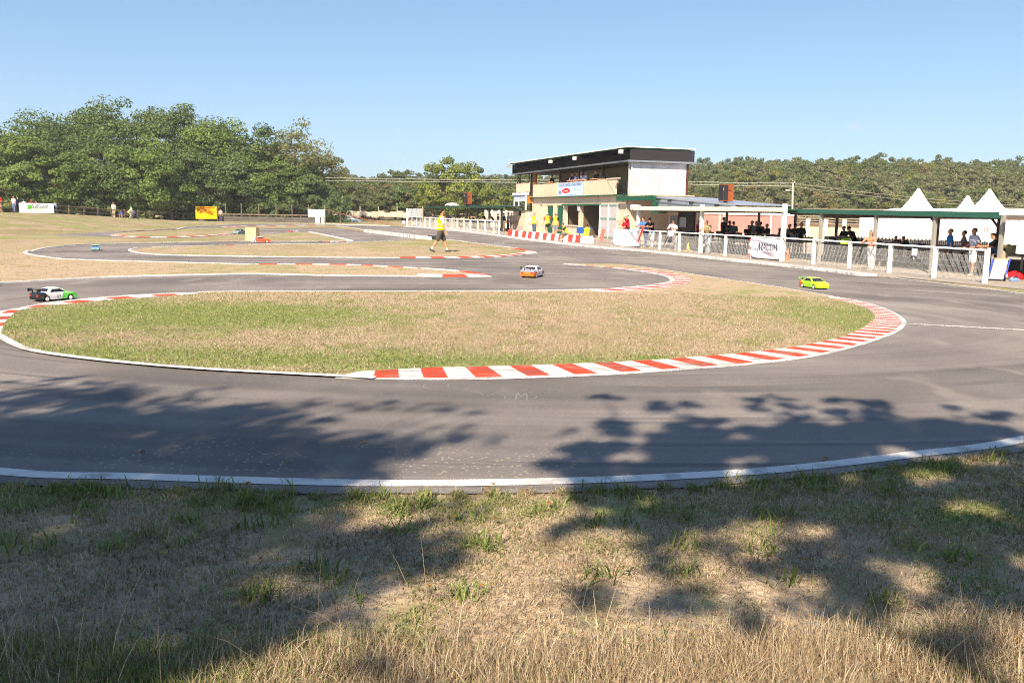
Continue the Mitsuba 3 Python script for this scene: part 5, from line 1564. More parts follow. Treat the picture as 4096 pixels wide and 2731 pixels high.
def car(label, centre, heading, sc, cols, wing='#111416', cat='model car', name='model_car', group=None, fsplit=0.125, rim='#e8e8e4', number=None, extra=True):
    """cols: front, middle, rear, roof, bonnet, lower rear."""
    t = thing(name, label, cat, group)
    M = xf(centre, heading, sc)
    front, middle, rear, roof, bonnet, sill = [lin(c) for c in cols]
    s = SHELL
    top, low = s.split_by_plane((0, 0, 1.0), 0.272)
    obj('roof', mesh_of(top), 'lacquer', t, color=roof, smooth=35, to_world=M)
    a, b = low.split_by_plane((1.0, 0, -0.25), fsplit)
    hood, fr = a.split_by_plane((0, 0, 1.0), 0.160)
    obj('bonnet', mesh_of(hood), 'lacquer', t, color=bonnet, smooth=35, to_world=M)
    obj('front_panel', mesh_of(fr), 'lacquer', t, color=front, smooth=35, to_world=M)
    mid, back = b.split_by_plane((1.0, 0, 0.75), -0.13)
    obj('door_panel', mesh_of(mid), 'lacquer', t, color=middle, smooth=35, to_world=M)
    bt, bl = back.split_by_plane((0, 0, 1.0), 0.165)
    obj('boot', mesh_of(bt), 'lacquer', t, color=rear, smooth=35, to_world=M)
    obj('rear_bumper', mesh_of(bl), 'lacquer', t, color=sill, smooth=35, to_world=M)
    l, r = SIDEWIN.split_by_plane((0, 1.0, 0), 0.0)
    dark = (0.012, 0.012, 0.015)
    for w in (l, r):
        obj('side_window', mesh_of(w), 'lacquer', t, color=dark, to_world=M)
    obj('windscreen', mesh_of(FRONTWIN), 'lacquer', t, color=(0.03, 0.03, 0.045), to_world=M)
    obj('rear_window', mesh_of(REARWIN), 'lacquer', t, color=dark, to_world=M)
    for x in (-0.275, 0.275):
        for y in (-1, 1):
            w = obj('wheel', bar((x, y * 0.125, 0.062), (x, y * 0.190, 0.062), 0.062, 20), 'cloth', t, color=(0.014, 0.014, 0.014), to_world=M)
            obj('rim', bar((x, y * 0.17, 0.062), (x, y * 0.1935, 0.062), 0.043, 14), 'lacquer', w, color=lin(rim), to_world=M)
    if wing:
        w = obj('wing', box(-0.475, -0.40, -0.17, 0.17, 0.268, 0.276), 'lacquer', t, color=lin(wing), to_world=M)
        for y in (-0.172, 0.168):
            obj('end_plate', box(-0.49, -0.39, y, y + 0.004, 0.225, 0.288), 'lacquer', w, color=lin(wing), to_world=M)
        obj('strut', cat_mesh([box(-0.44, -0.42, y, y + 0.01, 0.19, 0.27) for y in (-0.09, 0.08)]), 'lacquer', w, color=(0.02, 0.02, 0.02), to_world=M)
    for y in (-0.155, 0.105):
        obj('headlight', box(0.415, 0.4435, y * 0.88, (y + 0.05) * 0.88, 0.100, 0.122), 'lacquer', t, color=lin('#e8ecd8'), to_world=M)
        obj('tail_light', box(-0.461, -0.43, y, y + 0.055, 0.115, 0.150), 'lacquer', t, color=lin('#d82018'), to_world=M)
    if number:
        for k, y in enumerate((-1, 1)):
            o = np.array([-0.06 if y < 0 else 0.06, y * 0.2005, 0.075])
            m = text_mesh(number, 0.06, 0.002, True)
            v = m.vertices
            w_ = o + np.outer(v[:, 0], [-y, 0, 0]) + np.outer(v[:, 1], [0, 0, 1]) + np.outer(v[:, 2], [0, y, 0])
            obj('number', trimesh.Trimesh(w_, m.faces, process=False), 'cloth', t, color=(0.03, 0.05, 0.2), to_world=M)
    return t


def car_at(label, rear_px, front_px, side, cols, dz=0.012, force=None, **k):
    """The wheels on the visible side touch the ground at these two pixels. side: -1 when that is the car's right side."""
    p, q = G(*rear_px), G(*front_px)
    d = q - p
    L = np.linalg.norm(d[:2])
    h_ = math.atan2(d[1], d[0])
    sc = float(np.clip(L / 0.55, 0.9, 1.12)) if force is None else force
    mid = (p + q) / 2
    n = np.array([-math.sin(h_), math.cos(h_), 0])
    c = mid - n * side * 0.16 * sc
    c[2] = float(ground_z(c[0], c[1])) + dz
    return car(label, c, h_, sc, cols, **k)


car_at('white and green model car with black tail, at the left kerb', (186, 1209), (281, 1201), -1, ('#4fd03c', '#ece9e8', '#1a2024', '#d6ecd0', '#9fe08c', '#14191c'), wing='#101418', number='17', force=0.88, fsplit=0.05)
car_at('orange and blue model car with white roof, seen from behind at the hairpin', (2137, 1114), (2171, 1107), -1, ('#c86a5a', '#e9d4d4', '#7e9ac0', '#f2f0ea', '#b8b0c0', '#f0701c'), wing='#20262c', number='4')
car_at('bright yellow-green model car with orange tail on the main straight', (3211, 1151), (3257, 1158), -1, ('#b6e81e', '#a8dc28', '#f07a20', '#d8d848', '#c8f02c', '#ee6a28'), wing='#7ac85a', rim='#dce4e4')
car_at('blue and lime model car coming head-on through the far hairpin', (400, 995), (392, 1011), 1, ('#6a9a9c', '#5a82b8', '#4a6ab0', '#b8d880', '#5f86c8', '#b4d85c'), wing='#a8d840', force=0.82)
car_at('orange and white model car beside the beige board box', (1028, 972), (1062, 972), -1, ('#ef5a1e', '#e86038', '#efe8e6', '#eceaf0', '#f0681e', '#e8d8d4'), wing='#d8d0d0', force=1.1)
car_at('dark green and grey model car left of the beige board box', (979, 937), (955, 938), 1, ('#6d8a80', '#7a8c84', '#59645f', '#5b6560', '#8fa59c', '#66706a'), wing=None, force=1.2, rim='#cdd8d0')
# full-size cars in the field behind the track
for lab, px_, y, cols, yaw in (('grey-blue car parked in the field behind the far lane', 1393, 138, ('#7a8ea4', '#7f93aa', '#74889e', '#8699ad', '#8a9cb0', '#6c7f94'), 0.1), ('white car parked in the shade under the trees behind the bank fence', 372, 124, ('#a9adb0',) * 6, 0.4)):
    q = atY(px_, 892, y)
    q[2] = float(ground_z(q[0], q[1])) - (0.35 if y > 130 else 0.25)
    car(lab, q, yaw, 4.6, cols, wing=None, cat='car', name='parked_car', rim='#8a8c90')
# ---------------------------------------------------------------- trees
def cards(c, size, rng, out=None, tilt=0.6, aspect=0.75):
    """Leaf-like quads at the points c; out: the directions they tend to face."""
    n = len(c)
    nrm = rng.normal(size=(n, 3))
    nrm /= np.linalg.norm(nrm, axis=1, keepdims=True)
    if out is not None:
        nrm = nrm * tilt + out * (1 - tilt) * 1.6
        nrm /= np.linalg.norm(nrm, axis=1, keepdims=True) + 1e-9
    a = np.cross(nrm, rng.normal(size=(n, 3)))
    a /= np.linalg.norm(a, axis=1, keepdims=True) + 1e-9
    b = np.cross(nrm, a)
    s = (size * rng.uniform(0.6, 1.35, n))[:, None]
    a, b = a * s, b * s * aspect
    bend = nrm * s * 0.25
    v = np.stack([c - a, c - b * 0.8 + bend, c + a, c + b * 0.8 + bend], 1).reshape(-1, 3)
    k = np.arange(n)[:, None] * 4
    f = np.vstack([k + [0, 1, 2], k + [0, 2, 3]])
    return v, f


def crown(seed, rx_, ry_, rz_, cz, clumps, per, leaf, cols, flat=0.0, rough=0.35, clump_r=0.30, spread=1.0):
    """A crown of leaf clumps spread over the shell and the volume of a lumpy ellipsoid. Returns vertices, faces, colours and the clump centres."""
    rng = np.random.default_rng(seed)
    d = rng.normal(size=(clumps, 3))
    d /= np.linalg.norm(d, axis=1, keepdims=True)
    lump = 1 + rough * (meshkit.fbm(d * 2.1 + seed * 3.7, 3, seed) - 0.5) * 2
    r = rng.uniform(0.35, 1.0, clumps) ** 0.45 * lump * spread
    C = d * r[:, None] * [rx_, ry_, rz_]
    C[:, 2] = np.maximum(C[:, 2], -rz_ * (1 - flat)) + cz
    R = clump_r * min(rx_, rz_) * rng.uniform(0.55, 1.25, clumps)
    n = np.maximum(6, (per * (R / R.mean()) ** 1.6).astype(int))
    idx = np.repeat(np.arange(clumps), n)
    e = rng.normal(size=(len(idx), 3))
    e /= np.linalg.norm(e, axis=1, keepdims=True)
    e[:, 2] = np.where(e[:, 2] < -0.3, e[:, 2] * 0.4, e[:, 2])
    rad = rng.uniform(0.25, 1.0, len(idx)) ** 0.5
    pts = C[idx] + e * (R[idx] * rad)[:, None] * [1.1, 1.1, 0.8]
    v, f = cards(pts, leaf, rng, e * 0.8 + np.array([0, 0, 0.35]), 0.55)
    cols = np.array(cols)
    tone = rng.uniform(0, 1, clumps)[idx] * 0.6 + rng.uniform(0, 1, len(idx)) * 0.4
    pick = cols[np.minimum((tone * len(cols)).astype(int), len(cols) - 1)]
    col = pick * rng.uniform(0.8, 1.22, (len(idx), 1))
    return v, f, np.repeat(col, 4, 0), C


def trunk_mesh(seed, h, r, C, limbs=7, base=(0, 0, 0)):
    rng = np.random.default_rng(seed + 99)
    base = np.asarray(base, float)
    top = base + (rng.uniform(-.4, .4), rng.uniform(-.4, .4), h)
    pts = np.array([base + (top - base) * t + (0.10 * r * rng.normal(), 0.10 * r * rng.normal(), 0) for t in np.linspace(0, 1, 6)])
    parts = [tube(pts, np.linspace(1.25, 0.35, 6) * r, 8)]
    pick = C[rng.choice(len(C), min(limbs, len(C)), replace=False)]
    for c in pick:
        t = rng.uniform(0.35, 0.95)
        s = base + (top - base) * t
        m = s + (c - s) * 0.5 + (0, 0, 0.12 * np.linalg.norm(c - s))
        parts.append(tube(np.array([s, (s + m) / 2, m, (m + c) / 2, c]), np.linspace(0.42, 0.08, 5) * r, 6))
    return cat_mesh(parts)


OLIVE = [(0.106, 0.159, 0.059), (0.136, 0.202, 0.075), (0.171, 0.244, 0.089), (0.211, 0.287, 0.109)]
BRIGHT = [(0.129, 0.196, 0.057), (0.168, 0.248, 0.071), (0.213, 0.3, 0.087), (0.267, 0.352, 0.113)]
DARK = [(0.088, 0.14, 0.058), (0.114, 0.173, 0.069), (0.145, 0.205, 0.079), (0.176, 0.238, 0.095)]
RUST = [(0.176, 0.213, 0.079), (0.209, 0.241, 0.095), (0.253, 0.224, 0.105), (0.22, 0.27, 0.1)]
SILVER = [(0.146, 0.194, 0.081), (0.194, 0.243, 0.108), (0.248, 0.297, 0.146), (0.313, 0.356, 0.194)]
YELLOW = [(0.16, 0.21, 0.045), (0.20, 0.255, 0.055), (0.25, 0.30, 0.07), (0.31, 0.345, 0.09)]


def tree(name, label, px, y, top_py, width, foot=None, cols=OLIVE, seed=1, group=None, clumps=70, per=90, leaf=0.24, low=0.12, dens=1.0, rough=0.35, depth=0.85):
    """A tree whose crown spans width pixels around px and reaches up to top_py, standing at distance y."""
    s = FOCAL / y
    q = atY(px, 850, y)
    g = float(ground_z(q[0], q[1]))
    top = atY(px, top_py, y)[2] - g
    rx_ = width / s / 2
    rz_ = top * (1 - low) / 2 * 1.0
    cz = top - rz_ * 1.0
    v, f, c, C = crown(seed, rx_ * 0.9, rx_ * depth * 0.9, rz_ * 0.92, cz, clumps, int(per * dens), leaf, cols, rough=rough, clump_r=0.30)
    t = thing(name, label, 'tree', group)
    M = xf((q[0], q[1], g), 0, 1)
    obj('crown', trimesh.Trimesh(v, f, process=False), 'leaf', t, color=c, to_world=M)
    obj('trunk', trunk_mesh(seed, top * 0.72, 0.018 * top + 0.04, C, 7), 'bark', t, to_world=M, smooth=True)
    return t


for k, a in enumerate((
        ('tree', 'pale green tree cut by the left edge of the picture', 20, 112, 488, 250, BRIGHT), ('tree', 'slim grey-green tree top behind the gap at the far left', 140, 134, 560, 190, SILVER),
        ('tree', 'olive tree with a ragged top between the left edge and the tallest tree', 240, 126, 440, 330, OLIVE), ('tree', 'tall tree on the left shoulder of the tallest tree', 400, 132, 418, 320, OLIVE),
        ('tree', 'tallest tree in the wood on the left bank', 560, 128, 396, 400, OLIVE), ('tree', 'tall tree on the right shoulder of the tallest tree', 705, 130, 428, 300, DARK),
        ('tree', 'pale topped tree above the yellow banner', 850, 130, 466, 270, BRIGHT), ('tree', 'dark tree right of the one above the yellow banner', 1000, 131, 498, 240, DARK),
        ('tree', 'thin-leaved reddish tree near the right end of the wood', 1175, 133, 492, 250, RUST), ('tree', 'wispy low tree at the right end of the wood', 1285, 137, 590, 170, RUST),
        ('maple_tree', 'bright low maple at the left edge above the bank fence', 40, 108, 600, 260, BRIGHT), ('maple_tree', 'bright maple above the white banner', 235, 112, 610, 280, BRIGHT),
        ('maple_tree', 'dark green maple standing behind the middle of the bank fence', 430, 116, 570, 300, OLIVE), ('maple_tree', 'broad maple above the two cyclists', 610, 117, 545, 300, BRIGHT),
        ('maple_tree', 'dark maple left of the yellow banner', 770, 121, 600, 240, OLIVE), ('maple_tree', 'maple behind the yellow banner', 900, 124, 610, 240, OLIVE), ('maple_tree', 'maple with bright clumps behind the thin tall posts', 1040, 127, 590, 250, BRIGHT),
        ('maple_tree', 'low maple above the white town sign board', 1180, 130, 640, 240, OLIVE))):
    name, label, px, y, top, width, cols = a
    low = k >= 10
    tree(name, label, px, y + (5 if low else 4), top + (6 if low else 0), width * (1.38 if not low else 1.3), cols=cols, seed=11 + k, clumps=84 if not low else 76, per=210 if cols is not RUST else 90, leaf=0.20, low=0.04 if not low else 0.0, rough=0.32, dens=1.0)
tree('tree', 'bright yellow-green tree behind the far pit canopy', 1790, 150, 655, 300, cols=YELLOW, seed=40, clumps=70, per=170, leaf=0.23, low=0.02, rough=0.45)
tree('tree', 'smaller yellow-green tree right of the bright tree behind the far pit canopy', 1945, 152, 735, 220, cols=YELLOW, seed=41, clumps=50, per=150, leaf=0.23, low=0.02)
tree('tree', 'dark low tree left of the bright tree behind the far pit canopy', 1640, 160, 735, 170, cols=OLIVE, seed=42, clumps=44, per=140, leaf=0.23, low=0.02)

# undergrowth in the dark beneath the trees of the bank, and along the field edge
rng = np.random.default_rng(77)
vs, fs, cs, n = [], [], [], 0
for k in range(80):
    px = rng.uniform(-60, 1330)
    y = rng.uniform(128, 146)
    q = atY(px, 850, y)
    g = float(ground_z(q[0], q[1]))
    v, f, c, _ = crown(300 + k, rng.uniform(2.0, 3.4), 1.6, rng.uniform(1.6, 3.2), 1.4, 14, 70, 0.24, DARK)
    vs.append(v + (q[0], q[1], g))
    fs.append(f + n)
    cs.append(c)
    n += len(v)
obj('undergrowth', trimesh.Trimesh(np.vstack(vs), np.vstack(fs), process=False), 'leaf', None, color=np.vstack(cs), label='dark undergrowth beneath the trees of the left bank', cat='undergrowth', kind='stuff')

# the distant wooded hills: one mass of trees
KINDS = []
for k, (cols, rx_, rz_, top, ncl, per) in enumerate(((OLIVE, 2.9, 3.4, 8.5, 26, 40), (DARK, 2.7, 3.8, 9.0, 26, 40), (OLIVE, 3.2, 3.0, 7.8, 28, 38), (RUST, 2.6, 3.4, 8.4, 22, 36), (SILVER, 2.4, 4.0, 9.4, 24, 42), (YELLOW, 2.6, 2.9, 7.2, 24, 40), (SILVER, 3.0, 2.8, 6.8, 24, 38))):
    v, f, c, C = crown(500 + k, rx_, rx_, rz_, top - rz_, int(ncl * 1.5), int(per * 1.7), 0.23, np.array(cols) * (1.06, 0.93, 1.0), rough=0.6, clump_r=0.30)
    tr = trunk_mesh(k, top * 0.75, 0.2, C, 3)
    vv, ff = np.vstack([v, tr.vertices]), np.vstack([f, tr.faces + len(v)])
    cc = np.vstack([c, np.tile((0.09, 0.08, 0.07), (len(tr.vertices), 1))])
    scene['wood_kind_%s' % 'abcdefg'[k]] = {'type': 'shapegroup', 'tree': mikit.ply(trimesh.Trimesh(vv, ff, process=False), 'leaf', color=cc)}
    KINDS.append('wood_kind_%s' % 'abcdefg'[k])
rng = np.random.default_rng(8)
count = 0
for y in np.arange(160, 290, 5.0):
    for x in np.arange(-80, 200, 3.7):
        x_, y_ = x + rng.uniform(-2.2, 2.2), y + rng.uniform(-3, 3)
        az = x_ / y_
        if az < -0.33 or az > 0.66:
            continue
        if -0.10 < az < 0.14 and y_ < 178:
            continue
        zone = rng.uniform()
        if az > 0.25 and y_ < 225:
            kind = rng.choice([0, 2, 4, 4, 6, 6, 5, 3])
        elif az > 0.1:
            kind = rng.choice([0, 0, 3, 2, 3, 5, 2])
        else:
            kind = rng.choice([0, 1, 1, 2, 3, 0, 5])
        s = rng.uniform(0.72, 1.0) * (1.0 if az > 0.1 else 0.95) * (0.9 if y_ > 270 else 1.0)
        M = xf((x_, y_, float(ground_z(x_, y_)) - 0.3), rng.uniform(0, 6.28), s)
        M[2, 2] *= rng.uniform(0.85, 1.2)
        scene['distant_wood__%04d' % count] = {'type': 'instance', 'to_world': T(M.tolist()), 'shapegroup': {'type': 'ref', 'id': KINDS[kind]}}
        count += 1
tag('distant_wood', 'wooded hills of mixed green trees closing the view', 'woodland', kind='stuff')

# the trees behind the camera whose shade falls over the foreground
for lab, at, off, seed, clumps, rr, cz, per, rzz in (('leafy tree behind the camera on the left, shading the near grass', (-7.35, -6.6), (0.0, 1.0), 70, 320, (3.6, 3.1), 8.2, 92, 2.2),
                                                     ('leafy tree behind the camera on the right, shading the near asphalt', (0.9, -5.0), (-0.4, 1.5), 71, 230, (3.2, 1.7), 8.0, 66, 1.1),
                                                     ('leafy tree far to the left behind the camera', (-14.5, -3.0), (0, 0), 72, 60, (3.0, 2.6), 7.6, 150, 2.2),
                                                     ('tall leafy tree a few steps behind the camera', (-3.5, -18.0), (0, 0), 73, 80, (5.5, 3.5), 7.2, 150, 4.0),
                                                     ('tall leafy tree behind the camera to its right', (7.0, -18.0), (0, 0), 74, 80, (5.5, 3.5), 7.2, 150, 4.0),
                                                     ('tall leafy tree behind the camera far to its left', (-15.0, -17.5), (0, 0), 75, 80, (5.5, 3.5), 7.0, 150, 4.0),
                                                     ('tall leafy tree behind the camera far to its right', (17.0, -17.0), (0, 0), 76, 80, (5.5, 3.5), 7.0, 150, 4.0)):
    v, f, c, C = crown(seed, rr[0], rr[1], rzz, cz, clumps, per, 0.095, BRIGHT, rough=0.6, clump_r=0.17 if seed < 72 else 0.28)
    if seed < 72:      # loose sprays at the ends of the twigs
        v2, f2, c2, C2 = crown(seed + 20, rr[0] * 1.12, rr[1] * 1.2, rzz * 1.15, cz, 300, 9, 0.10, BRIGHT, rough=0.7, clump_r=0.10, spread=1.06)
        v, f, c = np.vstack([v, v2]), np.vstack([f, f2 + len(v)]), np.vstack([c, c2])
    twigs = []
    if seed < 72:
        for q in C2[::2]:
            near_ = C[np.argsort(((C - q) ** 2).sum(1))[2]]
            twigs.append(tube(np.array([near_, (near_ + q) / 2 + (0, 0, 0.08), q]) + (off[0], off[1], 0), [0.03, 0.018, 0.008], 5))
    v, C = v + (off[0], off[1], 0), C + (off[0], off[1], 0)
    t = thing('shade_tree', lab, 'tree')
    M = xf((at[0], at[1], 0.08), 0, 1)
    obj('crown', trimesh.Trimesh(v, f, process=False), 'leaf', t, color=c, to_world=M)
    obj('trunk', cat_mesh([trunk_mesh(seed, cz + 0.4, 0.17, C, 20), *twigs]), 'bark', t, to_world=M, smooth=True)


# ---------------------------------------------------------------- grass blades
def blades(P, h, w, rng, cols, lean=0.5, seg=2):
    """Upright blades: h, w arrays of height and width; each blade bends to one side and tapers."""
    n = len(P)
    az = rng.uniform(0, 2 * math.pi, n)
    d = np.column_stack([np.cos(az), np.sin(az), 0 * az])
    s = np.column_stack([-np.sin(az + rng.normal(0, .6, n)), np.cos(az), 0 * az])
    L = (rng.uniform(0.1, 1.0, n) * lean)[:, None]
    rows = []
    for k in range(seg + 1):
        t = k / seg
        c = P + d * (h[:, None] * L * t ** 1.6) + np.array([0, 0, 1.0]) * (h[:, None] * t * np.sqrt(np.maximum(1 - (L * t * 0.8) ** 2, 0.05)))
        if k < seg:
            half = s * (w[:, None] / 2) * (1 - 0.55 * t)
            rows += [c - half, c + half]
        else:
            rows.append(c)
    v = np.stack(rows, 1).reshape(-1, 3)
    m = 2 * seg + 1
    k0 = np.arange(n)[:, None] * m
    f = []
    for k in range(seg - 1):
        f += [k0 + [2 * k, 2 * k + 1, 2 * k + 3], k0 + [2 * k, 2 * k + 3, 2 * k + 2]]
    f.append(k0 + [2 * seg - 2, 2 * seg - 1, 2 * seg])
    return trimesh.Trimesh(v, np.vstack(f), process=False), np.repeat(cols, m, 0)


STRAW = np.array([(0.53, 0.43, 0.29), (0.47, 0.37, 0.245), (0.38, 0.29, 0.19), (0.61, 0.525, 0.37), (0.28, 0.205, 0.13)])
LUSH = np.array([(0.18, 0.235, 0.070), (0.23, 0.285, 0.085), (0.30, 0.34, 0.12), (0.13, 0.18, 0.05)])


def blade_cols(P, rng, bias=0.0, scale=1.0):
    q = np.column_stack([P[:, 0] * 2.1, P[:, 1] * 1.9, 0 * P[:, 0]])
    g = green_patches(P[:, 0], P[:, 1]) + (meshkit.fbm(q, 3, 4) - 0.5) * 1.5 + bias
    green = rng.uniform(0, 1, len(P)) < np.clip(g * 0.85 + 0.18, 0.03, 0.93)
    c = np.where(green[:, None], LUSH[rng.integers(0, 4, len(P))], STRAW[rng.integers(0, 5, len(P))])
    return c * rng.uniform(0.75, 1.2, (len(P), 1)) * scale, green


def scatter(poly, density, rng):
    x0, y0, x1, y1 = poly.bounds
    n = int((x1 - x0) * (y1 - y0) * density)
    p = np.column_stack([rng.uniform(x0, x1, n), rng.uniform(y0, y1, n)])
    return p[shapely.contains_xy(poly, p[:, 0], p[:, 1])]


rng = np.random.default_rng(21)
verge = Polygon(np.vstack([near_edge[(near_edge[:, 0] > -7.0) & (near_edge[:, 0] < 7.6)], [(7.2, 2.7), (-6.8, 2.7)]])).buffer(0)
near_c = LineString(near_edge)
lush_edge = []
p = scatter(verge.intersection(sbox(-4.6, 2.85, 5.2, 9)), 5600, rng)
depth = shapely.distance(shapely.points(p), near_c)
bare = sstep(0.56, 0.70, meshkit.fbm(np.column_stack([p * 1.5, p[:, :1] * 0]), 3, 57))
keep = rng.uniform(0, 1, len(p)) < np.where(depth < 0.07, 0.5, 1.0) * (1 - 0.72 * bare)
p, depth = p[keep], depth[keep]
P = np.column_stack([p, ground_z(p[:, 0], p[:, 1])])
edge_bias = 0.9 * np.exp(-(depth / 0.32) ** 2) * sstep(0.3, 0.75, meshkit.fbm(np.column_stack([p[:, 0] * 1.9, p[:, 1] * 1.2, p[:, 0] * 0]), 3, 9))
soil = sstep(0.52, 0.68, meshkit.fbm(np.column_stack([p * 2.6, p[:, :1] * 0]), 3, 31))
c, green = blade_cols(P, rng, edge_bias - 0.10 + 0.38 * sstep(0.8, 2.6, P[:, 0]))
c = c * (1 - 0.30 * soil[:, None])
hh = rng.uniform(0.012, 0.042, len(P)) * (1 + 1.0 * edge_bias)
m, cc = blades(P, hh, rng.uniform(0.003, 0.0065, len(P)), rng, c, 1.6, 2)
obj('grass', m, 'blade', None, color=cc, label='short trampled dry grass of the near verge', cat='grass', kind='stuff')
# a ragged fringe that creeps over the edge of the asphalt
e_ = near_edge[(near_edge[:, 0] > -4.8) & (near_edge[:, 0] < 5.4) & (near_edge[:, 1] < 9)]
k_ = rng.integers(0, len(e_), 9000)
clot = meshkit.fbm(np.column_stack([e_[k_] * 2.4, e_[k_, :1] * 0]), 3, 12)
k_, clot = k_[clot > 0.40], clot[clot > 0.40]
p = e_[k_] + np.column_stack([rng.normal(0, 0.03, len(k_)), rng.normal(-0.02, 0.035, len(k_)) + 0.16 * (clot - 0.5)])
P = np.column_stack([p, ground_z(p[:, 0], p[:, 1]) + 0.008])
c, green = blade_cols(P, rng, 0.15)
m, cc = blades(P, rng.uniform(0.02, 0.055, len(P)), rng.uniform(0.003, 0.007, len(P)), rng, c, 1.7, 2)
obj('edge_grass', m, 'blade', None, color=cc, label='ragged fringe of grass creeping over the near edge of the asphalt', cat='grass', kind='stuff')
# the tall grass at the camera's feet
q = sbox(-2.7, 2.55, 3.2, 4.3)
p = scatter(q, 8200, rng)
lim = 3.50 + 0.22 * (meshkit.fbm(np.column_stack([p[:, 0] * 1.3, p[:, 0] * 0, p[:, 0] * 0]), 2, 3) - 0.5) * 2 + 0.16 * sstep(0.3, 2.5, p[:, 0]) - 0.22 * sstep(0.0, -1.2, p[:, 0])
fade = sstep(0.30, -0.1, p[:, 1] - lim)
p = p[rng.uniform(0, 1, len(p)) < fade]
P = np.column_stack([p, ground_z(p[:, 0], p[:, 1])])
c, green = blade_cols(P, rng, -0.12 + 0.40 * sstep(0.2, -1.5, P[:, 0]))
tall = rng.uniform(0.05, 0.15, len(P)) * (0.75 + 0.4 * sstep(-1.5, 1.0, P[:, 0]))
m, cc = blades(P, tall, rng.uniform(0.0022, 0.0050, len(P)), rng, c, 1.0, 3)
obj('tall_grass', m, 'blade', None, color=cc, label='tall dry straw-coloured grass at the bottom of the picture', cat='grass', kind='stuff')
# single long stalks with seed heads
n = 170
p = np.column_stack([rng.uniform(-2.2, 2.5, n), rng.uniform(2.9, 3.8, n)])
P = np.column_stack([p, ground_z(p[:, 0], p[:, 1])])
c = STRAW[rng.integers(0, 4, n)] * rng.uniform(0.8, 1.15, (n, 1))
m, cc = blades(P, rng.uniform(0.18, 0.46, n), rng.uniform(0.0026, 0.0045, n), rng, c, 1.0, 4)
obj('grass_stalks', m, 'blade', None, color=cc, label='single long seed stalks rising above the tall grass', cat='grass', kind='stuff')
# green weeds by the asphalt edge and rosettes in the verge
n = 140
p = np.column_stack([rng.uniform(-4.5, 5.0, n), np.zeros(n)])
pts, cw = [], []
for k in range(n):
    x = p[k, 0]
    i_ = np.argmin(np.abs(near_edge[:, 0] - x) + 100 * (near_edge[:, 1] > 9))
    y = near_edge[i_, 1] - abs(rng.normal(0.12, 0.22)) if k < 75 else rng.uniform(3.9, 5.3)
    m_ = rng.integers(14, 40)
    qq = np.column_stack([x + rng.normal(0, 0.055, m_), y + rng.normal(0, 0.045, m_)])
    pts.append(qq)
    cw.append(LUSH[rng.integers(0, 4, m_)] * rng.uniform(0.7, 1.15))
p, c = np.vstack(pts), np.vstack(cw)
P = np.column_stack([p, ground_z(p[:, 0], p[:, 1])])
m, cc = blades(P, rng.uniform(0.04, 0.13, len(P)), rng.uniform(0.006, 0.013, len(P)), rng, c, 1.5, 3)
obj('weeds', m, 'blade', None, color=cc, label='green weeds along the asphalt edge and in the near verge', cat='weeds', kind='stuff')
# cropped turf of the large near island
inner = big_poly.buffer(-0.03).intersection(sbox(-9, 8.5, 8, 20.5))
p = scatter(inner, 1500, rng)
p = p[rng.uniform(0, 1, len(p)) < np.clip((11.5 / p[:, 1]) ** 1.5, 0.25, 1)]
P = np.column_stack([p, ground_z(p[:, 0], p[:, 1]) + 0.028])
c, green = blade_cols(P, rng, 0.0 - 0.08 * sstep(-2.5, 0.5, P[:, 0]), 0.98)
m, cc = blades(P, rng.uniform(0.014, 0.045, len(P)), rng.uniform(0.007, 0.014, len(P)), rng, c, 1.4, 1)
obj('island_grass', m, 'blade', None, color=cc, label='short cropped grass of the large near island', cat='grass', kind='stuff')
# sparse tufts farther out
tp = []
for poly_, dens in ((Polygon([G(*q)[:2] for q in thin_px]).buffer(0), 22), (Polygon([G(*q)[:2] for q in mid_px]).buffer(0), 14), (Polygon([(-50, 60), (-30, 48), (-19, 36), (-13, 22), (-30, 20), (-60, 40)]), 8), (Polygon([(-52, 62), (-28, 58), (-24, 76), (-40, 112), (-52, 100)]), 5)):
    tp.append(scatter(poly_, dens, rng))
p = np.vstack(tp)
P = np.column_stack([p, ground_z(p[:, 0], p[:, 1]) + 0.02])
c, green = blade_cols(P, rng, 0.05, 0.9)
m, cc = blades(P, rng.uniform(0.02, 0.05, len(P)), rng.uniform(0.010, 0.022, len(P)), rng, c, 1.3, 1)
obj('grass_tufts', m, 'blade', None, color=cc, label='sparse tufts on the farther grass', cat='grass', kind='stuff')
# fallen leaves
n = 46
p = np.column_stack([rng.uniform(-4, 4.6, n), rng.uniform(3.9, 6.8, n)])
P = np.column_stack([p, ground_z(p[:, 0], p[:, 1]) + np.where(p[:, 1] > 5.6, 0.022, 0.05)])
v, f = cards(P, 0.026, rng, np.tile([0, 0, 1.0], (n, 1)), 0.3)
obj('fallen_leaves', trimesh.Trimesh(v, f, process=False), 'leaf', None, color=np.repeat(np.array([(0.42, 0.20, 0.06), (0.35, 0.28, 0.08), (0.22, 0.12, 0.06)])[rng.integers(0, 3, n)], 4, 0), label='a few yellow and brown fallen leaves on the near verge', cat='leaves', kind='stuff')
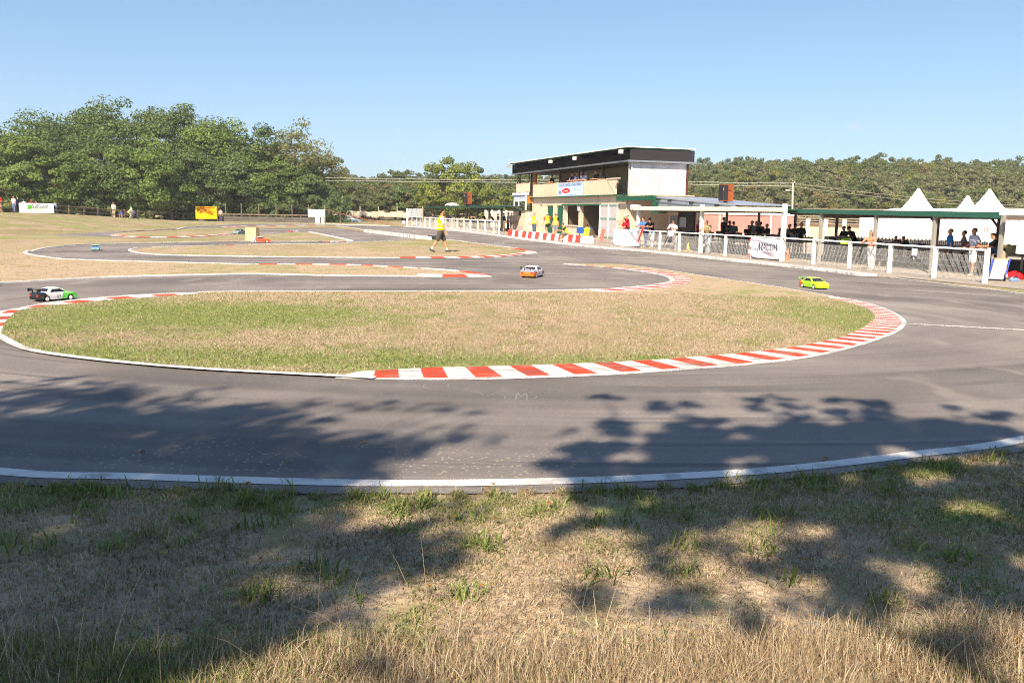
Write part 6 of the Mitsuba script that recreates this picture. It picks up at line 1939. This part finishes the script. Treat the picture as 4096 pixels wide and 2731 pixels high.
# ---------------------------------------------------------------- behind the pits: tents, trailers, sheds
def pagoda(label, px_peak, py_peak, y, half, eave=1.95):
    t = thing('tent', label, 'tent', None)
    q = atY(px_peak, py_peak, y)
    c = np.array([q[0], q[1], float(ground_z(q[0], q[1]))])
    top = q[2]
    rings = [(half, eave), (half * 0.62, eave + 0.22 * (top - eave)), (half * 0.30, eave + 0.60 * (top - eave)), (0.04, top)]
    yaw = 0.32
    for k in range(4):
        v, f = [], []
        for r, z in rings:
            for s in (0, 1):
                a = yaw + math.pi / 4 + (k + s) * math.pi / 2
                v.append((c[0] + r * 1.414 * math.cos(a), c[1] + r * 1.414 * math.sin(a), z))
        for i in range(3):
            f += [[2 * i, 2 * i + 1, 2 * i + 3], [2 * i, 2 * i + 3, 2 * i + 2]]
        obj('roof_panel', trimesh.Trimesh(v, f, process=False), 'cloth', t, color=lin('#f0f0ee'))
        a0, a1 = yaw + math.pi / 4 + k * math.pi / 2, yaw + math.pi / 4 + (k + 1) * math.pi / 2
        p0, p1 = (np.array([c[0] + half * 1.414 * math.cos(a), c[1] + half * 1.414 * math.sin(a), c[2]]) for a in (a0, a1))
        obj('pole', bar(p0, p0 + (0, 0, eave - c[2]), 0.05, 6), 'paint', t, color=WHITE)
        if k in (2, 3, 1):
            q0, q1 = p0 * (1, 1, 0) + (0, 0, c[2] + 0.1), p1 * (1, 1, 0) + (0, 0, c[2] + 0.1)
            n = 9
            v, f = [], []
            dd = (q1 - q0) / np.linalg.norm(q1 - q0)
            nn = np.array([dd[1], -dd[0], 0])
            for i in range(n):
                w_ = q0 + (q1 - q0) * i / (n - 1) + nn * 0.05 * math.sin(i * 2.1)
                v += [w_, w_ + (0, 0, eave - c[2] - 0.1)]
            for i in range(n - 1):
                f += [[2 * i, 2 * i + 2, 2 * i + 3], [2 * i, 2 * i + 3, 2 * i + 1]]
            obj('side_wall', trimesh.Trimesh(v, f, process=False), 'cloth', t, color=lin('#e6e6ea'))
    return t


pagoda('white pointed tent standing alone left of the two other tent peaks', 3675, 753, 62, 1.3)
pagoda('smaller white pointed tent, middle of the three peaks', 3872, 782, 68, 1.1)
pagoda('white pointed tent at the right of the three peaks', 3960, 757, 60, 1.35)
t = thing('marquee', 'long white marquee with a sloping roof behind the green canopy', 'tent')
mq = lambda b0, b1: None
def wbox(x0, x1, y0, y1, z0, z1):
    return box(x0, x1, y0, y1, z0, z1)
p0, p1 = atY(3440, 900, 56), atY(4350, 900, 46)
d = (p1 - p0) * (1, 1, 0)
L = np.linalg.norm(d)
d /= L
nb = np.array([-d[1], d[0], 0])
for k in range(5):
    a = p0 * (1, 1, 0) + d * L * k / 5
    b = p0 * (1, 1, 0) + d * L * (k + 1) / 5
    v, f = [], []
    for i in range(9):
        w_ = a + (b - a) * i / 8 + nb * 0.05 * math.sin(2.3 * i + k)
        v += [w_ + (0, 0, -0.1), w_ + (0, 0, 2.05)]
    for i in range(8):
        f += [[2 * i, 2 * i + 2, 2 * i + 3], [2 * i, 2 * i + 3, 2 * i + 1]]
    obj('side_wall', trimesh.Trimesh(v, f, process=False), 'cloth', t, color=lin('#eceae6'))
    obj('roof_panel', trimesh.Trimesh([a + (0, 0, 2.05), b + (0, 0, 2.05), b + nb * 4 + (0, 0, 2.5), a + nb * 4 + (0, 0, 2.5)], [[0, 1, 2], [0, 2, 3]], process=False), 'cloth', t, color=lin('#ecebe8'))
    obj('pole', bar(a + (0, 0, -0.1), a + (0, 0, 2.1), 0.05, 6), 'paint', t, color=lin('#d8c8c4'))
letters('ACCO', p0 * (1, 1, 0) + d * L * 0.60 - nb * 0.1 + (0, 0, 1.25), d, 0.30, 1.1, (0, 0), t, lin('#a0a4ac'))
# paling fence before the tents
t = thing('paling_fence', 'low fence of thin white palings before the tents', 'fence')
pal = []
a, b = atY(3300, 950, 44), atY(3950, 950, 37)
a[2], b[2] = float(ground_z(a[0], a[1])), float(ground_z(b[0], b[1]))
n = 90
for k in range(n):
    q = a + (b - a) * k / (n - 1)
    w_ = (b - a) / n
    pal.append(beam(q + (0, 0, 0.0), q + (0, 0, 1.12 + 0.03 * math.sin(k * 3.1)), 0.07, 0.02))
for q in pal:
    obj('paling', q, 'paint', t, color=lin('#c9bfb4'))
obj('rail', beam(a + (0, 0.04, 0.9), b + (0, 0.04, 0.9), 0.03, 0.06), 'paint', t, color=lin('#b9b0a4'))
# beige building with a tiled roof
t = thing('shed', 'long beige shed with a grey-brown tiled roof behind the pits', 'building')
p0, p1 = atY(3150, 900, 66), atY(3520, 900, 60)
d = (p1 - p0) * (1, 1, 0)
L = np.linalg.norm(d)
d /= L
nb = np.array([-d[1], d[0], 0])
p0 = p0 * (1, 1, 0)


def quadbox(o, d, nb, x0, x1, y0, y1, z0, z1):
    m = box(x0, x1, y0, y1, z0, z1)
    M = np.eye(4)
    M[:3, 0], M[:3, 1], M[:3, 3] = d, nb, o
    m.apply_transform(M)
    return m


obj('wall', quadbox(p0, d, nb, 0, L, 0, 5, -0.2, 1.35), 'paint', t, color=lin('#e0cdae'))
for k in range(7):
    z = 1.38 + 0.17 * k
    obj('tile_course', quadbox(p0, d, nb, -0.3, L + 0.3, -0.25 + 0.4 * k, 0.2 + 0.4 * k, z, z + 0.06), 'paint', t, color=lin('#b0a390') * (0.85 + 0.08 * (k % 3)))
for k in range(5):
    x = L * (k + 0.25) / 5
    obj('pillar', quadbox(p0, d, nb, x, x + 0.22, -0.4, -0.2, -0.2, 1.7), 'paint', t, color=WHITE)
# salmon pink trailers
for lab, xa, xb, ya, yb, z1 in (('salmon pink trailer with white frame bars seen under the cream beam', 2772, 2880, 66, 64, 2.05), ('salmon pink trailer right of the first under the cream beam', 2890, 3085, 64, 60, 2.0)):
    t = thing('trailer', lab, 'trailer')
    p0, p1 = atY(xa, 900, ya), atY(xb, 900, yb)
    d = (p1 - p0) * (1, 1, 0)
    L = np.linalg.norm(d)
    d /= L
    nb = np.array([-d[1], d[0], 0])
    p0 = p0 * (1, 1, 0)
    obj('body', quadbox(p0, d, nb, 0.05, L - 0.05, 0.05, 2.2, 0.55, z1 - 0.06), 'paint', t, color=lin('#d99a92'))
    for z in (0.42, z1 - 0.1):
        obj('frame_bar', quadbox(p0, d, nb, 0, L, -0.02, 2.25, z, z + 0.16), 'paint', t, color=WHITE)
    for x in (0.02, L - 0.1):
        obj('corner_post', quadbox(p0, d, nb, x, x + 0.08, -0.03, 0.05, 0.4, z1 + 0.04), 'paint', t, color=lin('#e6e0dc'))
    for x in (0.5, 1.4) if L < 3 else (1.2, 2.2):
        w_ = quadbox(p0, d, nb, x, x + 0.2, -0.02, 0.0, 0.0, 0.4)
        c_ = p0 + d * x + nb * 0.1 + (0, 0, 0.18)
        obj('wheel', bar(c_, c_ + nb * 0.25, 0.34, 14), 'cloth', t, color=(0.02, 0.02, 0.02))
    obj('coupling', quadbox(p0, d, nb, L, L + 0.7, 0.9, 1.0, 0.35, 0.45), 'paint', t, color=(0.05, 0.05, 0.05))
# work tables under the canopies with model car gear on them
rng = np.random.default_rng(31)
gear = 0
for k, (a, b) in enumerate([(-9.3, -0.6), (-12.2, -0.4), (-14.8, -0.6), (-17.6, -0.4), (-20.4, -0.5), (-23.4, -0.6), (-26.0, -0.9), (-28.4, -0.9), (-30.8, -0.9), (-33.2, -1.1), (-36.0, -1.1)]):
    t = thing('work_table', '%s dark work table from the left in the row under the pit canopies' % ORD[k], 'table', 'trestle work tables under the pit canopies')
    z = float(ground_z(*W(a, b)[:2])) + 0.02
    obj('top', hbox(a - 1.15, a + 1.15, b - 0.4, b + 0.4, z + 0.80, z + 0.84), 'paint', t, color=lin('#5c554e'))
    for x in (-1.0, 0.95):
        for y in (-0.35, 0.3):
            obj('leg', hbox(a + x, a + x + 0.05, b + y, b + y + 0.05, z, z + 0.80), 'paint', t, color=lin('#7d7870'))
    for j in range(2):
        x, y = a + (0.15 - 0.95 * j) + rng.uniform(0, 0.45), b + rng.uniform(-0.25, 0.05)
        w_, dd_, hh_ = rng.uniform(0.25, 0.5), rng.uniform(0.15, 0.28), rng.uniform(0.10, 0.30)
        cn, colr = [('black', (0.02, 0.02, 0.025)), ('charcoal', (0.05, 0.05, 0.06)), ('brown red', lin('#7a3d34')), ('olive', lin('#8d8458')), ('dull blue', lin('#3d4c68'))][(gear * 3 + j) % 5]
        gear += 1
        q = thing('tool_case', '%s tool case on the %s work table from the left under the pit canopies' % (cn, ORD[k]), 'case', 'tool cases on the work tables')
        obj('body', hbox(x, x + w_, y, y + dd_, z + 0.842, z + 0.842 + hh_), 'paint', q, color=colr)
        obj('lid', hbox(x - 0.008, x + w_ + 0.008, y - 0.008, y + dd_ + 0.008, z + 0.842 + hh_, z + 0.842 + hh_ + 0.03), 'paint', q, color=np.asarray(colr) * 0.7)
        obj('handle', hbox(x + w_ * 0.35, x + w_ * 0.65, y + dd_ * 0.45, y + dd_ * 0.55, z + 0.872 + hh_, z + 0.9 + hh_), 'paint', q, color=(0.02, 0.02, 0.02))
for k, (a, b) in enumerate([(24.5, -0.8), (27.6, -0.8), (30.7, -0.8), (33.8, -0.8), (37.0, -0.8), (40.5, -0.8), (44, -0.8)]):
    t = thing('work_table', '%s dark work table from the right under the far pit canopy' % ORD[k], 'table', 'trestle work tables under the far canopy')
    obj('top', hbox(a - 1.2, a + 1.2, b - 0.4, b + 0.4, 0.80, 0.84), 'paint', t, color=lin('#4c4844'))
    for x in (-1.05, 1.0):
        obj('leg', hbox(a + x, a + x + 0.05, b - 0.3, b - 0.25, 0.02, 0.80), 'paint', t, color=lin('#6d6862'))
q = onB(3385, 977, -1.5)[2]
t = thing('model_car_shell', 'lime green model car shell on the work table behind the pit fence', 'model car')
obj('shell', mesh_of(SHELL), 'lacquer', t, color=lin('#b4e020'), to_world=xf((q[0], q[1], 0.66), math.radians(60), 1.0))

# far wall beyond the left canopy, seen between its posts, and stone wall in the field
t = thing('rear_wall', 'pale panel wall behind the far pit canopy', 'wall')
for k in range(9):
    a = 25 + 2.9 * k
    obj('panel', hbox(a + 0.02, a + 2.7, 4.0, 4.1, 0, 2.0), 'paint', t, color=lin('#d8d6cc'))
    obj('post', hbox(a + 2.7, a + 2.9, 3.92, 4.12, 0, 2.1), 'paint', t, color=WHITE)
t = thing('field_wall', 'low pale stone wall at the foot of the wooded hill', 'wall')
p0, p1 = atY(1300, 846, 158), atY(1640, 852, 150)
p0[2], p1[2] = 0.6, 0.6
for k in range(14):
    a, b = p0 + (p1 - p0) * (k + 0.02) / 14, p0 + (p1 - p0) * (k + 0.98) / 14
    obj('block', beam(a + (0, 0, 0.6 + 0.1 * math.sin(k * 2.3)), b + (0, 0, 0.6 + 0.1 * math.sin(k * 2.3)), 0.5, 0.9 + 0.2 * math.sin(k * 1.7)), 'paint', t, color=lin('#cfc4b0') * (0.8 + 0.06 * (k % 4)))
    if k % 3 == 0:
        obj('post', bar(a, a + (0, -0.4, 1.9), 0.09, 6), 'paint', t, color=lin('#bcb2a4'))

# wooden box on the track island
t = thing('board_box', 'tall beige board box standing on the grass island', 'box')
q = G(1004, 964)
s = FOCAL / q[1]
w_ = 40 / s
obj('front_board', place(box(-w_ / 2, w_ / 2, -0.02, 0.02, 0.02, 51 / s), q, -0.1), 'paint', t, color=lin('#e3c08c'))
obj('side_board', place(box(w_ / 2, w_ / 2 + 0.03, -0.02, 0.5, 0.02, 51 / s), q, -0.1), 'paint', t, color=lin('#d9b884'))
obj('side_board', place(box(-w_ / 2 - 0.03, -w_ / 2, -0.02, 0.5, 0.02, 51 / s), q, -0.1), 'paint', t, color=lin('#d9b884'))
obj('top_board', place(box(-w_ / 2 - 0.03, w_ / 2 + 0.03, -0.03, 0.5, 51 / s, 51 / s + 0.03), q, -0.1), 'paint', t, color=lin('#cfa978'))
# black rubber mat before the white wall end
t = thing('rubber_block', 'dark rubber block at the end of the low white wall', 'block')
q0, q1 = G(1712, 958), G(1772, 962)
obj('slab', beam(q0 + (0, 0.3, 0.14), q1 + (0, 0.3, 0.14), 0.2, 0.24), 'paint', t, color=(0.035, 0.035, 0.037))
obj('strap', beam(q0 + (0, 0.18, 0.2), q1 + (0, 0.18, 0.2), 0.03, 0.05), 'paint', t, color=(0.06, 0.06, 0.06))
# round white lamp head left of the tall mesh
t = thing('round_sign', 'small round white sign on a post at the far end of the white fence', 'sign')
q = atY(1615, 889, 104)
m = trimesh.creation.cylinder(0.17, 0.05, sections=16)
m.apply_transform(trimesh.transformations.rotation_matrix(math.pi / 2, [1, 0, 0]))
obj('disc', place(m, q), 'paint', t, color=lin('#e8ecf2'))
obj('post', bar((q[0], q[1] + 0.05, 0), (q[0], q[1] + 0.05, q[2]), 0.03, 6), 'paint', t, color=(0.1, 0.1, 0.1))
# cones, hand truck, bags, canes
def cone(label, q, hgt, cols):
    t = thing('traffic_cone', label, 'cone')
    n = len(cols)
    obj('base', place(box(-0.15, 0.15, -0.15, 0.15, 0, 0.03), q), 'paint', t, color=lin(cols[0]))
    for k, c in enumerate(cols):
        z0, z1 = 0.03 + (hgt - .03) * k / n, 0.03 + (hgt - .03) * (k + 1) / n
        r0, r1 = 0.12 - 0.09 * k / n, 0.12 - 0.09 * (k + 1) / n
        obj('band', tube([q + (0, 0, z0), q + (0, 0, z1)], [r0, r1], 14), 'paint', t, color=lin(c))
q = onB(2999, 1040, -2.9)[2]
q[2] = -0.18
cone('red and white banded marker post behind the pit fence left of the town banner', q, 0.95, ['#d84a4a', '#eeeeee', '#d84a4a', '#eeeeee', '#d84a4a'])
q = onB(3149, 1040, -2.8)[2]
q[2] = -0.18
cone('orange cone behind the pit fence right of the town banner', q, 0.55, ['#e8763c', '#e8763c'])
q = onB(2752, 1000, -2.6)[2]
q[2] = -0.18
cone('small yellow cone behind the pit fence under the cream beam', q, 0.5, ['#e2b23c', '#e2b23c'])
t = thing('stick', 'dark walking stick held over the pit fence by the person in pale pink', 'stick')
p_, q_ = onB(2676, 940, -3.5)[2], onB(2657, 978, -3.6)[2]
obj('shaft', bar(p_, q_, 0.02, 6), 'paint', t, color=(0.02, 0.02, 0.022))
obj('bag', place(box(-0.16, 0.16, -0.05, 0.05, -0.18, 0.14), onB(2682, 933, -3.6)[2]), 'cloth', t, color=lin('#b9bed8'))
t = thing('stick', 'dark stick held over the pit fence by the man in khaki', 'stick')
p_, q_ = onB(2832, 948, -3.6)[2], onB(2806, 980, -3.7)[2]
obj('shaft', bar(p_, q_, 0.02, 6), 'paint', t, color=(0.02, 0.02, 0.022))
obj('head', place(box(-0.14, 0.14, -0.05, 0.05, -0.05, 0.05), q_), 'paint', t, color=WHITE)
t = thing('hand_truck', 'blue-framed hand truck with a beige board at the right end of the pit fence', 'hand truck')
q = G(3984, 1126)
u_ = np.array([1.0, -0.35, 0]) / np.linalg.norm([1.0, -0.35, 0])
bk = np.array([0.30, 0.25, 0.9])
lo, hi = q + (0, 0, 0.10), q + bk * 0.78 + (0, 0, 0.05)
obj('board', trimesh.Trimesh([lo - u_ * 0.20, lo + u_ * 0.20, hi + u_ * 0.20, hi - u_ * 0.20, lo - u_ * 0.20 + (0, 0.03, 0), lo + u_ * 0.20 + (0, 0.03, 0), hi + u_ * 0.20 + (0, 0.03, 0), hi - u_ * 0.20 + (0, 0.03, 0)],
    [[0, 1, 2], [0, 2, 3], [4, 6, 5], [4, 7, 6], [0, 4, 5], [0, 5, 1], [2, 6, 7], [2, 7, 3], [1, 5, 6], [1, 6, 2], [0, 3, 7], [0, 7, 4]], process=False), 'paint', t, color=lin('#d8c3a4'))
for s in (-1, 1):
    obj('rail', bar(lo + u_ * 0.25 * s, hi + u_ * 0.25 * s + (0, 0, 0.02), 0.025, 8), 'paint', t, color=lin('#3a58c8'))
    c_ = q + u_ * 0.27 * s + (0, 0.06, 0.09)
    obj('wheel', bar(c_ - u_ * 0.03, c_ + u_ * 0.03, 0.09, 14), 'cloth', t, color=(0.015, 0.015, 0.015))
obj('cross_bar', bar(lo - u_ * 0.25, lo + u_ * 0.25, 0.022, 8), 'paint', t, color=lin('#b8c4d8'))
obj('handle', bar(hi - u_ * 0.25, hi + u_ * 0.25, 0.022, 8), 'paint', t, color=lin('#c8a878'))
rng = np.random.default_rng(4)
for lab, px_, py_, sc, col in (('large red bag on the ground at the right edge', 4052, 1118, 0.30, '#d83038'), ('second red bag at the right edge, cut by the picture', 4086, 1122, 0.30, '#d02c36'), ('small blue and white case before the red bags', 4076, 1130, 0.16, '#7f9cd8')):
    q = G(px_, py_)
    m = trimesh.creation.icosphere(3)
    v = m.vertices * np.array([1.05, 0.7, 0.62]) * sc
    v = v * (1 + 0.25 * (meshkit.fbm(m.vertices * 2.0 + px_, 3, 2)[:, None] - 0.5))
    v[:, 2] = np.maximum(v[:, 2], -0.45 * sc)
    t = thing('bag', lab, 'bag')
    obj('body', place(trimesh.Trimesh(v, m.faces, process=False), q + (0, 0.3, 0.46 * sc)), 'cloth', t, color=lin(col), smooth=True)
    obj('strap', place(tube([(-0.5 * sc, -0.5 * sc, 0.3 * sc), (-0.2 * sc, -0.62 * sc, 0.62 * sc), (0.2 * sc, -0.62 * sc, 0.62 * sc), (0.5 * sc, -0.5 * sc, 0.3 * sc)], [0.015] * 4, 6), q + (0, 0.3, 0.46 * sc)), 'cloth', t, color=(0.02, 0.02, 0.02))
t = thing('crate', 'dark crate under the canopy behind the red bags', 'crate')
q = G(4080, 1105) + (0.3, 1.2, 0)
obj('body', place(box(-0.5, 0.5, -0.3, 0.3, 0, 0.5), q, -0.3), 'paint', t, color=(0.03, 0.03, 0.035))
obj('lid', place(box(-0.52, 0.52, -0.32, 0.32, 0.5, 0.55), q, -0.3), 'paint', t, color=(0.06, 0.06, 0.06))

# power line on the hillside
t = thing('utility_pole', 'slim grey power pole in front of the wooded hill', 'pole')
q = atY(3172, 850, 120)
top = atY(3172, 732, 120)
obj('shaft', bar((q[0], q[1], -0.2), (top[0], top[1], top[2]), 0.13, 10), 'paint', t, color=lin('#b9b3ac'))
obj('lamp_arm', bar((q[0], q[1], top[2] - 1.1), (q[0] - 0.75, q[1] - 0.2, top[2] - 1.0), 0.05, 6), 'paint', t, color=lin('#b9b3ac'))
obj('lamp_head', place(box(-0.35, 0.2, -0.1, 0.1, -0.06, 0.06), (q[0] - 0.9, q[1] - 0.2, top[2] - 1.0)), 'paint', t, color=lin('#dcdcd8'))
obj('insulator', bar((q[0], q[1], top[2]), (q[0], q[1], top[2] + 0.25), 0.05, 6), 'paint', t, color=lin('#dddddd'))


def sagging(p, q, drop, r):
    t_ = np.linspace(0, 1, 14)
    pts = p + np.outer(t_, q - p)
    pts[:, 2] -= drop * 4 * t_ * (1 - t_)
    return tube(pts, [r] * 14, 4)


for k, dz in enumerate((0.0, -0.45)):
    t = thing('power_line', ['upper pale power line crossing the view before the hills', 'lower pale power line crossing the view before the hills'][k], 'cable')
    top_ = np.array([top[0], top[1], top[2] + dz])
    l = atY(1300, 712 + k * 10, 128)
    rgt = atY(4400, 838 + 12 * k, 100)
    midp = atY(2600, 722 + 9 * k, 124)
    obj('span', sagging(l, midp, 0.1, 0.022), 'paint', t, color=lin('#d8d8d4'))
    obj('span', sagging(midp, top_, 0.1, 0.022), 'paint', t, color=lin('#d8d8d4'))
    obj('span', sagging(top_, rgt, 0.5, 0.02), 'paint', t, color=lin('#b8b0a4'))
# a dry strip of field and hedge beyond the track
poly = Polygon([atY(1300, 860, 150)[:2], atY(1660, 860, 150)[:2], atY(1660, 860, 144)[:2], atY(1300, 860, 140)[:2]])
struct('field', drape(poly, 0.06, 4.0), 'cloth', 'dry straw-coloured stubble field beyond the track', color=(0.52, 0.40, 0.24))

# ---------------------------------------------------------------- thin summer haze
scene['air'] = {'type': 'homogeneous', 'albedo': {'type': 'rgb', 'value': [0.95, 0.95, 0.95]}, 'sigma_t': 0.00046, 'phase': {'type': 'hg', 'g': 0.3}}
scene['haze'] = {'type': 'cube', 'to_world': T([[660, 0, 0, 0], [0, 500, 0, 420], [0, 0, 24, 21], [0, 0, 0, 1]]), 'bsdf': {'type': 'null'}, 'interior': {'type': 'ref', 'id': 'air'}}
scene['camera']['medium'] = {'type': 'ref', 'id': 'air'}
tag('haze', 'thin bluish summer haze over the whole place', 'haze', kind='stuff')
